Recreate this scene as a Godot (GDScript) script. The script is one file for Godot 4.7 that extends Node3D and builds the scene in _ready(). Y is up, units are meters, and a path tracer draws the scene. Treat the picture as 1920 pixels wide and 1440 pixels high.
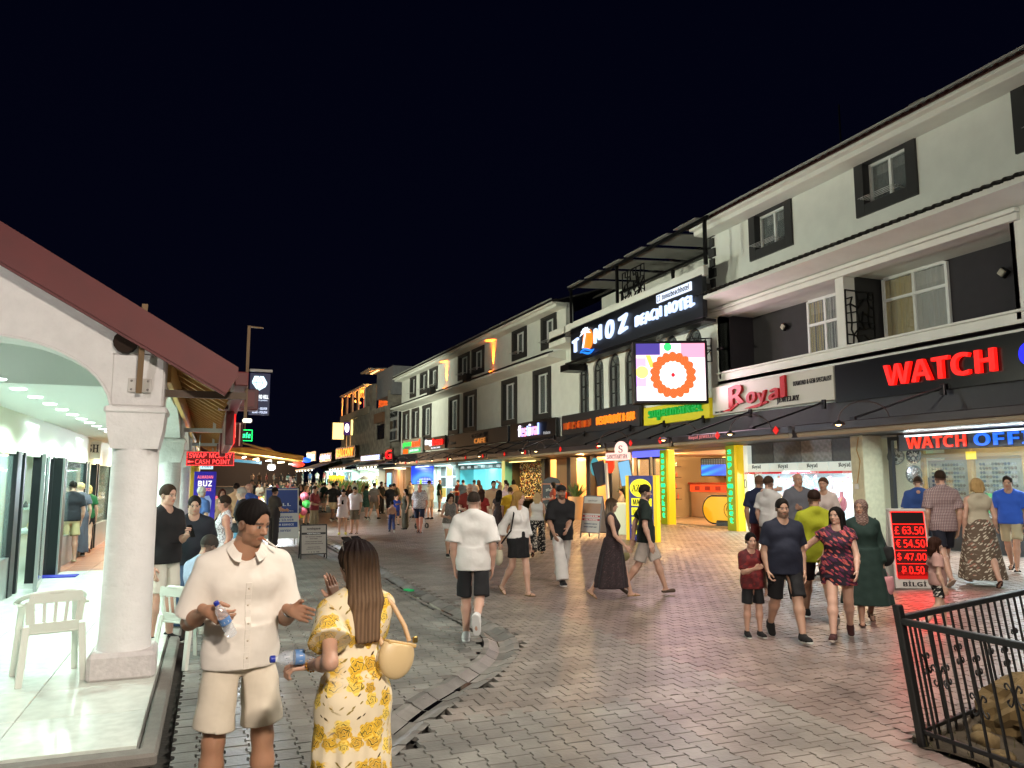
extends Node3D
const DEG:=PI/180.0
class Geo:
	var v:=PackedVector3Array()
	var n:=PackedVector3Array()
	var uv:=PackedVector2Array()
	func tri(a: Vector3,b: Vector3,c: Vector3) -> void:
		var m:=(b - a).cross(c - a).normalized()
		v.append(a); v.append(c); v.append(b)
		for i in 3: n.append(m)
		uv.append(Vector2(a.x+a.z,-a.y)); uv.append(Vector2(c.x+c.z,-c.y)); uv.append(Vector2(b.x+b.z,-b.y))
	func quad(a: Vector3,b: Vector3,c: Vector3,d: Vector3) -> void:
		var m:=(b - a).cross(c - a).normalized()
		for p in [a,c,b,a,d,c]:
			v.append(p); n.append(m)
		for q in [Vector2(0,1),Vector2(1,0),Vector2(1,1),Vector2(0,1),Vector2(0,0),Vector2(1,0)]: uv.append(q)
	func sq(a: Vector3,b: Vector3,c: Vector3,d: Vector3,na: Vector3,nb: Vector3,nc: Vector3,nd: Vector3) -> void:
		for p in [a,c,b,a,d,c]: v.append(p)
		for p in [na,nc,nb,na,nd,nc]: n.append(p)
		for q in [Vector2(0,1),Vector2(1,0),Vector2(1,1),Vector2(0,1),Vector2(0,0),Vector2(1,0)]: uv.append(q)
	func box(c: Vector3,s: Vector3,b:=Basis(),bev:=.0) -> Geo:
		var h:=s*.5
		var e:=bev
		if e<=.0:
			for ax in 3:
				for sg in [-1.0,1.0]:
					var u:=(ax+1) % 3
					var w:=(ax+2) % 3
					var q: Array[Vector3]=[]
					for k in [[-1,-1],[1,-1],[1,1],[-1,1]]:
						var p:=Vector3()
						p[ax]=sg*h[ax]
						p[u]=float(k[0])*h[u]*sg
						p[w]=float(k[1])*h[w]
						q.append(c+b*p)
					quad(q[0],q[1],q[2],q[3])
			return self
		e=minf(e,minf(h.x,minf(h.y,h.z))*.9)
		var f:=func(ax: int,sg: Array,on: int) -> Vector3:
			var p:=Vector3(sg[0]*(h.x - e),sg[1]*(h.y - e),sg[2]*(h.z - e))
			p[on]=sg[on]*h[on]
			return c+b*p
		for ax in 3:
			var u:=(ax+1) % 3
			var w:=(ax+2) % 3
			for sg in [-1.0,1.0]:
				var q: Array[Vector3]=[]
				for k in [[-1,-1],[1,-1],[1,1],[-1,1]]:
					var s3:=[.0,.0,.0]
					s3[ax]=sg; s3[u]=float(k[0])*sg; s3[w]=float(k[1])
					q.append(f.call(ax,s3,ax))
				quad(q[0],q[1],q[2],q[3])
			for su in [-1.0,1.0]:
				for sw in [-1.0,1.0]:
					var lo:=[.0,.0,.0]
					var hi:=[.0,.0,.0]
					lo[ax]=-1.0; hi[ax]=1.0
					lo[u]=su; hi[u]=su; lo[w]=sw; hi[w]=sw
					var p0: Vector3=f.call(ax,lo,u)
					var p1: Vector3=f.call(ax,hi,u)
					var p2: Vector3=f.call(ax,hi,w)
					var p3: Vector3=f.call(ax,lo,w)
					if su*sw>0: quad(p0,p3,p2,p1)
					else: quad(p0,p1,p2,p3)
		for sx in [-1.0,1.0]:
			for sy in [-1.0,1.0]:
				for sz in [-1.0,1.0]:
					var s3:=[sx,sy,sz]
					var p0: Vector3=f.call(0,s3,0)
					var p1: Vector3=f.call(0,s3,1)
					var p2: Vector3=f.call(0,s3,2)
					if sx*sy*sz>0: tri(p0,p1,p2)
					else: tri(p0,p2,p1)
		return self
	func tube(path: PackedVector3Array,r,sides:=8,caps:=true) -> Geo:
		var k:=path.size()
		var rings:=[]
		var nrm:=[]
		var up:=Vector3.UP
		for i in k:
			var t:=(path[mini(i+1,k - 1)] - path[maxi(i - 1,0)]).normalized()
			if i==0: up=Vector3.UP if absf(t.y)<.9 else Vector3.RIGHT
			var x:=t.cross(up).normalized()
			up=x.cross(t).normalized()
			var rr: float=r[i] if r is PackedFloat32Array or r is Array else r
			var ring:=PackedVector3Array()
			var nn:=PackedVector3Array()
			for j in sides:
				var a:=TAU*j/sides
				var d:=x*cos(a)+up*sin(a)
				ring.append(path[i]+d*rr); nn.append(d)
			rings.append(ring); nrm.append(nn)
		for i in k - 1:
			for j in sides:
				var j2:=(j+1) % sides
				sq(rings[i][j2],rings[i][j],rings[i+1][j],rings[i+1][j2],nrm[i][j2],nrm[i][j],nrm[i+1][j],nrm[i+1][j2])
		if caps:
			for j in range(1,sides - 1):
				tri(rings[0][0],rings[0][j],rings[0][j+1])
				tri(rings[k - 1][0],rings[k - 1][j+1],rings[k - 1][j])
		return self
	func rod(a: Vector3,b: Vector3,r: float,sides:=8) -> Geo:
		return tube(PackedVector3Array([a,b]),r,sides)
	func bar(a: Vector3,b: Vector3,w: float,h: float,bev:=.0) -> Geo:
		var z:=(b - a).normalized()
		var x:=Vector3.UP.cross(z).normalized() if absf(z.y)<.99 else Vector3.RIGHT
		var y:=z.cross(x)
		return box((a+b)*.5,Vector3(w,h,a.distance_to(b)),Basis(x,y,z),bev)
	func lathe(prof: PackedVector2Array,sides:=16,at:=Vector3(),b:=Basis()) -> Geo:
		for i in prof.size() - 1:
			var p:=prof[i]
			var q:=prof[i+1]
			var nl:=Vector2(q.y - p.y,p.x - q.x).normalized()
			for j in sides:
				var a0:=TAU*j/sides
				var a1:=TAU*(j+1)/sides
				var d0:=Vector3(cos(a0),0,sin(a0))
				var d1:=Vector3(cos(a1),0,sin(a1))
				var n0:=b*(d0*nl.x+Vector3.UP*nl.y)
				var n1:=b*(d1*nl.x+Vector3.UP*nl.y)
				sq(at+b*(d0*p.x+Vector3.UP*p.y),at+b*(d0*q.x+Vector3.UP*q.y),at+b*(d1*q.x+Vector3.UP*q.y),at+b*(d1*p.x+Vector3.UP*p.y),n0,n0,n1,n1)
		return self
	func ball(c: Vector3,r: Vector3,sides:=12) -> Geo:
		var rows:=sides/2
		for i in rows:
			for j in sides:
				var q: Array[Vector3]=[]
				var m: Array[Vector3]=[]
				for k in [[i,j],[i+1,j],[i+1,j+1],[i,j+1]]:
					var th: float=PI*k[0]/rows
					var ph: float=TAU*k[1]/sides
					var d:=Vector3(sin(th)*cos(ph),cos(th),sin(th)*sin(ph))
					q.append(c+d*r); m.append((d/r).normalized())
				sq(q[3],q[2],q[1],q[0],m[3],m[2],m[1],m[0])
		return self
	func prism(poly: PackedVector2Array,xf:=Transform3D(),depth:=.1,back:=true) -> Geo:
		var p:=poly
		if Geometry2D.is_polygon_clockwise(p): p.reverse()
		var idx:=Geometry2D.triangulate_polygon(p)
		for i in range(0,idx.size(),3):
			var a:=p[idx[i]]
			var b:=p[idx[i+1]]
			var c:=p[idx[i+2]]
			if (b - a).cross(c - a)<0:
				var t:=b
				b=c
				c=t
			tri(xf*Vector3(a.x,a.y,depth),xf*Vector3(b.x,b.y,depth),xf*Vector3(c.x,c.y,depth))
			if back: tri(xf*Vector3(a.x,a.y,0),xf*Vector3(c.x,c.y,0),xf*Vector3(b.x,b.y,0))
		for i in p.size():
			var a:=p[i]
			var b:=p[(i+1) % p.size()]
			quad(xf*Vector3(a.x,a.y,0),xf*Vector3(b.x,b.y,0),xf*Vector3(b.x,b.y,depth),xf*Vector3(a.x,a.y,depth))
		return self
	func sheet(a: Vector3,b: Vector3,c: Vector3,d: Vector3,thick: float) -> Geo:
		var m:=(b - a).cross(c - a).normalized()*thick
		quad(a,b,c,d)
		quad(a - m,d - m,c - m,b - m)
		quad(a,a - m,b - m,b); quad(b,b - m,c - m,c); quad(c,c - m,d - m,d); quad(d,d - m,a - m,a)
		return self
	func quad_mesh(r: float) -> ArrayMesh:
		quad(Vector3(-r,-r*.6,0),Vector3(r*.2,-r,.1),Vector3(r,r*.5,0),Vector3(-r*.3,r,-.1))
		return mesh()
	func mesh() -> ArrayMesh:
		var arr:=[]
		arr.resize(Mesh.ARRAY_MAX)
		arr[Mesh.ARRAY_VERTEX]=v
		arr[Mesh.ARRAY_NORMAL]=n
		arr[Mesh.ARRAY_TEX_UV]=uv
		var m:=ArrayMesh.new()
		m.add_surface_from_arrays(Mesh.PRIMITIVE_TRIANGLES,arr)
		return m
var taken:={}
func numbered(called: String) -> String:
	if not taken.has(called):
		taken[called]=0
		return called
	taken[called] += 1
	return "%s_%03d" % [called,taken[called]]
func tag(o: Node,label: String,category:="",group:="",kind:="") -> Node:
	if label: o.set_meta("label",label)
	if category: o.set_meta("category",category)
	if group: o.set_meta("group",group)
	if kind: o.set_meta("kind",kind)
	return o
func thing(called: String,label: String,category: String,at:=Vector3.ZERO,turn:=.0,group:="") -> Node3D:
	var o:=Node3D.new()
	o.name=numbered(called)
	add_child(o)
	o.position=at
	o.rotation.y=turn*DEG
	tag(o,label,category,group)
	return o
func part(parent: Node,called: String,g,m: Material,at:=Transform3D()) -> MeshInstance3D:
	var o:=MeshInstance3D.new()
	o.name=called
	o.mesh=g.mesh() if g is Geo else g
	if o.mesh is TextMesh or o.mesh is PrimitiveMesh: o.mesh.material=m
	else: o.mesh.surface_set_material(0,m)
	o.transform=at
	parent.add_child(o,true)
	return o
func piece(parent: Node,called: String,shared: Mesh,m: Material,at:=Transform3D()) -> MeshInstance3D:
	var o:=MeshInstance3D.new()
	o.name=called
	o.mesh=shared
	o.material_override=m
	o.transform=at
	parent.add_child(o,true)
	return o
func solo(called: String,g,m: Material,label: String,category: String,group:="",at:=Transform3D()) -> MeshInstance3D:
	var o:=part(self,numbered(called),g,m,at)
	tag(o,label,category,group)
	return o
func struct(called: String,g,m: Material) -> MeshInstance3D:
	var o:=part(self,numbered(called),g,m)
	o.set_meta("kind","structure")
	return o
func B(c: Vector3,s: Vector3,bev:=.0) -> Geo: return Geo.new().box(c,s,Basis(),bev)
func V(x: float,y: float,z: float) -> Vector3: return Vector3(x,y,z)
func T(at: Vector3,yaw:=.0) -> Transform3D: return Transform3D(Basis(Vector3.UP,yaw*DEG),at)
var mats:={}
var noise_soft: NoiseTexture2D
var noise_blotch: NoiseTexture2D
var noise_wall: NoiseTexture2D
var bump_fine: NoiseTexture2D
var bump_wall: NoiseTexture2D
var bump_cloth: NoiseTexture2D
func make_noise(freq: float,lo: float,normal: bool,strength:=4.0,kind:=FastNoiseLite.TYPE_SIMPLEX_SMOOTH,sd:=3,oct:=4) -> NoiseTexture2D:
	var f:=FastNoiseLite.new()
	f.noise_type=kind
	f.frequency=freq
	f.fractal_octaves=oct
	f.seed=sd
	var t:=NoiseTexture2D.new()
	t.width=512
	t.height=512
	t.seamless=true
	t.noise=f
	if normal:
		t.as_normal_map=true
		t.bump_strength=strength
	else:
		var g:=Gradient.new()
		g.set_color(0,Color(lo,lo,lo))
		g.set_color(1,Color(1,1,1))
		t.color_ramp=g
	return t
func make_textures() -> void:
	noise_soft=make_noise(.012,.9,false)
	noise_blotch=make_noise(.006,.72,false,1,FastNoiseLite.TYPE_PERLIN,8,6)
	noise_wall=make_noise(.01,.955,false,1,FastNoiseLite.TYPE_SIMPLEX_SMOOTH,21,5)
	bump_fine=make_noise(.08,0,true,1.6)
	bump_wall=make_noise(.02,0,true,3.0,FastNoiseLite.TYPE_PERLIN,5,5)
	bump_cloth=make_noise(.011,0,true,6.0,FastNoiseLite.TYPE_SIMPLEX_SMOOTH,11,2)
func M(c: Color,rough:=.7,metal:=.0) -> StandardMaterial3D:
	var key:="%s %.2f %.2f" % [c.to_html(),rough,metal]
	if not mats.has(key):
		var m:=StandardMaterial3D.new()
		m.albedo_color=c
		m.roughness=rough
		m.metallic=metal
		mats[key]=m
	return mats[key]
func MN(c: Color,rough:=.8,scale:=.5,bump: Texture2D=null,amount:=.4,tone: Texture2D=null,bscale:=-1.0) -> StandardMaterial3D:
	var key:="n %s %.2f %.2f %s %.2f %s" % [c.to_html(),rough,scale,str(bump),amount,str(tone)]
	if not mats.has(key):
		var m:=StandardMaterial3D.new()
		m.albedo_color=c
		m.roughness=rough
		m.albedo_texture=tone if tone else noise_soft
		m.uv1_triplanar=true
		m.uv1_world_triplanar=true
		m.uv1_scale=Vector3.ONE*scale
		if bump:
			m.normal_enabled=true
			m.normal_texture=bump
			m.normal_scale=amount
		mats[key]=m
	return mats[key]
func E(c: Color,energy:=1.0,base:=Color(.1,.1,.1)) -> StandardMaterial3D:
	var key:="e %s %.2f %s" % [c.to_html(),energy,base.to_html()]
	if not mats.has(key):
		var m:=StandardMaterial3D.new()
		m.albedo_color=base
		m.roughness=.5
		m.emission_enabled=true
		m.emission=c
		m.emission_energy_multiplier=energy
		mats[key]=m
	return mats[key]
func GL(c:=Color(.9,.95,1.0),alpha:=.06) -> StandardMaterial3D:
	var key:="g %s %.2f" % [c.to_html(),alpha]
	if not mats.has(key):
		var m:=StandardMaterial3D.new()
		m.albedo_color=Color(c.r,c.g,c.b,alpha)
		m.roughness=.03
		m.transparency=BaseMaterial3D.TRANSPARENCY_ALPHA
		mats[key]=m
	return mats[key]
func img_mat(im: Image,glow:=.0,rough:=.5) -> StandardMaterial3D:
	var t:=ImageTexture.create_from_image(im)
	var m:=StandardMaterial3D.new()
	m.albedo_texture=t
	m.roughness=rough
	m.texture_repeat=false
	if glow>.0:
		m.albedo_color=Color(.15,.15,.15)
		m.emission_enabled=true
		m.emission=Color.BLACK
		m.emission_texture=t
		m.emission_energy_multiplier=glow
	return m
var fonts:={}
func font(kind: String) -> Font:
	if not fonts.has(kind):
		var f:=SystemFont.new()
		f.font_names=PackedStringArray(["Droid Serif" if kind.begins_with("serif") else "Droid Sans Mono" if kind.begins_with("mono") else "Droid Sans"])
		if kind.ends_with("bold"): f.font_weight=700
		if kind.ends_with("slant"):
			var fv:=FontVariation.new()
			f.font_weight=700
			fv.base_font=f
			fv.variation_transform=Transform2D(Vector2(1,0),Vector2(.25,1),Vector2())
			fonts[kind]=fv
			return fv
		fonts[kind]=f
	return fonts[kind]
func text_mesh(s: String,kind:="sansbold",depth:=.03,curve:=1.0) -> TextMesh:
	var t:=TextMesh.new()
	t.text=s
	t.font=font(kind)
	t.font_size=64
	t.pixel_size=.01
	t.depth=depth
	t.curve_step=curve
	return t
func words(parent: Node,called: String,s: String,m: Material,at: Transform3D,w: float,h: float,depth:=.02,kind:="sansbold") -> MeshInstance3D:
	var t:=text_mesh(s,kind,.2)
	var bb:=t.get_aabb()
	var k:=Vector3(w/maxf(bb.size.x,.01),h/maxf(bb.size.y,.01),depth/.2)
	var o:=MeshInstance3D.new()
	o.name=called
	o.mesh=t
	t.material=m
	o.transform=at*Transform3D(Basis.from_scale(k),-(bb.position+bb.size*.5)*k+Vector3(0,0,depth*.5))
	parent.add_child(o,true)
	return o
func letters(parent: Node,s: String,mlist: Array,at: Transform3D,w: float,h: float,depth:=.06,kind:="sansbold",called:="letter") -> void:
	var full:=text_mesh(s,kind,.2)
	var fb:=full.get_aabb()
	var kx:=w/fb.size.x
	var ky:=h/fb.size.y
	var f:=font(kind)
	var pen:=.0
	var total:=f.get_string_size(s,HORIZONTAL_ALIGNMENT_LEFT,-1,64).x*.01
	for i in s.length():
		var ch:=s[i]
		var adv:=f.get_string_size(ch,HORIZONTAL_ALIGNMENT_LEFT,-1,64).x*.01
		if ch != " ":
			var t:=text_mesh(ch,kind,.2)
			var m: Material=mlist[i % mlist.size()]
			t.material=m
			var bb:=t.get_aabb()
			var cx:=pen+adv*.5 - total*.5
			var o:=MeshInstance3D.new()
			o.name=called
			o.mesh=t
			o.transform=at*Transform3D(Basis.from_scale(Vector3(kx,ky,depth/.2)),Vector3((cx - bb.position.x - bb.size.x*.5)*kx,-(fb.position.y+fb.size.y*.5)*ky,depth*.5))
			parent.add_child(o,true)
		pen += adv
func omni(parent: Node,at: Vector3,c: Color,e: float,size:=.08) -> void:
	var l:=OmniLight3D.new()
	l.light_color=c
	l.light_energy=e
	l.light_size=size
	l.omni_range=60.0
	l.omni_attenuation=2.0
	l.shadow_enabled=true
	l.position=at
	l.name="light"
	parent.add_child(l,true)
func spot(parent: Node,at: Vector3,dir: Vector3,c: Color,e: float,angle: float,size:=.08,soft:=.6) -> void:
	var l:=SpotLight3D.new()
	l.light_color=c
	l.light_energy=e
	l.light_size=size
	l.spot_range=80.0
	l.spot_angle=angle
	l.spot_attenuation=2.0
	l.spot_angle_attenuation=soft
	l.shadow_enabled=true
	l.name="light"
	var z:=-dir.normalized()
	var x:=(Vector3.UP if absf(z.y)<.95 else Vector3.RIGHT).cross(z).normalized()
	l.transform=Transform3D(Basis(x,z.cross(x),z),at)
	parent.add_child(l,true)
func area(parent: Node,at: Vector3,dir: Vector3,size: Vector2,c: Color,e: float) -> void:
	var l:=AreaLight3D.new()
	l.light_color=c
	l.light_energy=e
	l.area_size=size
	l.area_range=60.0
	l.shadow_enabled=true
	l.name="light"
	var z:=-dir.normalized()
	var x:=(Vector3.UP if absf(z.y)<.95 else Vector3.RIGHT).cross(z).normalized()
	l.transform=Transform3D(Basis(x,z.cross(x),z),at)
	parent.add_child(l,true)
func lin(r: float,g: float,b: float) -> Color: return Color(r,g,b).linear_to_srgb()
func rnd(r: RandomNumberGenerator,a: float,b: float) -> float: return r.randf_range(a,b)
func seeded(k: int) -> RandomNumberGenerator:
	var r:=RandomNumberGenerator.new()
	r.seed=k
	return r
func rise(x: float) -> float: return .15*smoothstep(7.0,11.5,x)
func _ready() -> void:
	var cam:=Camera3D.new()
	cam.name="camera"
	cam.fov=2.0*rad_to_deg(atan(720.0/1450.0))
	cam.near=.1
	cam.far=900.0
	cam.transform=Transform3D(Basis(Vector3.UP,-21.14*DEG)*Basis(Vector3.RIGHT,atan(180.0/1450.0)),V(0,1.88,0))
	cam.current=true
	add_child(cam)
	var we:=WorldEnvironment.new()
	we.name="world_environment"
	var env:=Environment.new()
	env.background_mode=Environment.BG_SKY
	var sky:=ProceduralSkyMaterial.new()
	sky.sky_top_color=Color(.004,.006,.036)
	sky.sky_horizon_color=Color(.012,.014,.05)
	sky.sky_curve=.25
	sky.ground_bottom_color=Color(.01,.01,.012)
	sky.ground_horizon_color=Color(.012,.014,.03)
	env.sky=Sky.new()
	env.sky.sky_material=sky
	env.tonemap_mode=Environment.TONE_MAPPER_LINEAR
	env.tonemap_exposure=1.6
	env.sdfgi_enabled=true
	env.ssao_enabled=true
	env.ssil_enabled=true
	we.environment=env
	add_child(we)
	make_textures()
	build_ground()
	build_right()
	build_left()
	build_far()
	build_props()
	build_people()
# ================================================================ the right-hand row of buildings
var white_wall: Material
var dark_trim: Material
var dark_panel: Material
var tile_dark: Material
var tile_red: Material
var frame_white: Material
var glass: Material
var black_metal: Material
var canopy_cloth: Material
func wallh(g: Geo,x0: float,x1: float,y0: float,y1: float,zf: float,th: float,holes: Array) -> void:
	var ys:=[y0,y1]
	for h: Rect2 in holes:
		for y in [h.position.y,h.end.y]:
			if y>y0 and y<y1 and not ys.has(y): ys.append(y)
	ys.sort()
	for i in ys.size() - 1:
		var cuts:=[]
		for h: Rect2 in holes:
			if h.position.y<ys[i]+.001 and h.end.y>ys[i+1] - .001: cuts.append([h.position.x,h.end.x])
		cuts.sort()
		var x:=x0
		for c in cuts+[[x1,x1]]:
			if c[0]>x+.001: g.box(V((x+c[0])*.5,(ys[i]+ys[i+1])*.5,zf - th*.5),V(c[0] - x,ys[i+1] - ys[i],th))
			x=maxf(x,c[1])
func curtain_geo(w: float,h: float,folds: int,depth:=.035) -> Geo:
	var g:=Geo.new()
	var n:=folds*6
	for i in n:
		var a:=float(i)/n
		var b:=float(i+1)/n
		var za:=sin(a*folds*TAU)*depth+sin(a*folds*2.3)*depth*.6
		var zb:=sin(b*folds*TAU)*depth+sin(b*folds*2.3)*depth*.6
		var na:=Vector3(-cos(a*folds*TAU)*.8,0,1).normalized()
		var nb:=Vector3(-cos(b*folds*TAU)*.8,0,1).normalized()
		g.sq(V((a - .5)*w,0,za),V((b - .5)*w,0,zb),V((b - .5)*w,h,zb),V((a - .5)*w,h,za),na,nb,nb,na)
	return g
func facade_window(p: Node3D,x0: float,x1: float,y0: float,y1: float,kind:="tall",lit:=false) -> void:
	var w:=x1 - x0
	var h:=y1 - y0
	var cx:=(x0+x1)*.5
	var bl:=minf(.3,w*.17)
	var g:=Geo.new()
	g.box(V(x0+bl*.5,(y0+y1)*.5,-.1),V(bl,h,.34),Basis(),.008)
	g.box(V(x1 - bl*.5,(y0+y1)*.5,-.1),V(bl,h,.34),Basis(),.008)
	g.box(V(cx,y1 - bl*.4,-.1),V(w - bl*2,bl*.8,.335),Basis(),.008)
	g.box(V(cx,y0+bl*.5,-.1),V(w - bl*2,bl,.335),Basis(),.008)
	var s:=part(p,"window",g,dark_trim)
	var iw:=w - bl*2
	var ih:=h - bl*1.8
	var iy:=y0+bl
	var f:=Geo.new()
	var t:=.07
	f.box(V(cx - iw*.5+t*.5,iy+ih*.5,-.2),V(t,ih,.07))
	f.box(V(cx+iw*.5 - t*.5,iy+ih*.5,-.2),V(t,ih,.07))
	f.box(V(cx,iy+ih - t*.5,-.2),V(iw - t*2,t,.068))
	f.box(V(cx,iy+t*.5,-.2),V(iw - t*2,t,.068))
	f.box(V(cx,iy+ih*.5,-.2),V(t*1.2,ih - t*2,.066))
	part(s,"frame",f,frame_white)
	part(s,"pane",B(V(cx,iy+ih*.5,-.205),V(iw - .04,ih - .04,.012)),glass)
	part(s,"curtain",curtain_geo(iw,ih,9),M(Color(.2,.2,.19),.9),Transform3D(Basis(),V(cx,iy,-.3)))
	part(s,"backing",B(V(cx,iy+ih*.5,-.42),V(w,h,.04)),M(Color(.05,.05,.055)))
	if kind=="rail":
		var r:=Geo.new()
		for k in 4: r.rod(V(cx - iw*.42,iy+.06,.12+k*.09),V(cx+iw*.42,iy+.06,.12+k*.09),.008,5)
		for k in [-1.0,1.0]: r.rod(V(cx+k*iw*.38,iy+.05,-.1),V(cx+k*iw*.38,iy+.055,.42),.01,5)
		part(s,"drying_rack",r,M(Color(.75,.75,.74),.4,.6))
func eave_tiles(p: Node3D,x0: float,x1: float,y: float,z: float,m: Material,slope:=.35,rows:=1) -> void:
	var g:=Geo.new()
	var pitch:=.24
	for k in 7:
		var a0:=PI*k/7.0
		var a1:=PI*(k+1)/7.0
		var r:=.085
		var p0:=V(-cos(a0)*r,sin(a0)*r*.9,0)
		var p1:=V(-cos(a1)*r,sin(a1)*r*.9,0)
		var bk:=V(0,slope*.42,-.42)
		g.quad(p1,p0,p0+bk,p1+bk)
		g.quad(p0,p1,p1*.82,p0*.82)
	g.quad(V(.085,.012,0),V(.085,.012,-.42)+V(0,slope*.42,0),V(.155,.012,-.42)+V(0,slope*.42,0),V(.155,.012,0))
	g.quad(V(.085,.0,0),V(.155,.0,0),V(.155,.012,0),V(.085,.012,0))
	var me:=g.mesh()
	var n:=int((x1 - x0)/pitch)
	for i in n: piece(p,"tile",me,m,Transform3D(Basis(),V(x0+(i+.5)*pitch,y,z)))
func facade(p: Node3D,x0: float,x1: float,holes: Array,red: bool,nw:=.0) -> void:
	var g:=Geo.new()
	wallh(g,x0,x1,4.9 if nw==.0 else nw,10.62,.0,.4,holes)
	part(p,"wall",g,white_wall)
	var L:=Geo.new()
	L.prism(PackedVector2Array([Vector2(.002,7.74),Vector2(.98,7.86),Vector2(.98,7.96),Vector2(.002,8.3)]),Transform3D(Basis(V(0,0,1),V(0,1,0),V(-1,0,0)),V(x1,0,0)),x1 - x0)
	part(p,"ledge",L,white_wall)
	var lt:=Node3D.new()
	lt.name="ledge_roof"
	p.add_child(lt,true)
	eave_tiles(lt,x0,x1,8.0,1.03,tile_dark,.3)
	var ev:=Geo.new()
	ev.box(V((x0+x1)*.5,10.4,.32),V(x1 - x0+.3,.16,.62),Basis(),.02)
	ev.box(V((x0+x1)*.5,10.52,.4),V(x1 - x0+.3,.09,.84),Basis(),.02)
	part(p,"cornice",ev,white_wall)
	var rf:=Geo.new()
	rf.sheet(V(x0 - .15,10.6,.8),V(x1+.15,10.6,.8),V(x1+.15,12.6,-5.5),V(x0 - .15,12.6,-5.5),.06)
	var roof:=part(p,"roof",rf,tile_red if red else tile_dark)
	eave_tiles(roof,x0 - .1,x1+.1,10.58,.86,tile_red if red else tile_dark,.36)
	var gt:=Geo.new()
	gt.bar(V(x0,10.72,.8),V(x1,10.72,.8),.07,.06)
	part(roof,"gutter",gt,M(Color(.62,.62,.6),.5))
func shop_room(p: Node3D,z0: float,z1: float,xf: float,depth: float,h: float,wallm: Material,floorm: Material,ceilm: Material) -> void:
	var cx:=(z0+z1)*.5
	var w:=z1 - z0
	part(p,"shop_floor",B(V(cx,.1,xf - depth*.5),V(w - .01,.1,depth)),floorm)
	var g:=Geo.new()
	g.box(V(cx,h*.5,xf - depth - .05),V(w,h,.1))
	g.box(V(z0+.06,h*.5,xf - depth*.5),V(.12,h - .002,depth))
	g.box(V(z1 - .06,h*.5,xf - depth*.5),V(.12,h - .002,depth))
	part(p,"shop_wall",g,wallm)
	part(p,"shop_ceiling",B(V(cx,h+.05,xf - depth*.5),V(w,.1,depth+.1)),ceilm)
func ceiling_panel(p: Node3D,z0: float,z1: float,xf: float,depth: float,y: float,c: Color,e: float,glow:=1.5) -> void:
	var w:=z1 - z0
	part(p,"ceiling_light_panel",B(V((z0+z1)*.5,y,xf - depth*.5),V(w*.8,.03,depth*.5)),E(c,glow))
	area(p,V((z0+z1)*.5,y - .04,xf - depth*.5),Vector3.DOWN,Vector2(w*.8,depth*.5),c,e)
func front_strip(p: Node3D,z0: float,z1: float,xf: float,y: float,c: Color,e: float,glow:=2.0) -> void:
	part(p,"strip_lamp",B(V((z0+z1)*.5,y,xf+.1),V((z1 - z0)*.85,.035,.07)),E(c,glow))
	area(p,V((z0+z1)*.5,y - .05,xf+.14),V(0,-1,.55),Vector2((z1 - z0)*.85,.1),c,e)
func bottle_rows(p: Node3D,called: String,at: Vector3,w: float,rows: Array,per: int,sd: int,cols: Array,h:=.28) -> void:
	var r:=seeded(sd)
	var g:=Geo.new()
	g.lathe(PackedVector2Array([Vector2(.001,0),Vector2(.036,0),Vector2(.036,.17),Vector2(.014,.21),Vector2(.014,.28),Vector2(.001,.28)]),8)
	var mm:=MultiMesh.new()
	mm.transform_format=MultiMesh.TRANSFORM_3D
	mm.use_colors=true
	mm.mesh=g.mesh()
	mm.instance_count=rows.size()*per
	var i:=0
	for y in rows:
		for k in per:
			var s:=h/.28*rnd(r,.8,1.15)
			mm.set_instance_transform(i,Transform3D(Basis.from_scale(V(s*1.1,s,s*1.1)),at+V((float(k)+rnd(r,.25,.75))/per*w - w*.5,y,rnd(r,-.04,.06))))
			mm.set_instance_color(i,cols[r.randi() % cols.size()])
			i += 1
	var m:=StandardMaterial3D.new()
	m.vertex_color_use_as_albedo=true
	m.roughness=.15
	mm.mesh.surface_set_material(0,m)
	var o:=MultiMeshInstance3D.new()
	o.name=called
	o.multimesh=mm
	o.set_meta("kind","stuff")
	p.add_child(o,true)
func scatter(p: Node3D,called: String,me: Mesh,m: StandardMaterial3D,xfs: Array,cols: Array) -> void:
	var mm:=MultiMesh.new()
	mm.transform_format=MultiMesh.TRANSFORM_3D
	mm.use_colors=cols.size()>0
	mm.mesh=me
	mm.instance_count=xfs.size()
	for i in xfs.size():
		mm.set_instance_transform(i,xfs[i])
		if cols.size(): mm.set_instance_color(i,cols[i % cols.size()])
	m.vertex_color_use_as_albedo=cols.size()>0
	me.surface_set_material(0,m)
	var o:=MultiMeshInstance3D.new()
	o.name=called
	o.multimesh=mm
	o.set_meta("kind","stuff")
	p.add_child(o,true)
func face(z: float,y: float,x: float) -> Transform3D:
	return Transform3D(Basis(Vector3.UP,-90*DEG),V(x,y,z))
func board(called: String,z0: float,z1: float,y0: float,y1: float,x: float,m: Material,label: String,th:=.14,turn:=-90.0) -> Node3D:
	var o:=thing(called,label,"sign",V(x,0,(z0+z1)*.5),turn)
	part(o,"panel",B(V(0,(y0+y1)*.5,-th*.5),V(z1 - z0,y1 - y0,th),.012),m)
	return o
func on(x: float,y: float,z:=.012) -> Transform3D: return Transform3D(Basis(),V(x,y,z))
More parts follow.
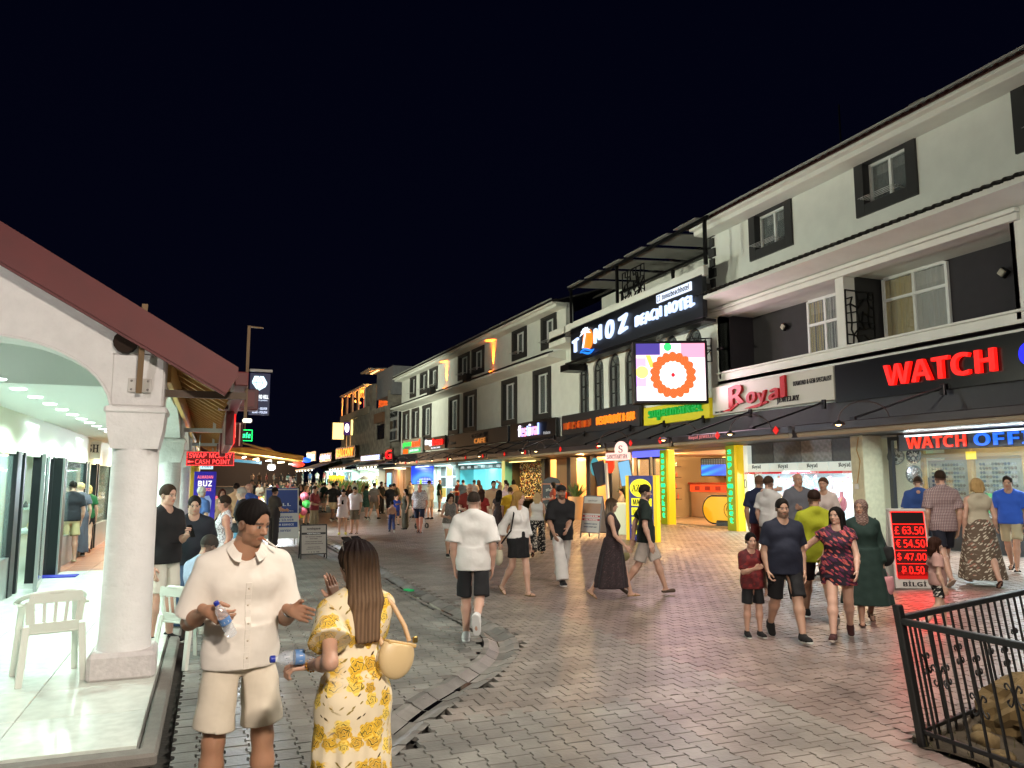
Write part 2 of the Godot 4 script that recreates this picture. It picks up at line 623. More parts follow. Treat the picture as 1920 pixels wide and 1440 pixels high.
func lattice(p: Node3D,called: String,w: float,h: float,at: Transform3D,sd: int,m: Material) -> void:
	var r:=seeded(sd)
	var nx:=maxi(3,int(w/.2))
	var ny:=maxi(3,int(h/.2))
	var pts:=[]
	for j in ny+1:
		for i in nx+1:
			var q:=Vector2(float(i)/nx*w,float(j)/ny*h)
			if i>0 and i<nx: q.x += rnd(r,-.07,.07)
			if j>0 and j<ny: q.y += rnd(r,-.07,.07)
			pts.append(q)
	var g:=Geo.new()
	for j in ny+1:
		for i in nx+1:
			var a: Vector2=pts[j*(nx+1)+i]
			var to:=[]
			if i<nx and (j==0 or j==ny or r.randf()<.8): to.append(pts[j*(nx+1)+i+1])
			if j<ny and (i==0 or i==nx or r.randf()<.75): to.append(pts[(j+1)*(nx+1)+i])
			if i<nx and j<ny and r.randf()<.3: to.append(pts[(j+1)*(nx+1)+i+1])
			for b: Vector2 in to:
				var d:=(b - a).normalized()
				g.box(V((a.x+b.x)*.5,(a.y+b.y)*.5,0),V(a.distance_to(b)+.02,.035,.03),Basis(V(d.x,d.y,0),V(-d.y,d.x,0),V(0,0,1)))
	part(p,called,g,m,at)
func build_right() -> void:
	white_wall=MN(Color(.88,.89,.86),.85,.25,bump_wall,.06,noise_wall)
	dark_trim=M(Color(.17,.17,.17),.6)
	dark_panel=MN(Color(.16,.16,.18),.5,.6)
	tile_dark=M(Color(.2,.19,.18),.6)
	tile_red=M(Color(.27,.13,.11),.7)
	frame_white=M(Color(.85,.86,.85),.35)
	glass=GL(Color(.8,.85,.85),.1)
	black_metal=M(Color(.05,.05,.055),.4,.3)
	canopy_cloth=M(Color(.27,.26,.26),.85)
	building_a()
	building_hotel()
	building_c()
	building_d()
	canopies()
	shops_near()
	shops_far()
func building_a() -> void:
	var p:=thing("white_building","white three-storey building with tiled ledge and balcony above the jewellery and watch shops","building",V(16,0,0),-90)
	var holes:=[]
	var wins:=[[-19.92,-17.94],[-15.46,-13.5],[-11.0,-9.0],[-6.5,-4.5]]
	for w in wins: holes.append(Rect2(w[0]+.02,8.9,w[1] - w[0] - .04,1.62))
	holes.append(Rect2(-21.7,5.5,5.3,1.95))
	holes.append(Rect2(-16.1,5.5,4.8,1.95))
	facade(p,-22.0,-3.0,holes,true,4.0)
	for i in wins.size(): facade_window(p,wins[i][0],wins[i][1],8.88,10.54,"rail")
	part(p,"end_wall",B(V(-21.95,7.3,-3.4),V(.25,6.9,5.99)),white_wall)
	var q:=Geo.new()
	for k in 7: q.box(V(-21.94,8.3+k*.36,-.1),V(.36 if k % 2==0 else .24,.3,.36),Basis(),.01)
	part(p,"corner_stones",q,dark_trim)
	var g:=Geo.new()
	g.box(V(-19.0,6.5,-1.46),V(5.6,2.4,.1))
	part(p,"balcony_wall",g,MN(Color(.2,.19,.2),.8,.4))
	var bw:=Geo.new()
	wallh(bw,-16.1,-11.2,5.2,7.6,-1.41,.1,[Rect2(-16.0,5.65,2.0,1.8)])
	for z in [-11.25,-21.75]: part(p,"balcony_side",B(V(z,6.5,-.7),V(.1,2.4,1.4)),MN(Color(.19,.18,.2),.8,.4))
	part(p,"balcony_wall",bw,MN(Color(.19,.18,.2),.8,.4))
	part(p,"balcony_floor",B(V(-16.5,5.15,-.75),V(10.8,.12,1.5)),white_wall)
	part(p,"balcony_ceiling",B(V(-16.5,7.55,-.9),V(10.8,.1,1.05)),white_wall)
	var dv:=Geo.new()
	dv.box(V(-16.25,6.5,-.9),V(.2,2.3,1.0))
	part(p,"divider",dv,dark_trim)
	var bm:=Geo.new()
	bm.box(V(-16.5,7.52,.05),V(10.9,.16,.12),Basis(),.01)
	bm.box(V(-16.5,7.66,.08),V(10.9,.1,.18),Basis(),.01)
	bm.box(V(-16.5,5.48,.03),V(10.9,.06,.09),Basis(),.01)
	part(p,"moulding",bm,white_wall)
	for d in [[-18.95,-17.5,5.2,7.45,2],[-16.0,-14.0,5.65,7.45,2]]:
		var w: float=d[1] - d[0]
		var h: float=d[3] - d[2]
		var cx: float=(d[0]+d[1])*.5
		var f:=Geo.new()
		for k in d[4]+1: f.box(V(d[0]+w*k/d[4],d[2]+h*.5,-1.36),V(.08,h,.08))
		for y in [.0,.66,1.0]: f.box(V(cx,d[2]+h*y,-1.358),V(w - .08,.08,.07))
		var dn:=part(p,"balcony_door" if cx<-17 else "balcony_window",f,frame_white)
		part(dn,"pane",B(V(cx,d[2]+h*.5,-1.365),V(w - .05,h - .05,.012)),glass)
		part(dn,"curtain",curtain_geo(w*.48,h - .05,6),M(Color(.62,.55,.33),.9),Transform3D(Basis(),V(cx - w*.25,d[2],-1.41)))
		part(dn,"curtain",curtain_geo(w*.48,h - .05,6),M(Color(.62,.62,.6),.9),Transform3D(Basis(),V(cx+w*.25,d[2],-1.41)))
	part(p,"window_backing",B(V(-15.0,6.55,-1.62),V(2.3,2.1,.05)),M(Color(.1,.09,.06)))
	lattice(p,"screen_panel",1.0,1.5,Transform3D(Basis(Vector3.UP,90*DEG),V(-16.05,5.56,.0)),5,black_metal)
	for s in [[-20.0,6.85],[-12.45,6.75]]:
		var l:=part(p,"wall_lamp",Geo.new().box(V(s[0],s[1],-1.3),V(.2,.2,.12),Basis(Vector3(0,0,1),45*DEG),.01),black_metal)
		part(l,"shade",Geo.new().box(V(s[0],s[1],-1.22),V(.15,.15,.06),Basis(Vector3(0,0,1),45*DEG),.01),M(Color(.7,.68,.62),.4))
	part(p,"side_bracket",B(V(-21.6,6.3,.06),V(.3,.08,.1)),black_metal)
	part(p,"slab",B(V(-12.5,3.55,-2.4),V(19.0,.9,4.75)),dark_panel)
	part(p,"fascia",B(V(-12.5,3.55,.08),V(19.0,.9,.2)),dark_panel)
	var dish:=Geo.new()
	dish.rod(V(-17.5,11.6,-1.6),V(-17.5,13.4,-1.6),.025,6)
	part(p,"antenna",dish,black_metal)
	part(p,"chimney",B(V(-15.4,12.2,-2.6),V(.5,.9,.5)),MN(Color(.5,.49,.46),.9))
	var s1:=board("jewellery_sign",-21.85,-16.35,4.05,4.98,15.72,M(Color(.78,.77,.72),.35),"pale shop sign with red script lettering above the jewellery window")
	var red:=M(Color(.75,.06,.08),.3)
	var script:=["R","o","y","a","l"]
	var sx:=[-1.35,-.62,-.12,.42,.84]
	for i in 5: words(s1,"letter",script[i],red,on(sx[i],[4.56,4.44,4.36,4.44,4.62][i],.02),[.78,.44,.42,.44,.2][i],[.72,.36,.5,.36,.66][i],.09,"sansslant")
	var sw:=Geo.new()
	for s in [[-2.1,4.12,-1.3,4.3],[-1.0,4.12,.1,4.22]]:
		sw.prism(PackedVector2Array([Vector2(s[0],s[1]),Vector2((s[0]+s[2])*.5,s[1] - .02),Vector2(s[2],s[3] - .02),Vector2(s[2],s[3]+.05),Vector2((s[0]+s[2])*.5,s[1]+.07)]),on(0,0,.02),.07)
	part(s1,"swash",sw,red)
	words(s1,"small_lettering","JEWELRY",M(Color(.05,.04,.05)),on(.95,4.22),.95,.2,.02,"serifbold")
	words(s1,"small_lettering","DIAMOND & GEM SPECIALIST",M(Color(.05,.04,.05)),on(1.95,4.66),1.5,.14,.01)
	words(s1,"small_lettering","Since 2004",M(Color(.05,.04,.05)),on(-2.35,4.13),.5,.07,.01)
	var s2:=board("watch_shop_sign",-16.3,-5.0,3.95,4.98,15.72,M(Color(.015,.015,.03),.25),"long black shop sign with glowing red capitals and a blue letter")
	letters(s2,"WATCH",[E(Color(1.0,.06,.03),1.1)],on(-2.38,4.47,.02),2.97,.52,.1)
	letters(s2,"OFFICE",[E(Color(.08,.1,1.0),1.3)],on(1.3,4.47,.02),3.4,.52,.1)
func building_hotel() -> void:
	var p:=thing("hotel_building","hotel front with arched windows and a roof terrace under a slatted pergola","building",V(16,0,0),-90)
	var cs:=[-32.1,-30.65,-29.2,-27.75,-26.25,-24.75,-23.25]
	var g:=Geo.new()
	var aw:=.5
	var x:=-34.0
	for c in cs:
		g.box(V((x+c - aw)*.5,6.2,-.15),V(c - aw - x,2.6,.3))
		x=c+aw
	g.box(V((x - 22.0)*.5,6.2,-.15),V(-22.0 - x,2.6,.3))
	for c in cs:
		var poly:=PackedVector2Array([Vector2(c - aw,7.5),Vector2(c - aw,6.78)])
		for k in range(1,12):
			var a:=PI - PI*k/12.0
			poly.append(Vector2(c+cos(a)*aw,6.78+sin(a)*.55))
		poly.append(Vector2(c+aw,6.78))
		poly.append(Vector2(c+aw,7.5))
		g.prism(poly,Transform3D(Basis(),V(0,0,-.3)),.3)
	g.box(V(-28.0,4.45,-.16),V(12.0,.9,.31))
	g.box(V(-28.0,8.2,-.16),V(12.0,1.4,.31))
	part(p,"wall",g,white_wall)
	for c in cs:
		var f:=Geo.new()
		var arc:=PackedVector3Array()
		for k in 13:
			var a:=PI - PI*k/12.0
			arc.append(V(c+cos(a)*.45,6.78+sin(a)*.5,-.1))
		f.tube(arc,.05,6)
		for s in [-.45,.0,.45]: f.box(V(c+s,5.85,-.1),V(.08,1.9,.08))
		for y in [4.95,5.6,6.2,6.78]: f.box(V(c,y,-.1),V(.9,.05,.07))
		f.rod(V(c,6.78,-.1),V(c - .3,7.15,-.1),.02,5)
		f.rod(V(c,6.78,-.1),V(c+.3,7.15,-.1),.02,5)
		var w:=part(p,"arched_window",f,dark_trim)
		part(w,"pane",B(V(c,6.1,-.12),V(.95,2.4,.01)),glass)
		part(w,"backing",B(V(c,6.1,-.9),V(1.4,2.6,.05)),M(Color(.12,.08,.05)))
		if int(c*10) % 2==0:
			part(w,"hanging_lamp",Geo.new().ball(V(c+.15,5.9,-.6),V(.06,.06,.06),8),E(Color(1.0,.55,.2),2.0))
	var fr:=Geo.new()
	fr.box(V(-26.6,7.17,.75),V(10.8,.1,.5))
	fr.box(V(-32.3,7.05,.45),V(.9,.3,.9))
	part(p,"soffit_frame",fr,black_metal)
	part(p,"terrace_floor",B(V(-27.9,8.55,-1.9),V(11.8,.2,5.8)),M(Color(.3,.29,.28)))
	part(p,"parapet",B(V(-26.6,8.82,.9),V(11.0,.35,.2),.02),white_wall)
	part(p,"parapet",B(V(-32.9,8.6,.4),V(1.9,.8,1.2),.02),white_wall)
	var bw:=Geo.new()
	wallh(bw,-34.0,-22.1,8.65,11.0,-2.0,.3,[Rect2(-31.2,9.2,1.3,1.1),Rect2(-25.2,9.2,1.3,1.1)])
	part(p,"terrace_wall",bw,white_wall)
	for c in [-30.55,-24.55]:
		var f:=Geo.new()
		for s in [-.6,.0,.6]: f.box(V(c+s,9.75,-2.05),V(.09,1.1,.08))
		for y in [9.22,10.28]: f.box(V(c,y,-2.05),V(1.2,.08,.078))
		var w:=part(p,"terrace_window",f,frame_white)
		part(w,"pane",B(V(c,9.75,-2.07),V(1.2,1.05,.01)),M(Color(.03,.03,.035),.08))
	var rf:=Geo.new()
	rf.sheet(V(-34.2,11.05,-1.6),V(-22.1,11.05,-1.6),V(-22.1,12.8,-6.5),V(-34.2,12.8,-6.5),.08)
	part(p,"roof",rf,tile_dark)
	var pg:=Geo.new()
	for z in [-31.2,-26.9,-20.9]: pg.bar(V(z,8.95,1.05),V(z,10.5,1.05),.1,.1)
	for z in [-31.2,-26.9,-22.2]: pg.bar(V(z,8.65,-1.6),V(z,10.6,-1.6),.1,.1)
	for y in [[1.05,10.52],[-1.6,10.62]]: pg.bar(V(-31.4,y[1],y[0]),V(-20.7,y[1],y[0]),.1,.1)
	part(p,"pergola_frame",pg,black_metal)
	for k in 6:
		var a:=-31.3+k*1.75
		var q:=Geo.new()
		q.sheet(V(a,10.64,1.2),V(a+1.35,10.64,1.2),V(a+1.7,10.72,-1.7),V(a+.35,10.72,-1.7),.03)
		part(p,"pergola_slat",q,M(Color(.5,.5,.48),.8))
	var la:=Node3D.new()
	la.name="terrace_screen"
	p.add_child(la,true)
	lattice(la,"screen_panel",1.7,1.2,Transform3D(Basis(),V(-27.0,9.0,.75)),9,black_metal)
	lattice(p,"screen_panel",.8,.8,Transform3D(Basis(Vector3.UP,60*DEG),V(-22.3,5.9,.9)),14,black_metal)
	part(p,"slab",B(V(-28.0,3.55,-2.4),V(12.0,.9,4.75)),dark_panel)
	part(p,"fascia",B(V(-28.0,3.55,.08),V(12.0,.9,.2)),dark_panel)
	part(p,"flood_lamp",Geo.new().box(V(-22.6,10.6,-1.8),V(.25,.25,.12),Basis(V(0,0,1),.7)),black_metal)
	var s:=board("hotel_sign",-31.4,-21.2,7.25,8.72,15.0,MN(Color(.06,.075,.12),.5,.5),"long navy hotel sign with glowing white letters and a palm emblem",.18)
	var wl:=E(Color(.72,.82,1.0),1.15,Color(.5,.5,.5))
	words(s,"letter","T",wl,on(-4.45,7.85,.02),.55,.62,.1,"sansslant")
	words(s,"letter","N",wl,on(-2.3,7.98,.02),.62,.72,.1,"sansslant")
	words(s,"letter","O",wl,on(-1.25,8.0,.02),.66,.74,.1,"sansslant")
	words(s,"letter","Z",wl,on(-.15,8.02,.02),.66,.74,.1,"sansslant")
	letters(s,"BEACH HOTEL",[wl],on(2.75,7.92,.02),3.9,.46,.08,"sansslant")
	part(s,"emblem_sun",Geo.new().lathe(PackedVector2Array([Vector2(.001,.06),Vector2(.44,.06),Vector2(.46,.04),Vector2(.46,0)]),24,V(-3.3,7.92,.01),Basis(V(1,0,0),V(0,0,1),V(0,-1,0))),E(Color(1.0,.5,.08),1.0))
	var pal:=Geo.new()
	pal.prism(PackedVector2Array([Vector2(-3.75,7.6),Vector2(-3.62,7.6),Vector2(-3.4,8.2),Vector2(-3.46,8.25)]),on(0,0,.075),.03)
	for k in 7:
		var a:=PI*(.02+.16*k)
		var d:=Vector2(cos(a),sin(a)*.7)
		var e:=Vector2(-3.42,8.24)
		pal.prism(PackedVector2Array([e,e+d*.28+Vector2(d.y,-d.x)*.07,e+d*.52+Vector2(0,-.12),e+d*.28 - Vector2(d.y,-d.x)*.05]),on(0,0,.078+k*.002),.03)
	part(s,"emblem_palm",pal,E(Color(.9,.95,1.0),1.2))
	var wv:=Geo.new()
	for k in 2:
		var up:=PackedVector2Array()
		var dn:=PackedVector2Array()
		for i in 13:
			var t:=i/12.0
			up.append(Vector2(-3.95+t*1.35,7.45 - k*.1+sin(t*5.5+k)*.07+.05*sin(PI*t)))
			dn.append(Vector2(-3.95+t*1.35,7.45 - k*.1+sin(t*5.5+k)*.07 - .05*sin(PI*t)))
		dn.reverse()
		wv.prism(up+dn,on(0,0,.08+.01*k),.03)
	part(s,"emblem_wave",wv,E(Color(.1,.5,1.0),1.0))
	var hb:=part(s,"handle_panel",B(V(3.4,8.45,.02),V(2.2,.3,.06),.01),E(Color(.85,.9,1.0),1.0))
	words(hb,"small_lettering","tonozbeachhotel",M(Color(.05,.05,.1)),on(3.55,8.45,.052),1.7,.2,.008)
	var ig:=Geo.new()
	for k in 4: ig.box(V(2.47+[.09,-.09,.0,.0][k],8.45+[.0,.0,.09,-.09][k],.056),V([.02,.02,.2,.2][k],[.16,.16,.02,.02][k],.01))
	part(hb,"camera_mark",ig,M(Color(.05,.05,.1)))
	var im:=Image.create(220,180,false,Image.FORMAT_RGB8)
	for j in 180:
		for i in 220:
			var u:=i/220.0
			var v:=j/180.0
			var c:=Color(1.0,.8+.15*v,.92)
			if v<.2 and u<.35: c=Color(.25,.2,.5)
			if u<.14 and v>.25: c=Color(.85,.62,1.0)
			if u>.65 and v<.25: c=Color(1.0,.55,.65)
			if v>.75 and u<.3: c=Color(.96,.9,1.0)
			if Vector2((u - .08)*1.2,v - .5).length()<.11: c=Color(1.0,.85,.45)
			if absf(u - .2 - (v - .3)*.3)<.035 and v>.2 and v<.42: c=Color(1.0,.75,.3)
			var d:=Vector2((u - .53)*1.22,v - .55)
			if d.length()<.36: c=Color(1,1,1)
			var an:=atan2(d.y,d.x)
			var lump:=absf(sin(an*9.0))*.04
			if d.length()>.25 - lump*.5 and d.length()<.37+lump: c=Color(.8,.2,.06).lerp(Color(1.0,.5,.25),absf(sin(an*31.0+d.length()*60.0))*.7)
			if d.length()<.035: c=Color(.8,.1,.15)
			if Vector2((u - .46)*1.2,v - .06).length()<.07: c=Color(.2,.85,.4)
			im.set_pixel(i,j,c)
	var sc:=thing("led_screen","bright advertising screen showing a ring of food, jutting out above the supermarket sign","screen",V(14.4,0,-22.3),-24)
	part(sc,"casing",B(V(0,5.52,-.32),V(2.5,2.15,.6),.02),black_metal)
	var gq:=Geo.new()
	gq.quad(V(-1.16,4.54,0),V(1.16,4.54,0),V(1.16,6.5,0),V(-1.16,6.5,0))
	part(sc,"display",gq,img_mat(im,1.35),Transform3D(Basis(),V(0,0,.004)))
	area(sc,V(0,5.52,.06),V(0,0,1),Vector2(2.3,1.9),Color(1.0,.82,.9),8.0)
	var s3:=board("supermarket_sign",-26.25,-21.95,3.98,4.66,15.66,E(Color(.55,.5,.05),.55,Color(.7,.65,.1)),"yellow sign with green lettering under the advertising screen",.2)
	letters(s3,"supermarket",[E(Color(.03,.55,.2),.6,Color(.05,.5,.2))],on(.1,4.36,.02),3.4,.5,.12)
	var s4:=board("restaurant_sign",-34.0,-26.7,4.0,4.95,15.72,dark_panel,"dark restaurant sign with orange lettering, partly unlit")
	letters(s4,"TONOZ'S GARDEN",[E(Color(.9,.3,.05),.25,Color(.2,.12,.08)),E(Color(.9,.4,.1),.3,Color(.25,.2,.16)),E(Color(.9,.35,.06),.5,Color(.2,.12,.08))],on(-1.9,4.42,.02),2.9,.36,.06,"sansslant")
	letters(s4,"RESTAURANT & BAR",[E(Color(1.0,.5,.1),1.0)],on(1.75,4.45,.02),3.3,.4,.06,"sansslant")
func building_c() -> void:
	var p:=thing("white_building","long white three-storey building with narrow dark windows and orange wall lights","building",V(16,0,-34),-88.4)
	var up:=[[-2.85,-1.0],[-6.8,-4.75],[-13.6,-11.35],[-16.4,-14.1],[-23.2,-21.1],[-25.8,-23.8],[-28.8,-27.0]]
	var lo:=[[-3.9,-1.7],[-8.4,-6.1],[-15.2,-12.7],[-18.4,-16.1],[-25.0,-22.6],[-28.1,-26.0],[-31.0,-28.9]]
	var holes:=[]
	for w in up: holes.append(Rect2(w[0]+.02,8.62,w[1] - w[0] - .04,1.75))
	for w in lo: holes.append(Rect2(w[0]+.02,5.02,w[1] - w[0] - .04,2.62))
	facade(p,-31.6,.0,holes,false,4.0)
	for w in up: facade_window(p,w[0],w[1],8.6,10.4,"rail")
	for w in lo: facade_window(p,w[0],w[1],5.0,7.66)
	part(p,"end_wall",B(V(-31.5,7.3,-3.4),V(.25,6.9,5.99)),white_wall)
	part(p,"slab",B(V(-15.8,3.55,-2.4),V(31.6,.9,4.75)),dark_panel)
	part(p,"fascia",B(V(-15.8,3.55,.08),V(31.6,.9,.2)),dark_panel)
	for z in [-9.8,-19.0]:
		var l:=part(p,"wall_light",B(V(z,8.4,.16),V(.3,.08,.16),.01),E(Color(1.0,.45,.1),5.0))
		spot(l,V(z,8.48,.14),V(0,1,-.05),Color(1.0,.42,.08),75.0,17.0,.04,.9)
	var ac:=Geo.new()
	for z in [-14.2,-22.4]: ac.box(V(z+.4,8.5,.3),V(.8,.5,.35),Basis(),.03)
	part(p,"air_conditioner",ac,M(Color(.1,.1,.1)))
	var s1:=board("shop_sign",-40.4,-34.6,4.0,4.95,15.6,M(Color(.03,.03,.04),.4),"black shop sign with white and violet tube letters",.14,-88.4)
	letters(s1,"festival",[E(Color(.95,.9,1.0),1.6),E(Color(.75,.6,1.0),1.5),E(Color(1.0,.6,.7),1.4),E(Color(.6,.7,1.0),1.5)],on(-.3,4.5,.02),2.6,.62,.06)
	words(s1,"small_lettering","Palace",E(Color(.8,.8,.8),.4),on(1.9,4.25),.8,.16,.01)
	var s2:=board("shop_sign",-52.0,-40.9,4.05,4.95,15.4,dark_panel,"dark unlit shop sign with raised grey letters between two lit signs",.14,-88.4)
	letters(s2,"STEAK &",[M(Color(.4,.38,.36),.3,.7)],on(.7,4.65,.02),2.4,.26,.05)
	letters(s2,"CAFE",[E(Color(1.0,.6,.25),.35,Color(.4,.36,.3))],on(1.1,4.3,.02),1.9,.3,.05)
	words(s2,"small_lettering","JEWELLERY",M(Color(.6,.6,.6)),on(-4.2,4.35),1.1,.18,.01)
	var s3:=board("shop_sign",-57.3,-52.3,4.1,5.0,15.1,M(Color(.02,.02,.03),.3),"black shop sign with white and red glowing letters",.14,-88.4)
	letters(s3,"Bag",[E(Color(.95,.97,1.0),1.7)],on(-1.4,4.62,.02),1.5,.5,.05)
	letters(s3,"Presso",[E(Color(1.0,.08,.06),1.6)],on(.9,4.62,.02),2.4,.5,.05)
	words(s3,"small_lettering","Bag - Shoes - Jewelry",E(Color(.9,.9,.95),.9),on(.4,4.2),2.2,.16,.01)
	var s4:=board("travel_sign",-63.6,-58.0,3.95,5.15,14.9,M(Color(.55,.56,.52),.4),"travel agency sign with green and orange letters and coloured strip",.14,-88.4)
	letters(s4,"pioneer",[E(Color(.05,.9,.3),1.1)],on(-1.25,4.75,.02),2.6,.55,.05)
	letters(s4,"travel",[E(Color(1.0,.3,.05),1.2)],on(1.3,4.75,.02),2.2,.55,.05)
	part(s4,"strip",B(V(.8,4.2,.02),V(3.4,.36,.04)),E(Color(.05,.7,.4),.9))
	part(s4,"strip",B(V(-1.8,4.2,.02),V(1.5,.36,.04)),E(Color(1.0,.4,.05),.9))
	words(s4,"small_lettering","yacht tours",E(Color(.9,1.0,.95),1.0),on(.8,4.2,.042),2.6,.26,.01)
func building_d() -> void:
	var p:=thing("grey_building","old grey building with stained walls, lit roof terrace and projecting yellow light boxes","building",V(14.6,0,-67),-88)
	var grey:=MN(Color(.58,.55,.51),.95,.5,bump_wall,.3,noise_blotch)
	var g:=Geo.new()
	wallh(g,-23.0,-2.0,4.0,8.6,.0,.4,[Rect2(-21.0,5.0,1.2,1.9),Rect2(-18.9,5.0,1.2,1.9),Rect2(-6.0,5.6,3.4,2.2)])
	g.box(V(-2.3,7.0,-4.0),V(.3,6.0,7.6))
	g.box(V(-9.3,9.9,-.2),V(3.2,2.6,.38))
	part(p,"wall",g,grey)
	part(p,"upper_room",B(V(-4.6,10.9,-2.4),V(6.2,2.6,4.0)),MN(Color(.5,.5,.52),.9,.4,bump_wall,.2))
	part(p,"parapet",B(V(-16.0,8.75,.06),V(14.2,.7,.25)),MN(Color(.55,.51,.45),.9,.4))
	part(p,"terrace_floor",B(V(-14.0,8.5,-4.0),V(18.0,.2,7.4)),grey)
	var fr:=Geo.new()
	for k in 5: fr.bar(V(-22.8+k*3.0,9.05,.05),V(-22.8+k*3.0,11.4,.05),.16,.16)
	fr.bar(V(-23.0,11.4,.05),V(-10.6,11.4,.05),.18,.2)
	fr.bar(V(-10.6,12.6,.05),V(-7.4,12.6,.05),.18,.2)
	part(p,"terrace_frame",fr,M(Color(.7,.68,.62),.6))
	var rf:=Geo.new()
	rf.sheet(V(-23.2,11.5,.3),V(-10.6,11.5,.3),V(-10.6,11.6,-5),V(-23.2,11.6,-5),.12)
	rf.sheet(V(-11.6,12.75,.4),V(-7.6,12.75,.4),V(-7.6,12.85,-4),V(-11.6,12.85,-4),.12)
	part(p,"roof",rf,M(Color(.6,.57,.52),.8))
	part(p,"back_wall",B(V(-15.5,10.1,-4.0),V(12.5,2.8,.15)),M(Color(.45,.25,.14),.8))
	var r:=seeded(4)
	for k in 5:
		var l:=part(p,"terrace_lamp",Geo.new().ball(V(-21.5+k*2.4,rnd(r,10.2,10.9),-1.2),V(.14,.14,.14),8),E(Color(1.0,.6,.25),3.0))
		if k % 2==0: omni(l,V(-21.5+k*2.4,10.6,-1.2),Color(1.0,.55,.2),12.0)
	for k in 4:
		part(p,"soffit_lamp",B(V(-10.9+k*.9,12.6,-.6),V(.4,.04,.25)),E(Color(1.0,.8,.5),2.0))
	spot(p,V(-9.5,12.5,-.6),Vector3.DOWN,Color(1.0,.75,.45),8.0,70.0)
	part(p,"terrace_screen",B(V(-13.4,9.8,-.6),V(1.8,.9,.08)),E(Color(.95,.35,.3),.9))
	for k in 3:
		var q:=Geo.new()
		q.prism(PackedVector2Array([Vector2(-.5,0),Vector2(.5,0),Vector2(.25,1.2),Vector2(.5,2.3),Vector2(-.5,2.3),Vector2(-.3,1.2)]),Transform3D(Basis(),V(-22.0+k*3.0,9.05,-.25)),.06)
		part(p,"terrace_curtain",q,M(Color(.12,.1,.09),.9))
	for w in [[-20.4,5.95],[-18.3,5.95]]:
		var f:=part(p,"window",B(V(w[0],w[1],-.15),V(1.2,1.9,.06)),M(Color(.75,.68,.5),.5))
		part(f,"pane",B(V(w[0],w[1],-.11),V(.9,1.6,.02)),E(Color(.9,.6,.3),.35))
	part(p,"shop_mass",B(V(-12.5,3.7,-2.4),V(21.0,.6,4.4)),dark_panel)
	part(p,"balcony_box",B(V(-4.3,7.6,.1),V(3.3,.9,.3),.02),MN(Color(.42,.29,.2),.8))
	part(p,"balcony_glass",B(V(-4.3,6.3,-.1),V(3.4,1.4,.04)),M(Color(.1,.1,.11),.1))
	var b1:=thing("light_box","glowing yellow light box jutting from the grey building, nearer one","sign",V(14.4,0,-84.0),0)
	part(b1,"casing",B(V(0,7.5,0),V(1.25,1.75,.3),.03),M(Color(.3,.28,.2)))
	part(b1,"face",B(V(0,7.5,.16),V(1.15,1.65,.03)),E(Color(1.0,.86,.5),1.6))
	area(b1,V(0,7.5,.3),V(-.3,0,1),Vector2(1.2,1.6),Color(1.0,.82,.5),22.0)
	var b2:=thing("light_box","glowing yellow light box jutting from the grey building, farther one over the street","sign",V(12.8,0,-86.0),0)
	part(b2,"casing",B(V(0,7.2,0),V(1.3,1.9,.3),.03),M(Color(.3,.28,.2)))
	part(b2,"face",B(V(0,7.2,.16),V(1.2,1.8,.03)),E(Color(1.0,.86,.5),1.6))
	var b3:=thing("light_box","small violet light box with white mark between the two yellow ones","sign",V(13.6,0,-85.2),0)
	part(b3,"casing",B(V(0,7.45,0),V(.7,1.4,.25),.03),E(Color(.25,.12,.35),.7))
	part(b3,"mark",Geo.new().ball(V(0,7.5,.14),V(.25,.5,.03),10),E(Color(1.0,.9,.95),2.0))
	var dr:=board("poster_sign",-71.0,-66.3,5.3,8.0,14.9,M(Color(.6,.6,.6),.6),"pale poster board with six dark pictures on the grey building",.1,-88)
	words(dr,"lettering","DRAGON",M(Color(.04,.04,.05)),on(.5,7.65),3.2,.5,.02)
	for j in 2:
		for i in 3: part(dr,"picture",B(V(-1.5+i*1.5,6.75 - j*.95,.01),V(1.25,.75,.03)),M([Color(.2,.22,.25),Color(.3,.25,.2),Color(.12,.13,.16)][(i+j) % 3],.5))
	for s in [["shop_sign",-67.2,-65.0,3.5,4.6,14.2,Color(.85,.05,.08),"red upright shop sign with white script beside a lit name strip","G"],["shop_sign",-75.0,-67.5,3.6,4.2,13.6,Color(.75,.8,1.0),"row of small white glowing letters over a far shop","LEATHERS DELUXE"],["shop_sign",-88.0,-79.0,4.2,5.4,13.2,Color(1.0,.5,.1),"orange glowing sign over the far shops below the light boxes","BALCONY"],["shop_sign",-96.0,-89.5,4.0,5.0,12.4,Color(.7,.65,1.0),"violet glowing sign over the far shops","nights"],["shop_sign",-103.0,-97.0,4.2,5.4,11.6,Color(.1,.9,.8),"turquoise glowing sign, farthest of the right row","Tattoo"]]:
		var o:=board(s[0],s[1],s[2],s[3],s[4],s[5],M(Color(.1,.08,.07),.5),s[7],.12,-86)
		words(o,"lettering",s[8],E(s[6],1.8),on(0,(s[3]+s[4])*.5,.02),(s[2] - s[1])*.85,(s[4] - s[3])*.7,.05)
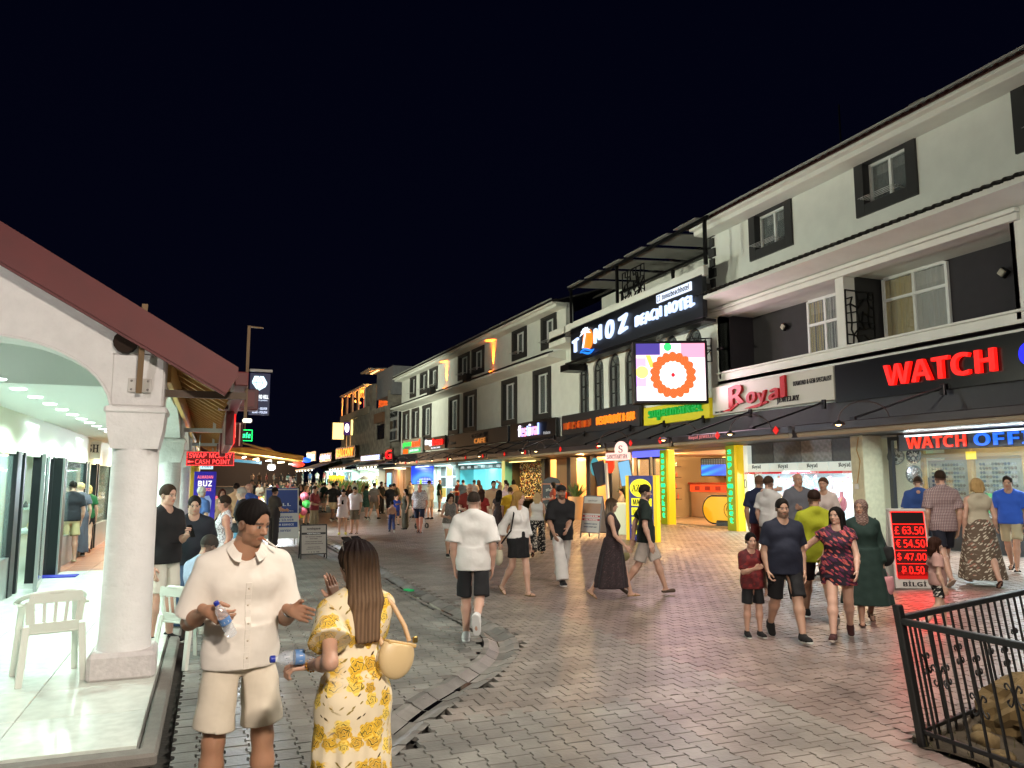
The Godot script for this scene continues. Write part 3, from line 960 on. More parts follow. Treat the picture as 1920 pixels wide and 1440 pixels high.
# ================================================================ canopies, gooseneck lamps, shop interiors on the right
func canopies() -> void:
	var bays:=[[-16.2,-7.0,"over the watch shop, with violet light on its arm"],[-22.0,-16.4,"over the jewellery window"],[-26.6,-22.2,"over the supermarket entrance"],[-34.2,-26.8,"over the restaurant doors"],[-40.5,-34.4,"over the golden jewellery wall"],[-47.5,-40.7,"over the pale blue shop window"],[-55.5,-47.7,"over the poster window"],[-63.5,-55.7,"over the blue television"]]
	var bar_m:=M(Color(.2,.18,.2),.35,.3)
	for i in bays.size():
		var b: Array=bays[i]
		var c:=thing("canopy","dark folding shop canopy "+b[2],"canopy",V(14.3,0,0),-90,"folding canopies along the right row")
		var x0: float=b[0]
		var x1: float=b[1]
		var g:=Geo.new()
		g.sheet(V(x0,3.2,.0),V(x1,3.2,.0),V(x1,3.42,-1.38),V(x0,3.42,-1.38),.03)
		part(c,"cloth",g,canopy_cloth)
		part(c,"front_bar",B(V((x0+x1)*.5,3.2,.06),V(x1 - x0,.2,.12),.02),bar_m)
		part(c,"roller",Geo.new().rod(V(x0+.05,3.05,.03),V(x1 - .05,3.05,.03),.065,10),M(Color(.55,.5,.42),.6))
		for e in [x0+(x1 - x0)*.3,x0+(x1 - x0)*.86]:
			var a:=Geo.new()
			a.rod(V(e - .9,3.36,-.05),V(e+.5,4.0,-1.34),.028,8)
			a.box(V(e - .9,3.33,-.04),V(.16,.1,.1),Basis(),.01)
			a.box(V(e+.5,3.95,-1.36),V(.12,.26,.08),Basis(),.01)
			part(c,"arm",a,M(Color(.12,.11,.13),.3,.6))
		part(c,"badge",Geo.new().box(V(x1 - .5,3.21,.13),V(.17,.17,.03),Basis(V(0,0,1),45*DEG),.005),E(Color(.9,.08,.05),.5,Color(.7,.06,.05)))
		if i>0: part(c,"badge",Geo.new().box(V((x0+x1)*.5 - .3,3.21,.13),V(.17,.17,.03),Basis(V(0,0,1),45*DEG),.005),E(Color(.9,.08,.05),.5,Color(.7,.06,.05)))
	words(self,numbered("bar_lettering"),"Royal JEWELLERY",E(Color(.9,.5,.5),.5),face(-20.2,3.2,14.17),1.6,.13,.01).set_meta("kind","thing")
	tag(get_child(get_child_count() - 1),"small pale lettering on the canopy bar over the jewellery window","lettering")
	var spots:=[[-13.2,"left of the red capital letters"],[-17.2,"at the right end of the jewellery window"],[-20.6,"over the supermarket's right pillar"],[-25.0,"under the yellow supermarket sign"],[-31.0,"over the restaurant doors"],[-32.6,"left of the restaurant doors"],[-38.8,"over the golden jewellery wall"],[-44.2,"over the pale blue window"],[-48.3,"over the posters"],[-54.5,"over the blue television"],[-59.0,"left of the blue television"]]
	for s in spots:
		var l:=thing("gooseneck_lamp","lit gooseneck lamp on the canopy bar "+s[1],"lamp",V(14.25,3.28,s[0]),-90,"gooseneck lamps on the canopies")
		var path:=PackedVector3Array()
		for k in 13:
			var a:=PI*k/12.0
			path.append(V(-.3+.3*cos(a),.42*sin(a) - .06*k/12.0,.45 - .45*cos(a)))
		part(l,"neck",Geo.new().tube(path,.016,6),M(Color(.3,.26,.26),.35,.6))
		part(l,"clamp",B(V(0,-.02,0),V(.1,.08,.08),.01),black_metal)
		var e:=path[12]
		part(l,"shade",Geo.new().lathe(PackedVector2Array([Vector2(.15,-.09),Vector2(.13,-.05),Vector2(.05,.0),Vector2(.02,.03),Vector2(.001,.03)]),14,e),M(Color(.12,.1,.1),.5))
		part(l,"bulb",Geo.new().ball(e+V(0,-.06,0),V(.07,.06,.07),10),E(Color(1.0,.82,.55),6.0))
		spot(l,e+V(0,-.1,0),V(0,-1,.12),Color(1.0,.78,.5),11.0,72.0,.06,.7)
func shops_near() -> void:
	var white:=M(Color(.8,.8,.78),.6)
	var grey_frame:=M(Color(.24,.25,.27),.4,.3)
	var p:=thing("watch_shop","brightly lit watch shop with sunglasses displays behind grey-framed glass","shop",V(17.4,0,0),-90)
	shop_room(p,-16.88,-6.0,.0,3.2,3.05,M(Color(.8,.78,.68),.6),M(Color(.7,.7,.7),.3),white)
	ceiling_panel(p,-16.0,-6.2,.0,3.0,2.98,Color(.92,1.0,1.0),45.0,1.3)
	front_strip(p,-16.0,-6.2,.3,3.02,Color(.93,1.0,1.0),16.0)
	var fr:=Geo.new()
	for z in [-16.1,-12.2,-8.4]: fr.box(V(z,1.6,.02),V(.12,2.9,.12))
	fr.box(V(-11.1,.92,.02),V(9.9,.1,.14))
	fr.box(V(-11.1,3.0,.02),V(9.9,.1,.118))
	part(p,"window_frame",fr,grey_frame)
	var kick:=Geo.new()
	for z in [[-16.0,-12.3],[-12.1,-8.5]]:
		kick.box(V((z[0]+z[1])*.5,.5,.0),V(z[1] - z[0],.76,.08),Basis(),.01)
		kick.box(V((z[0]+z[1])*.5,.52,.05),V(z[1] - z[0] - .4,.42,.02))
	part(p,"base_panel",kick,grey_frame)
	part(p,"pane",B(V(-14.15,1.95,.0),V(3.7,2.0,.012)),GL(Color(.9,1,1),.04))
	part(p,"pane",B(V(-10.3,1.95,.0),V(3.7,2.0,.012)),GL(Color(.9,1,1),.04))
	var hd:=part(p,"header_panel",B(V(-11.0,2.87,.1),V(9.6,.44,.06),.01),M(Color(.12,.12,.14),.4))
	letters(hd,"WATCH",[E(Color(1.0,.2,.1),1.0)],on(-14.57,2.85,.132),1.76,.3,.03)
	letters(hd,"OFFICE",[E(Color(.08,.4,1.0),1.0)],on(-12.4,2.85,.132),2.2,.3,.03)
	var dz:=-1.3
	part(p,"display_wall",B(V(-11.6,1.6,dz - .1),V(8.0,2.3,.06)),MN(Color(.78,.62,.36),.5,1.5))
	var fr2:=Geo.new()
	for z in [-16.25,-14.8,-13.3,-11.8,-11.0,-9.7]: fr2.box(V(z,1.75,dz - .02),V(.12,1.9,.1))
	for y in [1.2,2.55]: fr2.box(V(-13.0,y,dz - .022),V(6.6,.12,.1))
	part(p,"display_frame",fr2,M(Color(.78,.6,.32),.4))
	var gl:=Geo.new()
	for s in [-.045,.045]: gl.lathe(PackedVector2Array([Vector2(.001,.012),Vector2(.038,.01),Vector2(.04,0)]),8,V(s,0,0),Basis(V(1,0,0),V(0,0,1),V(0,-1,0)))
	gl.box(V(0,.012,.005),V(.16,.012,.01))
	var xf:=[]
	for bz in [-16.05,-14.6,-13.1,-10.85]:
		for j in 10:
			for i in 6: xf.append(T(V(bz+.15+i*.17,1.3+j*.11,dz+.0)))
	scatter(p,"sunglasses",gl.mesh(),StandardMaterial3D.new(),xf,[Color(.02,.02,.03),Color(.1,.05,.03),Color(.03,.04,.1),Color(.3,.3,.32)])
	for k in 4: part(p,"display_backing",B(V([-15.5,-14.05,-12.55,-10.3][k],1.82,dz - .06),V(1.25,1.2,.02)),M(Color(.62,.6,.56),.5))
	part(p,"counter_poster",B(V(-13.5,1.3,-.62),V(1.5,.5,.06)),E(Color(.02,.45,.2),.5,Color(.05,.5,.25)))
	part(p,"price_card",B(V(-14.2,2.5,-.6),V(.28,.2,.02)),E(Color(1.0,.85,.1),.6,Color(.8,.7,.1)))
	var wt:=Geo.new()
	wt.lathe(PackedVector2Array([Vector2(.05,0),Vector2(.05,.06),Vector2(.001,.06)]),8)
	wt.tube(PackedVector3Array([V(-.06,0,.05),V(-.06,.05,0),V(-.06,.05,-.06)]),.02,5)
	var wx:=[]
	var r:=seeded(12)
	for k in 70: wx.append(T(V(rnd(r,-15.8,-8.6),1.0,rnd(r,-.5,-.1)),rnd(r,0,360)))
	scatter(p,"watches",wt.mesh(),StandardMaterial3D.new(),wx,[Color(.7,.7,.72),Color(.2,.2,.2),Color(.6,.5,.25)])
	part(p,"window_shelf",B(V(-11.1,.96,-.35),V(9.7,.04,.6)),M(Color(.85,.85,.85),.3))
	part(p,"door_leaf",B(V(-7.2,1.6,-.02),V(1.8,2.6,.04)),GL(Color(.9,1,1),.06))
	for k in 3:
		var c:=thing("wall_clock",["white-faced wall clock shaped like a wristwatch, left of the display boards","wall clock shaped like a wristwatch with dark bezel, upper of the two beside the sunglasses","black-faced wall clock with white hour marks below the other one beside the sunglasses"][k],"clock",V(17.9,[2.53,2.55,2.03][k],[-16.42,-15.82,-15.85][k]),[-65,-90,-90][k])
		var rr: float=[.23,.23,.25][k]
		var bs:=Basis(V(1,0,0),V(0,0,1),V(0,-1,0))
		part(c,"rim",Geo.new().lathe(PackedVector2Array([Vector2(rr*.84,.03),Vector2(rr*.86,.07),Vector2(rr,.05),Vector2(rr,0)]),28,Vector3(),bs),M(Color(.5,.5,.52),.25,.8))
		part(c,"dial",Geo.new().lathe(PackedVector2Array([Vector2(.001,.035),Vector2(rr*.85,.034)]),28,Vector3(),bs),M([Color(.85,.85,.85),Color(.1,.12,.25),Color(.02,.02,.02)][k],.3))
		var mk:=Geo.new()
		for h in 12:
			var a:=TAU*h/12.0
			mk.box(V(cos(a),sin(a),0)*rr*.7+V(0,0,.042),V(rr*.16,rr*.07,.01),Basis(V(0,0,1),a))
		if k<2:
			for q in 3: mk.lathe(PackedVector2Array([Vector2(.001,.01),Vector2(rr*.2,.01),Vector2(rr*.2,0)]),14,V([-.36,.36,.0][q],[.05,.05,-.36][q],0)*rr+V(0,0,.036),bs)
		part(c,"hour_mark",mk,M(Color(.85,.85,.85) if k>0 else Color(.1,.1,.12),.4))
		var hn:=Geo.new()
		hn.bar(V(0,0,.05),V(rr*.3,rr*.35,.05),.012,.02)
		hn.bar(V(0,0,.052),V(-rr*.1,rr*.6,.052),.01,.015)
		part(c,"hand",hn,M(Color(.9,.9,.9) if k>0 else Color(.05,.05,.05)))
	var col:=thing("column","pale square column between the jewellery window and the watch shop","column",V(16.95,0,-16.55),0)
	part(col,"shaft",B(V(0,1.55,0),V(.7,3.1,.45),.015),MN(Color(.78,.77,.66),.7,.8,bump_wall,.1))
	part(col,"socket",B(V(-.37,1.7,-.05),V(.06,.14,.14),.02),white)
	part(col,"cable",Geo.new().tube(PackedVector3Array([V(-.36,3.05,.1),V(-.37,2.7,.02),V(-.36,2.4,.12),V(-.36,1.8,-.02)]),.008,5),M(Color(.7,.5,.1)))
	p=thing("jewellery_shop","jewellery shop window with pink busts under white header boxes","shop",V(17.3,0,0),-90)
	shop_room(p,-22.1,-16.9,-.3,2.4,3.05,M(Color(.75,.8,.82),.5),M(Color(.6,.58,.55),.3),white)
	ceiling_panel(p,-22.0,-17.0,-.3,2.3,2.2,Color(.9,.97,1.0),24.0,1.6)
	for k in 4:
		part(p,"stone_panel",B(V(-21.4+k*1.3,2.8,.02),V(1.28,.74,.06),.008),MN([Color(.24,.24,.24),Color(.42,.42,.43),Color(.58,.58,.59),Color(.26,.25,.24)][k],.4,3.0,bump_fine,.5,noise_blotch))
		var h:=part(p,"header_box",B(V(-21.4+k*1.3,2.28,.12),V(1.27,.28,.2),.01),E(Color(.9,1.0,.95),.22,Color(.75,.75,.75)))
		part(h,"red_edge",B(V(-21.4+k*1.3,2.11,.12),V(1.275,.06,.21)),E(Color(.7,.02,.08),.6,Color(.6,.03,.1)))
		words(h,"lettering","Royal",M(Color(.1,.1,.1)),on(-21.4+k*1.3,2.3,.225),.46,.16,.006,"serifslant")
		words(h,"lettering",["GOLD","GOLD","GOLD","DIAMOND"][k],M(Color(.9,.8,.8)),on(-21.3+k*1.3,2.11,.228),.36,.045,.004)
	area(p,V(-19.45,2.06,.16),V(0,-1,.5),Vector2(5.0,.1),Color(.9,1.0,1.0),13.0)
	part(p,"pane",B(V(-19.45,1.3,.0),V(5.1,1.56,.012)),GL(Color(.9,1,1),.04))
	part(p,"sill",B(V(-19.45,.33,-.1),V(5.1,.4,.3),.01),M(Color(.55,.52,.5),.3))
	part(p,"side_post",B(V(-22.0,1.55,.1),V(.3,3.0,.25),.01),E(Color(.9,.95,.9),.35,Color(.8,.8,.78)))
	words(p,"lettering","D",M(Color(.1,.1,.1)),on(-22.0,.9,.23),.14,.22,.006,"serif")
	words(p,"lettering","O",M(Color(.1,.1,.1)),on(-22.0,1.75,.23),.14,.3,.006,"serif")
	var pinks:=[Color(.72,.3,.42),Color(.8,.7,.72),Color(.6,.2,.3),Color(.85,.82,.8)]
	for k in 9:
		var z:=-21.5+k*.52
		var bs:=thing("jewellery_bust","necklace display bust in the jewellery window, number %s from the supermarket side" % ["one","two","three","four","five","six","seven","eight","nine"][k],"display bust",V(17.75+.12*(k % 2),.62,z),-90,"busts in the jewellery window")
		part(bs,"stand",Geo.new().lathe(PackedVector2Array([Vector2(.1,0),Vector2(.1,.03),Vector2(.03,.06),Vector2(.03,.3)]),10),M(Color(.8,.8,.8),.4))
		var gb:=Geo.new()
		gb.ball(V(0,.55+.1*(k % 3),0),V(.19,.24,.11),12)
		gb.rod(V(0,.72+.1*(k % 3),0),V(0,.92+.1*(k % 3),-.01),.055,8)
		part(bs,"bust",gb,M(pinks[k % 4],.6))
		var ch:=PackedVector3Array()
		for q in 15:
			var a:=PI*q/14.0
			ch.append(V(cos(a)*.1,.74+.1*(k % 3) - sin(a)*.16,.09+.03*sin(a)))
		part(bs,"necklace",Geo.new().tube(ch,.012,5),M(Color(.9,.75,.4),.2,.9))
	var gx:=[]
	var gc:=[]
	for k in 160:
		gx.append(Transform3D(Basis(V(0,0,1),rnd(r,0,3)).scaled(Vector3.ONE*rnd(r,.5,1.3)),V(rnd(r,-21.8,-17.1),rnd(r,.58,.62),rnd(r,-1.0,-.1))))
	for k in 60: gx.append(Transform3D(Basis(V(0,0,1),rnd(r,0,3)).scaled(Vector3.ONE*rnd(r,.5,1.3)),V(rnd(r,-21.8,-17.1),rnd(r,1.75,2.0),-.7)))
	scatter(p,"jewels",Geo.new().box(V(0,.02,0),V(.07,.05,.05),Basis(),.01).mesh(),StandardMaterial3D.new(),gx,[Color(.8,.8,.82),Color(.75,.55,.2),Color(.7,.2,.3),Color(.9,.9,.9)])
	part(p,"display_table",B(V(-19.4,.56,-.6),V(4.9,.05,1.0)),M(Color(.85,.84,.84),.3))
	for k in 3: part(p,"wall_cabinet",B(V(-18.3+k*.65,1.55,-2.2),V(.55,.8,.1),.01),M([Color(.25,.35,.36),Color(.4,.5,.52),Color(.3,.38,.4)][k],.2))
	var lime:=E(Color(.35,.38,.02),.8,Color(.45,.48,.05))
	var yel:=E(Color(.75,.62,.03),.55,Color(.75,.64,.08))
	for k in 2:
		var sgn:=thing("supermarket_pillar",["lime and yellow pillar with green vertical lettering, nearer side of the supermarket entrance","lime and yellow pillar with green vertical lettering, farther side of the supermarket entrance"][k],"pillar",V(16.85,0,[-22.45,-26.75][k]),-90)
		part(sgn,"panel",B(V(0,1.6,-.1),V(.5,2.95,.3),.01),lime)
		part(sgn,"edge",B(V(.32,1.6,-.09),V(.14,2.95,.32),.01),yel)
		var s:="supermarket"
		for i in s.length(): words(sgn,"letter",s[i],E(Color(.1,1.0,.55),1.3),on(0,2.85 - i*.235,.055),.17 if s[i] != "m" else .26,[.15,.15,.19,.15,.15,.15,.15,.15,.2,.15,.19][i],.03)
	p=thing("supermarket","open supermarket entrance with a bar counter, bottle shelves and escalator","shop",V(17.3,0,0),-90)
	shop_room(p,-32.0,-22.3,-.4,8.0,3.0,M(Color(.52,.45,.35),.7),M(Color(.5,.44,.37),.3),M(Color(.66,.54,.42),.6))
	for k in 3: omni(part(p,"ceiling_lamp",B(V(-24.0 - k*1.6,2.96,-2.0 - k),V(.3,.04,.3)),E(Color(1.0,.8,.5),3.0)),V(-24.0 - k*1.6,2.8,-2.0 - k),Color(1.0,.82,.58),11.0)
	var bar:=part(p,"bar_counter",B(V(-29.4,.75,-4.3),V(4.4,1.2,.5),.02),M(Color(.55,.42,.3),.5))
	part(bar,"counter_top",B(V(-29.4,1.72,-4.3),V(4.6,.08,.7),.01),M(Color(.55,.16,.06),.3))
	part(bar,"glowing_front",B(V(-29.4,1.5,-4.03),V(4.4,.32,.04)),E(Color(1.0,.25,.06),1.0))
	for k in 5: part(bar,"emblem",B(V(-31.0+k*.8,1.5,-4.0),V(.4,.2,.02),.01),M(Color(.5,.1,.03)))
	for y in [2.05,2.4,2.75]: part(p,"shelf",B(V(-29.0,y - .02,-5.6),V(4.0,.03,.3)),M(Color(.3,.16,.08),.4))
	bottle_rows(p,"bottles",V(-30.4,0,-5.6),2.6,[2.05,2.4],22,5,[Color(.3,.15,.05),Color(.05,.12,.05),Color(.6,.6,.55),Color(.4,.05,.04),Color(.5,.35,.1)])
	area(p,V(-29.0,2.9,-5.2),V(0,-.6,-1),Vector2(3.5,.1),Color(1.0,.7,.35),6.0)
	part(p,"strip_lamp",B(V(-29.0,2.95,-5.3),V(3.5,.03,.06)),E(Color(1.0,.75,.4),2.0))
	var im:=Image.create(96,54,false,Image.FORMAT_RGB8)
	for j in 54:
		for i in 96:
			var u:=i/96.0
			var v:=j/54.0
			var c:=Color(.05,.3,.9).lerp(Color(.2,.65,.95),clampf(.5+.5*sin(u*9+v*14),0,1)*(1 - u))
			if v<.35: c=Color(.05,.08,.07).lerp(Color(.7,.7,.65),absf(sin(u*40.0)*sin(v*33.0))*.6)
			im.set_pixel(i,j,c)
	var tv:=thing("television","television showing blue water above the orange bar counter","television",V(20.9,0,-28.9),-80)
	part(tv,"casing",B(V(0,2.45,-.05),V(1.95,.82,.08),.01),black_metal)
	var q:=Geo.new()
	q.quad(V(-.93,2.08,0),V(.93,2.08,0),V(.93,2.82,0),V(-.93,2.82,0))
	part(tv,"display",q,img_mat(im,1.1))
	var es:=thing("escalator","yellow oval sign panel with black rubber rails at the foot of the escalator","escalator",V(18.2,0,-24.6),-68)
	for k in 2:
		var oz:=PackedVector2Array()
		for i in 32:
			var a:=TAU*i/32.0
			oz.append(Vector2(signf(cos(a))*.7+cos(a)*.48,.75+sin(a)*.5))
		var e:=part(es,"balustrade",Geo.new().prism(oz,T(V(k*1.1,0,-.3 - k*.8)),.08),M(Color(.75,.68,.5),.3) if k==1 else E(Color(.95,.66,.05),.45,Color(.8,.6,.08)))
		var ring:=PackedVector3Array()
		for i in 33:
			var a:=TAU*(i % 32)/32.0
			ring.append(V(k*1.1+signf(cos(a))*.7+cos(a)*.5,.75+sin(a)*.52,-.26 - k*.8))
		part(e,"rail",Geo.new().tube(ring,.05,6,false),M(Color(.03,.03,.03),.4))
		if k==0:
			var rg:=PackedVector3Array()
			for i in 25:
				var a:=TAU*i/24.0
				rg.append(V(cos(a)*.36+.1,.75+sin(a)*.34,-.21))
			part(e,"ring_mark",Geo.new().tube(rg,.012,4,false),M(Color(.1,.08,.03)))
			words(e,"lettering","AZDA",M(Color(.1,.08,.03)),on(.1,.82,-.215),.56,.18,.01,"serifbold")
			words(e,"lettering","AVM",M(Color(.1,.08,.03)),on(.1,.62,-.215),.34,.12,.01)
		part(es,"foot",B(V(k*1.1,.2,-.3 - k*.8),V(1.2,.3,.3),.04),M(Color(.08,.08,.08),.5))
	p=thing("restaurant","restaurant front with dark framed folding doors and warm wood interior","shop",V(17.3,0,0),-90)
	shop_room(p,-39.5,-32.1,-.2,6.0,3.0,M(Color(.6,.48,.34),.7),M(Color(.55,.47,.36),.35),M(Color(.6,.48,.34),.6))
	for k in 4: omni(part(p,"ceiling_lamp",B(V(-38.4+k*1.7,2.95,-1.6 - (k % 2)),V(.4,.04,.4)),E(Color(1.0,.7,.35),3.0)),V(-38.4+k*1.7,2.75,-1.6 - (k % 2)),Color(1.0,.78,.5),14.0)
	var fl:=Geo.new()
	for z in [-27.1,-28.2,-28.5,-29.5,-30.0]:
		fl.box(V(z,1.5,.02),V(.09,2.7,.1))
	for z in [[-28.2,-27.1],[-29.5,-28.5]]:
		for y in [.2,.95,2.8]: fl.box(V((z[0]+z[1])*.5,y,.02),V(1.0,.09,.09))
	part(p,"folding_door",fl,M(Color(.1,.1,.1),.4))
	part(p,"pane",B(V(-28.3,1.6,.0),V(2.2,2.5,.01)),GL(Color(1,.95,.85),.08))
	omni(part(p,"ceiling_lamp",B(V(-28.6,2.9,-.8),V(.3,.04,.3)),E(Color(1.0,.7,.35),3.0)),V(-28.6,2.7,-.8),Color(1.0,.8,.55),9.0)
	part(p,"lit_header",B(V(-28.3,2.98,.2),V(2.6,.28,.12),.01),E(Color(.4,.42,1.0),1.0))
	for z in [-31.6,-33.8,-36.0,-39.3]: part(p,"column",B(V(z,1.55,.1),V(.42,3.0,.4),.02),M(Color(.14,.13,.13),.4))
	part(p,"cream_panel",B(V(-38.0,1.6,-.4),V(1.8,2.9,.1)),M(Color(.7,.6,.45),.7))
	part(p,"orange_counter",B(V(-37.2,.65,.3),V(1.7,1.2,.6),.03),E(Color(.9,.25,.04),.3,Color(.7,.22,.06)))
	for y in [1.0,1.5,2.0,2.5]: part(p,"shelf",B(V(-33.2,y,-3.0),V(4.4,.04,.3)),M(Color(.25,.14,.08),.4))
	bottle_rows(p,"bottles",V(-33.2,.02,-3.0),4.2,[1.0,1.5,2.0,2.5],34,15,[Color(.35,.18,.05),Color(.05,.14,.05),Color(.6,.6,.5),Color(.5,.1,.05),Color(.6,.4,.12)])
	area(p,V(-33.2,2.85,-2.4),V(0,-.7,-1),Vector2(4.0,.1),Color(1.0,.75,.4),5.0)
	part(p,"strip_lamp",B(V(-33.2,2.9,-2.4),V(4.0,.03,.06)),E(Color(1.0,.75,.4),2.0))
	for k in 2:
		var g:=Geo.new()
		g.lathe(PackedVector2Array([Vector2(.001,.05),Vector2(.42,.05),Vector2(.42,0)]),28,V(-33.0+k*1.5,2.5+k*.1,.3),Basis(V(1,0,0),V(0,0,1),V(0,-1,0)))
		part(p,"round_sign",g,[E(Color(.25,.6,.65),.7),E(Color(1.0,.25,.08),.6)][k])
	p=thing("jewellery_stall_front","wall of glittering golden necklaces and charms under warm light","shop",V(17.3,0,0),-90)
	shop_room(p,-45.0,-39.6,-.1,2.5,3.0,M(Color(.3,.26,.2),.6),M(Color(.4,.35,.3),.4),white)
	part(p,"display_wall",B(V(-42.2,1.8,-.5),V(4.6,2.3,.1)),M(Color(.06,.05,.045),.5))
	front_strip(p,-44.6,-39.9,.25,2.95,Color(1.0,.85,.5),16.0,3.0)
	gx=[]
	for k in 1100: gx.append(Transform3D(Basis(V(0,0,1),rnd(r,0,3)).scaled(V(rnd(r,.5,1.6),rnd(r,.6,2.0),1)),V(rnd(r,-44.4,-40.0),rnd(r,.8,2.9),-.42+rnd(r,0,.06))))
	scatter(p,"charms",Geo.new().box(V(0,0,0),V(.045,.05,.02),Basis(V(0,0,1),.7),.006).mesh(),StandardMaterial3D.new(),gx,[Color(.8,.6,.2),Color(.9,.8,.5),Color(.2,.15,.1),Color(.85,.85,.8),Color(.05,.05,.08),Color(.5,.1,.05)])
	var tb:=part(p,"display_table",B(V(-42.0,.8,.5),V(4.4,.1,.8),.01),M(Color(.3,.18,.08),.5))
	for z in [-44.0,-40.0]: part(tb,"leg",B(V(z,.42,.5),V(.08,.7,.08)),M(Color(.2,.12,.06)))
	gx=[]
	for k in 90: gx.append(Transform3D(Basis(V(0,1,0),rnd(r,0,3)).scaled(Vector3.ONE*rnd(r,.6,1.5)),V(rnd(r,-44.0,-40.0),.88,rnd(r,.2,.8))))
	scatter(p,"trinkets",Geo.new().box(V(0,.02,0),V(.12,.08,.08),Basis(),.015).mesh(),StandardMaterial3D.new(),gx,[Color(.6,.2,.1),Color(.8,.6,.3),Color(.7,.7,.7),Color(.3,.1,.08)])
func lit_window(called: String,label: String,z0: float,z1: float,x: float,wallc: Color,light: Color,e: float) -> Node3D:
	var p:=thing(called,label,"shop",V(x,0,0),-90)
	shop_room(p,z0,z1,.0,2.6,3.0,M(wallc,.6),M(Color(.6,.6,.6),.3),M(Color(.85,.85,.85),.6))
	ceiling_panel(p,z0,z1,-.1,2.4,2.94,light,e*6.0,2.0)
	front_strip(p,z0,z1,.2,2.98,light,e*2.6,2.5)
	return p
func shops_far() -> void:
	var r:=seeded(77)
	var p:=lit_window("blue_shop","shop window glowing pale turquoise with dark header labels",-54.6,-45.2,17.0,Color(.45,.75,.78),Color(.75,1.0,1.0),6.0)
	for k in 3: part(p,"backdrop_panel",B(V(-52.6+k*2.8,1.7,-.9),V(2.7,2.1,.06)),E(Color(.35,.75,.8),.75,Color(.5,.75,.78)))
	var hd:=part(p,"header_panel",B(V(-49.9,2.78,.05),V(9.0,.36,.06)),M(Color(.06,.07,.08),.4))
	for k in 6: words(hd,"lettering","GOLD",E(Color(.8,.85,.85),.7),on(-53.6+k*1.5,2.78,.085),.7,.16,.01)
	part(p,"side_frame",B(V(-45.3,1.6,.06),V(.2,2.9,.16)),E(Color(.9,.85,.5),.6))
	part(p,"counter",B(V(-49.9,.62,.3),V(8.6,1.0,.7),.02),M(Color(.14,.1,.08),.4))
	var gx:=[]
	for k in 120: gx.append(Transform3D(Basis(V(0,1,0),rnd(r,0,3)).scaled(Vector3.ONE*rnd(r,.5,1.4)),V(rnd(r,-54,-45.8),1.13,rnd(r,.0,.6))))
	scatter(p,"trinkets",Geo.new().box(V(0,.04,0),V(.14,.16,.1),Basis(),.02).mesh(),StandardMaterial3D.new(),gx,[Color(.7,.7,.7),Color(.5,.3,.1),Color(.1,.1,.1),Color(.6,.1,.1)])
	p=lit_window("poster_shop","white shop front papered with product pictures beside the blue television",-60.0,-54.8,16.8,Color(.8,.85,.85),Color(.85,1.0,.98),6.0)
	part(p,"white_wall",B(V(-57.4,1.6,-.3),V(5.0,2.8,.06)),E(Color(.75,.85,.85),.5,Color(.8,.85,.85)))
	for j in 3:
		for i in 3: part(p,"picture",B(V(-59.0+i*1.6,2.55 - j*.82,-.24),V(1.35,.7,.03)),M([Color(.4,.42,.45),Color(.2,.2,.22),Color(.75,.6,.2),Color(.7,.72,.75),Color(.3,.35,.4)][(i*2+j) % 5],.4))
	p=lit_window("tv_shop","pale shop front holding a large blue television",-66.8,-60.2,16.6,Color(.75,.78,.75),Color(.9,1.0,.98),5.0)
	part(p,"white_wall",B(V(-63.5,1.6,-.4),V(6.2,2.8,.06)),M(Color(.75,.76,.74),.6))
	var im:=Image.create(96,60,false,Image.FORMAT_RGB8)
	for j in 60:
		for i in 96:
			var d:=Vector2((i - 56)/60.0,(j - 60)/42.0).length()
			var c:=Color(.05,.22,.85).lerp(Color(.35,.65,1.0),clampf(1.2 - absf(d - .75)*3.0,0,1)*.7)
			if d<.55: c=Color(.1,.15,.8).lerp(Color(.9,.95,1.0),absf(sin(i*.5)*sin(j*.4))*(1.0 if j>36 else .2))
			if i>34 and i<44 and j>44: c=Color(.6,.8,.2)
			im.set_pixel(i,j,c)
	var tv:=thing("television","large blue television hanging in the pale shop front","television",V(16.5,0,-63.3),-82)
	part(tv,"casing",B(V(0,2.3,-.06),V(5.3,1.6,.1),.02),black_metal)
	var q:=Geo.new()
	q.quad(V(-2.6,1.55,0),V(2.6,1.55,0),V(2.6,3.05,0),V(-2.6,3.05,0))
	part(tv,"display",q,img_mat(im,1.2))
	p=lit_window("wood_shop","shop with beige wooden doors and small lit screens",-76.0,-67.2,16.0,Color(.6,.42,.26),Color(1.0,.9,.75),5.0)
	for k in 4: part(p,"wooden_door",B(V(-75.0+k*2.2,1.5,-.4),V(1.9,2.7,.1),.02),M(Color(.6,.42,.26),.6))
	part(p,"lit_screen",B(V(-74.2,1.9,.0),V(1.6,1.3,.06)),E(Color(.5,.8,1.0),1.3))
	p=lit_window("white_shop","dazzling white shop front with a patterned parasol in the doorway",-86.5,-76.4,15.4,Color(.85,.88,.85),Color(.9,1.0,.95),30.0)
	gx=[]
	for k in 90: gx.append(Transform3D(Basis().scaled(V(rnd(r,.6,2),rnd(r,.6,2.5),1)),V(rnd(r,-86,-77),rnd(r,.5,2.6),rnd(r,-1.4,-.3))))
	scatter(p,"hanging_goods",Geo.new().box(V(0,0,0),V(.25,.3,.1),Basis(),.03).mesh(),StandardMaterial3D.new(),gx,[Color(.7,.72,.7),Color(.1,.1,.1),Color(.7,.65,.1),Color(.4,.6,.65),Color(.6,.3,.2)])
	var um:=part(p,"parasol",Geo.new().lathe(PackedVector2Array([Vector2(1.3,1.9),Vector2(.9,2.25),Vector2(.4,2.5),Vector2(.001,2.6)]),14,V(-78.5,0,.3)),M(Color(.5,.42,.35),.8))
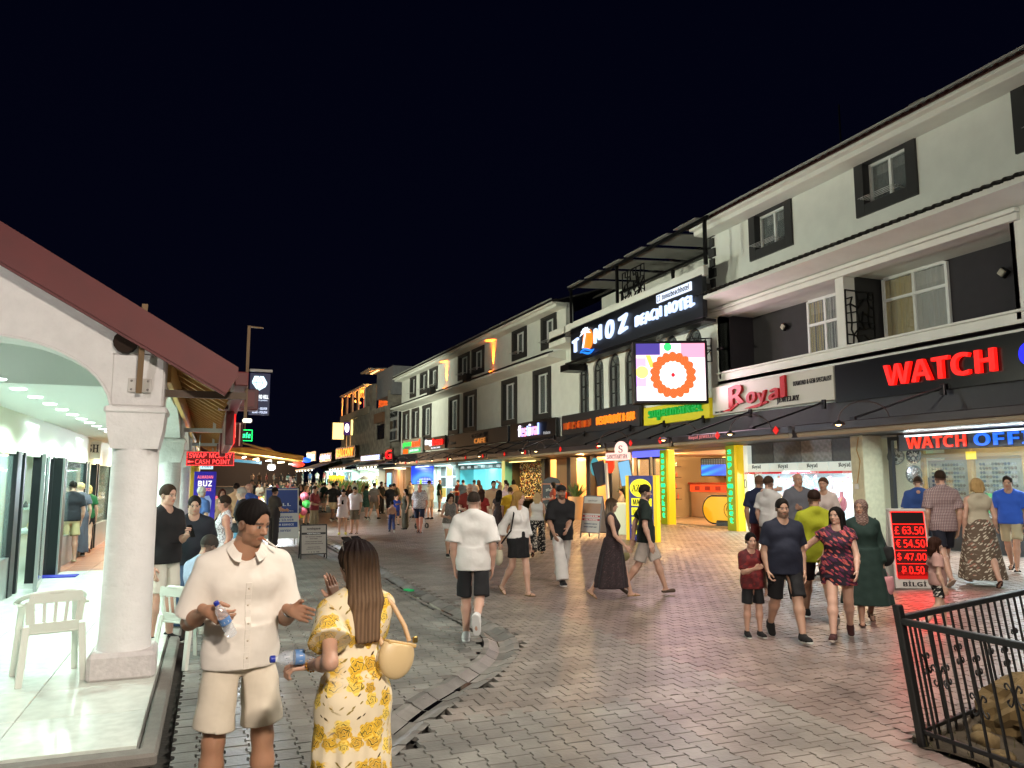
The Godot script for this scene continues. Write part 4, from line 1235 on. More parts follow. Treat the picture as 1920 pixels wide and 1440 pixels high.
	part(um,"pole",Geo.new().rod(V(-78.5,.1,.3),V(-78.5,2.6,.3),.03,6),M(Color(.6,.6,.6)))
	p=lit_window("white_shop","farthest dazzling white shop front with clothes and an anchor motif",-108.0,-87.0,14.6,Color(.8,.88,.86),Color(.85,1.0,.97),40.0)
	gx=[]
	for k in 160: gx.append(Transform3D(Basis().scaled(V(rnd(r,.6,2.5),rnd(r,.6,2.5),1)),V(rnd(r,-107,-88),rnd(r,.4,2.7),rnd(r,-1.2,.5))))
	scatter(p,"hanging_goods",Geo.new().box(V(0,0,0),V(.3,.4,.1),Basis(),.03).mesh(),StandardMaterial3D.new(),gx,[Color(.75,.75,.72),Color(.15,.3,.4),Color(.6,.3,.15),Color(.4,.65,.7),Color(.08,.08,.08),Color(.7,.6,.5)])
	var an:=Geo.new()
	an.bar(V(-90,1.2,.05),V(-90,2.4,.05),.1,.1)
	an.bar(V(-90.4,2.1,.05),V(-89.6,2.1,.05),.1,.1)
	an.tube(PackedVector3Array([V(-90.6,1.6,.05),V(-90.4,1.3,.05),V(-90,1.2,.05),V(-89.6,1.3,.05),V(-89.4,1.6,.05)]),.06,6)
	part(p,"anchor_mark",an,M(Color(.15,.3,.5)))
	var aw:=[[-76.0,-66.0,13.2,Color(.3,.13,.16),"dark red awning of the wooden-door shop, hung with small lights"],[-88.0,-76.5,12.2,Color(.5,.5,.52),"grey awning over the white shop with the parasol"],[-108.0,-88.5,10.6,Color(.6,.62,.64),"long pale awning over the farthest shops"]]
	for a in aw:
		var o:=thing("awning",a[4],"awning",V(a[2],0,0),-90)
		var g:=Geo.new()
		g.sheet(V(a[0],3.2,0),V(a[1],3.2,0),V(a[1],4.1,-2.9),V(a[0],4.1,-2.9),.04)
		part(o,"cloth",g,M(a[3],.8))
		part(o,"front_bar",Geo.new().rod(V(a[0],3.15,0),V(a[1],3.15,0),.09,8),M(Color(.7,.68,.66),.5))
		for k in 6: part(o,"string_bulb",Geo.new().ball(V(lerpf(a[0],a[1],(k+.5)/6.0),3.0,0),V(.09,.09,.09),8),E(Color(1.0,.95,.85),3.0))
# ================================================================ the arcade on the left and the far end of the street
func build_left() -> void:
	var plaster:=MN(Color(.9,.89,.88),.8,.9,bump_wall,1.6,noise_wall)
	var white:=M(Color(.87,.89,.87),.6)
	var redm:=MN(Color(.36,.07,.055),.55,.5)
	var wood:=MN(Color(.66,.46,.2),.6,2.0)
	var steel:=M(Color(.62,.64,.64),.3,.8)
	var p:=thing("arcade_building","white plastered arcade with round columns, front arch and dark red roof edge","building",Vector3.ZERO)
	var fl:=Node3D.new()
	fl.name="arcade_floor"
	p.add_child(fl,true)
	part(fl,"bed",B(V(-1.75,.04,-22.0),V(2.75,.08,32.0)),M(Color(.45,.45,.43),.9))
	var r:=seeded(2)
	var tiles:=[MN(Color(.86,.88,.84),.16,.8),MN(Color(.84,.87,.83),.2,1.1),MN(Color(.88,.89,.86),.14,.7)]
	var tm:=B(V(0,0,0),V(.885,.03,.885),.004).mesh()
	for j in 13:
		for i in 3:
			piece(fl,"tile",tm,tiles[r.randi() % 3],T(V(-.83 - i*.89,.088+rnd(r,-.001,.001),-6.47 - j*.89)))
	var rt:=[MN(Color(.55,.32,.23),.4,1.0),MN(Color(.6,.37,.26),.45,1.3),MN(Color(.52,.29,.21),.4,.8)]
	var rm:=B(V(0,0,0),V(.436,.03,.436),.004).mesh()
	for j in 26:
		for i in 6: piece(fl,"terracotta_tile",rm,rt[r.randi() % 3],T(V(-.62 - i*.44,.088+rnd(r,-.001,.001),-17.82 - j*.44)))
	var kb:=Geo.new()
	kb.box(V(-1.7,.045,-5.93),V(2.9,.09,.16),Basis(),.02)
	kb.box(V(-.31,.042,-22.0),V(.12,.085,32.2),Basis(),.02)
	part(p,"kerb",kb,MN(Color(.5,.48,.45),.9,1.5,bump_fine,.8))
	var zs:=[-8.22,-14.2,-19.9,-25.6,-31.3,-37.0]
	for i in zs.size():
		var z: float=zs[i]
		var c:=Geo.new()
		var seg:=24
		var prof:=PackedVector2Array([Vector2(.232,.33),Vector2(.222,.45),Vector2(.213,1.2),Vector2(.205,2.16),Vector2(.21,2.19)])
		c.lathe(prof,seg,V(-.68,0,z))
		var col:=part(p,"column",c,plaster)
		part(col,"plinth",Geo.new().box(V(-.68,.215,z),V(.56,.25,.54),Basis(V(0,1,0),.02),.035),MN(Color(.82,.79,.78),.9,2.0,bump_wall,1.6))
		var cap:=Geo.new()
		var lo:=[.2,.235,.25]
		var ys:=[2.17,2.33,2.5]
		for k in 2:
			for q in 4:
				var d0:=[V(-1,0,1),V(1,0,1),V(1,0,-1),V(-1,0,-1)]
				var a: Vector3=d0[q]
				var b: Vector3=d0[(q+1) % 4]
				cap.quad(V(-.68,ys[k],z)+a*lo[k],V(-.68,ys[k],z)+b*lo[k],V(-.68,ys[k+1],z)+b*lo[k+1],V(-.68,ys[k+1],z)+a*lo[k+1])
		cap.box(V(-.68,2.53,z),V(.54,.07,.52),Basis(),.02)
		part(col,"capital",cap,plaster)
		part(col,"pier",B(V(-.68,2.81,z),V(.46,.5,.44),.02),plaster)
		var arm:=Geo.new()
		arm.bar(V(-.46,2.72,z),V(.3 - .06*(i % 2),2.72,z),.05,.07)
		arm.bar(V(.02,2.75,z),V(.02,2.94,z),.05,.05)
		part(p,"sign_arm",arm,M(Color(.24,.18,.12),.5,.4) if i==0 else M(Color(.7,.7,.68),.5,.2))
		if i<zs.size() - 1:
			var z2: float=zs[i+1]
			var poly:=PackedVector2Array([Vector2(z - .2,3.12),Vector2(z - .2,2.56)])
			for k in range(1,16):
				var t:=k/16.0
				poly.append(Vector2(lerpf(z - .22,z2+.22,t),2.56+.42*sin(PI*t)))
			poly.append(Vector2(z2+.2,2.56))
			poly.append(Vector2(z2+.2,3.12))
			part(p,"side_arch",Geo.new().prism(poly,Transform3D(Basis(V(0,0,1),V(0,1,0),V(-1,0,0)),V(-.5,0,0)),.36),plaster)
	var fr:=PackedVector2Array([Vector2(-3.6,5.2),Vector2(-3.6,2.1),Vector2(-2.98,2.1),Vector2(-2.98,2.5)])
	for k in range(1,24):
		var a:=PI - PI*k/24.0
		fr.append(Vector2(-1.94+cos(a)*1.04,2.5+sin(a)*.66))
	for q in [Vector2(-.9,2.5),Vector2(-.9,3.06),Vector2(-.46,3.07),Vector2(-.46,3.13)]: fr.append(q)
	part(p,"front_arch",Geo.new().prism(fr,T(V(0,0,-8.42)),.42),plaster)
	var lip:=PackedVector3Array()
	for k in 25:
		var a:=PI - PI*k/24.0
		lip.append(V(-1.94+cos(a)*1.05,2.5+sin(a)*.67,-8.0))
	part(p,"arch_edge",Geo.new().tube(lip,.016,6),plaster)
	part(p,"rafter_end",Geo.new().lathe(PackedVector2Array([Vector2(.001,.07),Vector2(.1,.07),Vector2(.105,.05),Vector2(.105,-.3)]),14,V(-.8,3.16,-7.98),Basis(V(1,0,0),V(0,0,1),V(0,-1,0))),MN(Color(.16,.1,.05),.9,4.0,bump_fine,1.0))
	part(p,"end_post",B(V(-2.95,1.3,-8.21),V(.3,2.5,.42),.02),plaster)
	var s:=-.59
	var rf:=Geo.new()
	rf.sheet(V(-5.2,4.12 - s*3.32,-7.8),V(.2,2.9,-7.8),V(.2,2.9,-42),V(-5.2,4.12 - s*3.32,-42),.05)
	part(p,"roof",rf,redm)
	var bb:=Geo.new()
	var bp:=PackedVector2Array([Vector2(-5.2,6.13),Vector2(-5.2,5.72),Vector2(.1,2.69),Vector2(.2,2.86),Vector2(.2,2.945)])
	bb.prism(bp,T(V(0,0,-7.795)),.05)
	part(p,"barge_board",bb,redm)
	part(p,"barge_trim",Geo.new().bar(V(-5.2,5.72,-7.78),V(.1,2.69,-7.78),.035,.05),redm)
	for k in 40:
		var z:=-8.6 - k*.55
		part(p,"rafter",Geo.new().bar(V(-.5,3.2,z),V(.14,2.83,z),.07,.1),wood)
	part(p,"eave_board",Geo.new().sheet(V(-.5,3.255,-8.0),V(-.5,3.255,-42),V(.18,2.86,-42),V(.18,2.86,-8.0),.02),MN(Color(.3,.2,.1),.8,1.5))
	part(p,"eave_beam",B(V(-.44,2.98,-25.2),V(.05,.26,33.6)),M(Color(.8,.66,.36),.6))
	var gut:=Geo.new()
	gut.box(V(.24,2.87,-25.0),V(.13,.14,34.0),Basis(),.01)
	part(p,"gutter",gut,redm)
	part(p,"arcade_ceiling",B(V(-1.72,2.98,-25.9),V(2.4,.12,32.2)),white)
	part(p,"bulkhead",Geo.new().prism(PackedVector2Array([Vector2(-2.9,2.921),Vector2(-.55,2.921),Vector2(-.55,3.12),Vector2(-2.9,4.5)]),T(V(0,0,-9.8)),.1),white)
	part(p,"porch_ceiling",Geo.new().sheet(V(-2.9,4.48,-8.43),V(-2.9,4.48,-9.7),V(-.5,3.08,-9.7),V(-.5,3.08,-8.43),.03),white)
	part(p,"header",B(V(-2.9,2.6,-22.4),V(.16,.64,28.0)),M(Color(.84,.86,.78),.5))
	for k in 14:
		var z:=-9.3 - k*.94
		var l:=part(p,"downlight",Geo.new().lathe(PackedVector2Array([Vector2(.085,0),Vector2(.075,-.012),Vector2(.001,-.012)]),16,V(-2.1,2.918,z)),E(Color(.94,1.0,.97),6.0))
		if k % 2==0: spot(l,V(-2.1,2.86,z),Vector3.DOWN,Color(.88,1.0,.96),4.6,78.0,.08,.5)
	for k in 5:
		var z:=-23.2 - k*3.0
		var l:=part(p,"downlight",Geo.new().lathe(PackedVector2Array([Vector2(.085,0),Vector2(.075,-.012),Vector2(.001,-.012)]),16,V(-2.1,2.918,z)),E(Color(1.0,.95,.8),6.0))
		spot(l,V(-2.1,2.86,z),Vector3.DOWN,Color(1.0,.92,.75),7.0,78.0,.08,.5)
	var sr:=Geo.new()
	sr.box(V(-5.65,1.5,-22.0),V(.2,3.0,32.0))
	sr.box(V(-4.2,1.5,-5.9),V(2.8,3.0,.2))
	sr.box(V(-4.2,1.5,-38.0),V(2.8,3.0,.2))
	part(p,"shop_wall",sr,M(Color(.72,.8,.76),.5))
	part(p,"shop_floor",B(V(-4.25,.05,-22.0),V(2.7,.1,32.0)),M(Color(.75,.78,.72),.2))
	part(p,"shop_ceiling",B(V(-4.25,2.95,-22.0),V(2.7,.1,32.0)),white)
	for z in [-10.5,-15.0,-20.0,-26.0]:
		part(p,"ceiling_panel",B(V(-4.2,2.87,z),V(1.0,.04,3.0)),E(Color(.88,1.0,.98),2.0))
		area(p,V(-4.2,2.82,z),Vector3.DOWN,Vector2(1.0,3.0),Color(.86,1.0,.97),3.5)
	var fz:=[-6.0,-9.0,-12.0,-14.1,-14.5,-15.85,-17.0,-17.6,-18.0,-21.2,-21.7,-23.0,-23.4,-26.2,-26.5,-30.0,-34.0]
	for i in fz.size():
		var thick: float=.3 if i in [3,7] else .12
		part(p,"window_post",B(V(-2.86,1.2,fz[i]),V(.14,2.24,thick),.01),[M(Color(.1,.11,.12),.4,.4),steel][1 if i in [0,1,2,8,10] else 0])
	for g in [[-9.0,-6.0],[-12.0,-9.0],[-14.0,-12.0],[-21.2,-18.0],[-26.2,-23.4],[-30.0,-26.5],[-34.0,-30.0]]:
		part(p,"shop_window",B(V(-2.86,1.5,(g[0]+g[1])*.5),V(.012,1.6,g[1] - g[0] - .1)),GL(Color(.85,1,.97),.08))
		part(p,"window_base",B(V(-2.86,.4,(g[0]+g[1])*.5),V(.1,.62,g[1] - g[0] - .1)),steel)
		var sh:=part(p,"display_shelf",B(V(-3.3,.85,(g[0]+g[1])*.5),V(.7,.05,g[1] - g[0] - .2)),M(Color(.85,.9,.88),.3))
		part(sh,"glass_shelf",B(V(-3.3,1.3,(g[0]+g[1])*.5),V(.5,.02,g[1] - g[0] - .2)),GL(Color(.8,1,.95),.25))
		var gx:=[]
		var n:=70
		for k in n:
			var top:=k % 2==0
			gx.append(Transform3D(Basis(V(0,1,0),rnd(r,0,3)).scaled(Vector3.ONE*rnd(r,.6,1.4)),V(rnd(r,-3.55,-3.05),1.32 if top else .885,rnd(r,g[0]+.15,g[1] - .15))))
		scatter(sh,"jewels",Geo.new().lathe(PackedVector2Array([Vector2(.05,0),Vector2(.06,.05),Vector2(.02,.14),Vector2(.001,.15)]),7).mesh(),StandardMaterial3D.new(),gx,[Color(.75,.75,.75),Color(.55,.5,.4),Color(.15,.15,.15),Color(.7,.55,.3),Color(.85,.85,.85)])
	var dl:=part(p,"glass_door",Geo.new().box(V(-2.62,1.2,-15.2),V(.015,2.15,1.25),Basis(V(0,1,0),.12)),GL(Color(.85,1,.95),.1))
	var df:=Geo.new()
	for k in [-.62,.62]: df.box(V(-2.62+k*.12,1.2,-15.2+k),V(.05,2.2,.06))
	df.box(V(-2.62,.17,-15.2),V(.04,.1,1.2),Basis(V(0,1,0),.12))
	part(dl,"frame",df,steel)
	var d2:=part(p,"folded_door",B(V(-2.75,1.2,-17.2),V(.22,2.2,.5),.01),M(Color(.07,.09,.1),.35,.3))
	part(d2,"edge",B(V(-2.63,1.2,-16.98),V(.03,2.2,.05)),steel)
	var wl:=words(p,"shop_lettering","RED-GREEN-BLUE",M(Color(.1,.1,.1)),Transform3D(Basis(Vector3.UP,90*DEG),V(-2.8,2.2,-19.4)),1.6,.1,.01)
	wl.name="shop_lettering"
	var hs:=thing("wall_sign","small white square sign with black writing fixed under the arcade ceiling","sign",V(-2.78,2.62,-21.8),40)
	part(hs,"plate",B(V(0,0,0),V(.42,.44,.04),.01),M(Color(.85,.85,.8),.5))
	words(hs,"lettering","SH",M(Color(.05,.05,.05)),on(0,.04,.022),.3,.2,.006,"serifbold")
	solo("door_mat",B(V(-2.55,.11,-16.7),V(.62,.02,.42),.005),MN(Color(.07,.1,.55),.9,3.0,bump_fine,.6),"blue doormat in front of the glass shop door","doormat")
	var po:=thing("bracket_post","rusty flat steel post bolted on a plate to the front column","bracket",V(-.66,0,-7.9),0)
	part(po,"plate",B(V(0,2.76,-.07),V(.2,.13,.02),.004),M(Color(.78,.76,.74),.7))
	part(po,"post",Geo.new().bar(V(.0,2.68,.0),V(.02,3.5,.12),.05,.03),M(Color(.45,.36,.25),.6,.3))
	for k in 4: part(po,"bolt",Geo.new().ball(V([-.07,.07,-.07,.07][k],[2.72,2.72,2.8,2.8][k],-.055),V(.012,.012,.012),6),M(Color(.6,.58,.56),.5,.5))
	var pole:=thing("lamp_post_arm","slim rusty steel post rising from the first sign arm above the eave","pole",V(.3,0,-8.3),0)
	part(pole,"post",Geo.new().bar(V(0,2.5,0),V(0,3.46,0),.03,.03),M(Color(.36,.28,.18),.6,.3))
	part(pole,"tip",Geo.new().bar(V(0,3.45,0),V(.14,3.445,0),.015,.015),M(Color(.36,.28,.18),.6,.3))
	part(pole,"lamp",B(V(.02,2.48,0),V(.09,.04,.07),.01),E(Color(1.0,.95,.85),1.0,Color(.7,.7,.7)))
	var red_led:=E(Color(1.0,.03,.03),.9,Color(.3,.02,.02))
	for k in 3:
		var b:=thing("eave_sign",["red lit sign hung edge-on along the arcade eave, nearest one","red lit sign hung edge-on along the arcade eave, middle one","red lit sign hung edge-on along the arcade eave, farthest one"][k],"sign",V(.24 - .02*k,2.52 - .02*k,-11.8 - k*4.2),90)
		part(b,"casing",B(V(0,0,-.05),V(3.2,.42,.1),.01),M(Color(.3,.04,.04),.5))
		part(b,"face",B(V(0,0,.01),V(3.1,.36,.02)),red_led)
		words(b,"lettering",["JEWELLERY","EXCHANGE","GOLD SILVER"][k],E(Color(1.0,.6,.5),1.2),on(0,0,.021),2.6,.2,.01)
	for k in 2:
		var b:=thing("red_box_sign",["dark red box sign standing above the arcade gutter","dark red and white box sign hanging below the arcade gutter"][k],"sign",V(.3,[2.95,2.6][k],[-11.0,-13.2][k]),0)
		part(b,"panel",B(V(0,0,0),[V(.5,.28,.3),V(.3,.4,.14)][k],.01),M(Color(.25,.03,.04),.5))
		part(b,"stripe",B(V([.0,.1][k],0,.09+.07*(1 - k)),[V(.4,.2,.02),V(.02,.36,.02)][k]),[M(Color(.32,.05,.06),.5),M(Color(.8,.75,.72),.5)][k])
	var sm:=thing("led_sign","red dotted LED sign reading cash point with an arrow, hung across the pavement","sign",V(-.02,2.28,-15.9),0)
	part(sm,"panel",B(V(0,0,0),V(.86,.27,.06),.006),E(Color(.6,.0,.01),.3,Color(.1,.01,.01)))
	var led:=E(Color(1.0,.25,.25),2.2)
	words(sm,"lettering","SWAP MONEY",led,on(0,.06,.032),.76,.085,.006,"sans")
	words(sm,"lettering","CASH POINT",led,on(.04,-.055,.032),.62,.085,.006,"sans")
	var ar:=Geo.new()
	ar.prism(PackedVector2Array([Vector2(-.41,-.055),Vector2(-.37,-.025),Vector2(-.37,-.045),Vector2(-.3,-.045),Vector2(-.3,-.065),Vector2(-.37,-.065),Vector2(-.37,-.085)]),on(0,0,.032),.006)
	part(sm,"arrow",ar,led)
	var dot:=Geo.new()
	for k in 34:
		for y in [-.122,.122]: dot.box(V(-.415+k*.0252,y,.034),V(.013,.013,.008))
	for k in 8:
		for x in [-.415,.415]: dot.box(V(x,-.1+k*.029,.034),V(.013,.013,.008))
	part(sm,"light_border",dot,led)
	part(sm,"hanger",Geo.new().rod(V(-.2,.12,0),V(-.2,.45,0),.012,5).rod(V(.2,.12,0),V(.2,.45,0),.012,5),steel)
	area(sm,V(0,0,.06),V(0,-.2,1),Vector2(.86,.27),Color(1.0,.1,.1),.6)
	var db:=thing("blade_sign","slate blue hanging sign with a white gemstone emblem against the night sky","sign",V(.86,.14,-17.0),0)
	db.scale=V(.82,.96,1)
	part(db,"panel",B(V(.02,3.68,0),V(.5,.92,.08),.01),E(Color(.08,.1,.2),.6,Color(.1,.13,.22)))
	part(db,"top_rail",B(V(.04,4.2,0),V(.56,.06,.06),.01),M(Color(.75,.75,.72),.4))
	part(db,"hanger",Geo.new().rod(V(-.3,2.9,0),V(-.3,4.3,0),.02,6).rod(V(-.3,4.2,0),V(.0,4.2,0),.02,6),M(Color(.4,.32,.22),.5))
	var gem:=Geo.new()
	gem.prism(PackedVector2Array([Vector2(-.18,3.93),Vector2(-.12,4.07),Vector2(.1,4.07),Vector2(.2,3.92),Vector2(.16,3.84),Vector2(-.02,3.74)]),on(0,0,.04),.012)
	part(db,"gem_emblem",gem,E(Color(.8,.95,1.0),1.4))
	var gl:=Geo.new()
	for e in [[-.18,3.93,.2,3.92],[-.08,3.93,-.02,3.74],[.09,3.93,-.02,3.74],[-.08,3.93,.0,4.07],[.09,3.93,.0,4.07]]: gl.bar(V(e[0],e[1],.054),V(e[2],e[3],.054),.008,.01)
	part(db,"gem_edges",gl,M(Color(.15,.25,.4)))
	words(db,"lettering","DIAMOND HILL",E(Color(.95,.98,1.0),1.3),on(.02,3.62,.042),.44,.085,.008)
	words(db,"small_lettering","gold & watch jewellery",E(Color(.85,.9,1.0),.9),on(.02,3.54,.042),.4,.04,.006)
	words(db,"small_lettering","GOLD - SILVER",E(Color(.85,.9,1.0),1.0),on(.04,3.36,.042),.36,.05,.006)
	words(db,"small_lettering","RING - POLISH",E(Color(.85,.9,1.0),1.0),on(.04,3.28,.042),.36,.05,.006)
	var gs:=thing("led_sign","green dotted LED sign beyond the red arcade signs","sign",V(1.0,3.45,-29.0),0)
	part(gs,"panel",B(V(0,0,0),V(.62,.4,.06)),M(Color(.01,.06,.03),.5))
	var gd:=Geo.new()
	for k in 14:
		for y in [-.19,.19]: gd.box(V(-.29+k*.045,y,.035),V(.026,.026,.01))
	for k in 8: gd.box(V(.3,-.16+k*.045,.035),V(.026,.026,.01))
	part(gs,"light_border",gd,E(Color(.1,1.0,.45),2.5))
	words(gs,"lettering","Cafe",E(Color(.2,1.0,.6),1.8),on(.05,0,.032),.4,.2,.01,"sansslant")
func build_far() -> void:
	var r:=seeded(31)
	var a:=thing("stall_awning","yellow edged awning with tube lamps beneath over the souvenir stalls on the left","awning",V(0,0,-30),0)
	part(a,"cloth",Geo.new().sheet(V(.3,3.0,.5),V(3.1,2.62,.5),V(3.1,2.72,-9),V(.3,3.2,-9),.03),M(Color(.62,.52,.3),.8))
	part(a,"front_bar",Geo.new().bar(V(.3,3.02,.56),V(3.15,2.66,.56),.1,.2,.02),M(Color(.75,.52,.14),.5))
	part(a,"upper_arm",Geo.new().bar(V(.5,3.35,.3),V(2.3,2.85,.5),.05,.06),M(Color(.7,.55,.25),.5))
	for k in 6:
		part(a,"tube_lamp",Geo.new().bar(V(.7+k*.45,2.78 - k*.06,-.1),V(.7+k*.45,2.82 - k*.06,-2.6),.05,.04),E(Color(1.0,.92,.78),9.0))
	area(a,V(1.8,2.6,-1.3),Vector3.DOWN,Vector2(2.4,2.4),Color(1.0,.88,.7),12.0)
	part(a,"blue_valance",Geo.new().bar(V(.3,2.62,.3),V(1.7,2.5,.3),.04,.1),E(Color(.25,.6,.7),.6))
	part(a,"red_flash",Geo.new().ball(V(3.0,2.45,.2),V(.25,.1,.1),8),E(Color(1.0,.2,.08),1.6))
	part(a,"blue_flash",Geo.new().ball(V(3.3,2.62,.2),V(.2,.1,.1),8),E(Color(.1,.35,1.0),1.6))
	var f:=thing("flood_lamp","dazzling white flood lamp under the souvenir stall awning","lamp",V(2.05,2.33,-29.6),0)
	part(f,"bulb",Geo.new().ball(V(0,0,0),V(.12,.1,.08),12),E(Color(.9,.96,1.0),20.0))
	part(f,"housing",B(V(0,.02,-.1),V(.3,.22,.06),.02),black_metal)
	omni(f,V(0,0,0),Color(.88,.94,1.0),22.0,.1)
	part(f,"hanger",Geo.new().rod(V(0,.1,-.1),V(0,.4,-.1),.015,5),black_metal)
	var st:=thing("souvenir_stall","souvenir stall with goods heaped on tables under the yellow awning","stall",V(0,0,-30),0)
	solo("dark_hoarding",B(V(5.0,2.4,-122.0),V(16.0,4.8,.2)),MN(Color(.07,.07,.1),.9,.6),"dark blue hoarding behind the far crowd","hoarding")
	for k in 3:
		var t:=part(st,"table",B(V(.6+k*.75,.85,-.5 - k*1.4),V(1.3,.06,1.0)),M(Color(.6,.42,.25),.7))
		for s in [-.55,.55]: part(t,"leg",B(V(.6+k*.75+s,.42,-.5 - k*1.4),V(.06,.82,.06)),M(Color(.3,.2,.1)))
	var gx:=[]
	for k in 240: gx.append(Transform3D(Basis(V(0,1,0),rnd(r,0,3)).scaled(Vector3.ONE*rnd(r,.5,1.5)),V(rnd(r,.1,2.8),rnd(r,.92,1.15),rnd(r,-4.0,.0))))
	scatter(st,"souvenirs",Geo.new().box(V(0,0,0),V(.13,.14,.11),Basis(),.02).mesh(),StandardMaterial3D.new(),gx,[Color(.7,.2,.1),Color(.8,.5,.2),Color(.2,.4,.2),Color(.75,.65,.5),Color(.6,.1,.2),Color(.2,.3,.6),Color(.8,.4,.5)])
	var wh:=thing("goods_rack","tall narrow rack hung with pale souvenirs beside the stall","rack",V(2.55,0,-27.8),0)
	part(wh,"pole",Geo.new().rod(V(0,0,0),V(0,2.0,0),.03,6),steel_m())
	gx=[]
	for k in 70: gx.append(Transform3D(Basis(V(0,1,0),rnd(r,0,3)),V(rnd(r,-.16,.16),rnd(r,.5,2.0),rnd(r,-.16,.16))))
	scatter(wh,"souvenirs",Geo.new().box(V(0,0,0),V(.09,.1,.06),Basis(),.015).mesh(),StandardMaterial3D.new(),gx,[Color(.8,.6,.58),Color(.7,.7,.68),Color(.65,.3,.3),Color(.3,.5,.4)])
	var bn:=thing("ball_stand","net stand of small striped beach balls beside the blue pavement board","stand",V(3.2,0,-31.5),0)
	part(bn,"post",Geo.new().rod(V(0,0,0),V(0,1.5,0),.025,6),steel_m())
	for k in 12:
		var im_c: Color=[Color(.85,.55,.1),Color(.2,.6,.25),Color(.85,.25,.15),Color(.75,.75,.2),Color(.8,.4,.5),Color(.15,.15,.2)][k % 6]
		var b:=part(bn,"ball",Geo.new().ball(V(rnd(r,-.35,.35),.25+.1*k,rnd(r,-.2,.3)),V(.17,.17,.17),12),M(im_c,.4))
		b.name="ball"
	var bz:=thing("poster_stand","violet banner stand with pink and white words and a drawn ice cup","banner",V(-.12,0,-19.6),0)
	part(bz,"panel",B(V(0,1.4,0),V(.48,1.35,.05),.01),E(Color(.1,.06,.5),.55,Color(.15,.1,.5)))
	words(bz,"lettering","ALMADAN",E(Color(1.0,.45,.5),.9),on(0,1.95,.028),.34,.07,.006)
	words(bz,"lettering","BUZ",E(Color(1.0,.95,.95),1.1),on(0,1.8,.028),.3,.13,.006)
	words(bz,"lettering","GIBI ICE",E(Color(1.0,.55,.5),.9),on(0,1.66,.028),.28,.07,.006)
	var cup:=Geo.new()
	cup.prism(PackedVector2Array([Vector2(-.06,1.0),Vector2(.12,1.0),Vector2(.16,1.4),Vector2(.1,1.52),Vector2(-.04,1.5),Vector2(-.1,1.38)]),on(0,0,.026),.006)
	part(bz,"cup_print",cup,M(Color(.6,.65,.85),.5))
	part(bz,"foot",B(V(0,.04,0),V(.5,.06,.35),.01),black_metal)
	part(bz,"post",B(V(0,.4,-.02),V(.05,.75,.03)),black_metal)
	var wp:=thing("small_sign","small white oval name plate above the violet banner","sign",V(-.1,2.2,-19.5),0)
	part(wp,"plate",B(V(0,0,0),V(.28,.14,.03),.01),E(Color(.7,.85,.9),.8,Color(.7,.7,.7)))
	words(wp,"lettering","Pearl",M(Color(.1,.2,.35)),on(0,0,.016),.2,.07,.004,"serifslant")
	for k in 5: solo("yellow_post",B(V(-.42,1.25,-21.0 - k*2.0),V(.1,2.5,.08),.01),M(Color(.72,.6,.12),.5),"yellow painted post beyond the arcade columns, %s from the banner" % ["first","second","third","fourth","fifth"][k],"post","yellow posts")
	var rs:=thing("far_restaurant","dark timber restaurant terrace with warm bulbs at the far end of the street","building",V(6,0,-140),0)
	part(rs,"body",B(V(0,2.4,-3),V(14,4.8,6)),M(Color(.1,.07,.055),.9))
	var rr:=Geo.new()
	rr.prism(PackedVector2Array([Vector2(-7.5,4.8),Vector2(7.5,4.8),Vector2(3,7.4),Vector2(-3,7.4)]),T(V(0,0,-6.5)),7.5)
	part(rs,"roof",rr,M(Color(.12,.07,.06),.9))
	for k in 6: part(rs,"window",B(V(-5+k*2.0,3.0,.04),V(1.0,1.4,.06)),E(Color(1.0,.62,.25),.8 if k % 2==0 else .25))
	for k in 12: part(rs,"string_bulb",Geo.new().ball(V(-6+k*1.1,5.0+.35*sin(k*1.3),1.2),V(.12,.12,.12),6),E(Color(1.0,.75,.4),4.0))
	omni(rs,V(-2,3.2,2.5),Color(1.0,.62,.34),160.0,.3)
	omni(rs,V(0,4.6,26),Color(1.0,.8,.6),120.0,.3)
	part(rs,"string_bulb",Geo.new().ball(V(0,4.6,26),V(.2,.2,.2),8),E(Color(1.0,.8,.6),6.0))
	omni(rs,V(5,3.2,2.5),Color(1.0,.62,.34),160.0,.3)
	var stp:=Geo.new()
	for k in 6: stp.box(V(8,.09+k*.17,-108.0 - k*.8),V(16,.17,14.0 - k*1.6))
	struct("steps",stp,MN(Color(.34,.3,.28),.8,.6))
	for k in 4:
		var pl:=thing("planter","planter of tall flowering leaves in the street's middle, %s from the left" % ["first","second","third","fourth"][k],"planter",V(8.3+k*1.1,0,-58.0 - k*2.0),0,"flower planters at the far crossing")
		part(pl,"box",B(V(0,.4,0),V(1.0,.8,.6),.02),M(Color(.5,.4,.3),.8))
		var lx:=[]
		for q in 60: lx.append(Transform3D(Basis.from_euler(V(rnd(r,-.7,.7),rnd(r,0,6),rnd(r,-.7,.7))),V(rnd(r,-.5,.5),.8,rnd(r,-.3,.3))))
		var lf:=Geo.new()
		lf.prism(PackedVector2Array([Vector2(-.02,0),Vector2(.02,0),Vector2(.09,.6),Vector2(.0,1.25),Vector2(-.08,.6)]),T(V(0,0,0)),.01)
		scatter(pl,"foliage",lf.mesh(),StandardMaterial3D.new(),lx,[Color(.12,.2,.05),Color(.2,.26,.07),Color(.08,.14,.04),Color(.5,.25,.12)])
	var yb:=thing("lit_board","small glowing yellow board standing before the far white shops","sign",V(10.4,0,-70),0)
	part(yb,"panel",B(V(0,1.5,0),V(1.4,1.6,.1),.02),E(Color(1.0,.75,.15),1.2))
	part(yb,"post",B(V(0,.4,0),V(.08,.8,.06)),black_metal)
	var tr:=seeded(5)
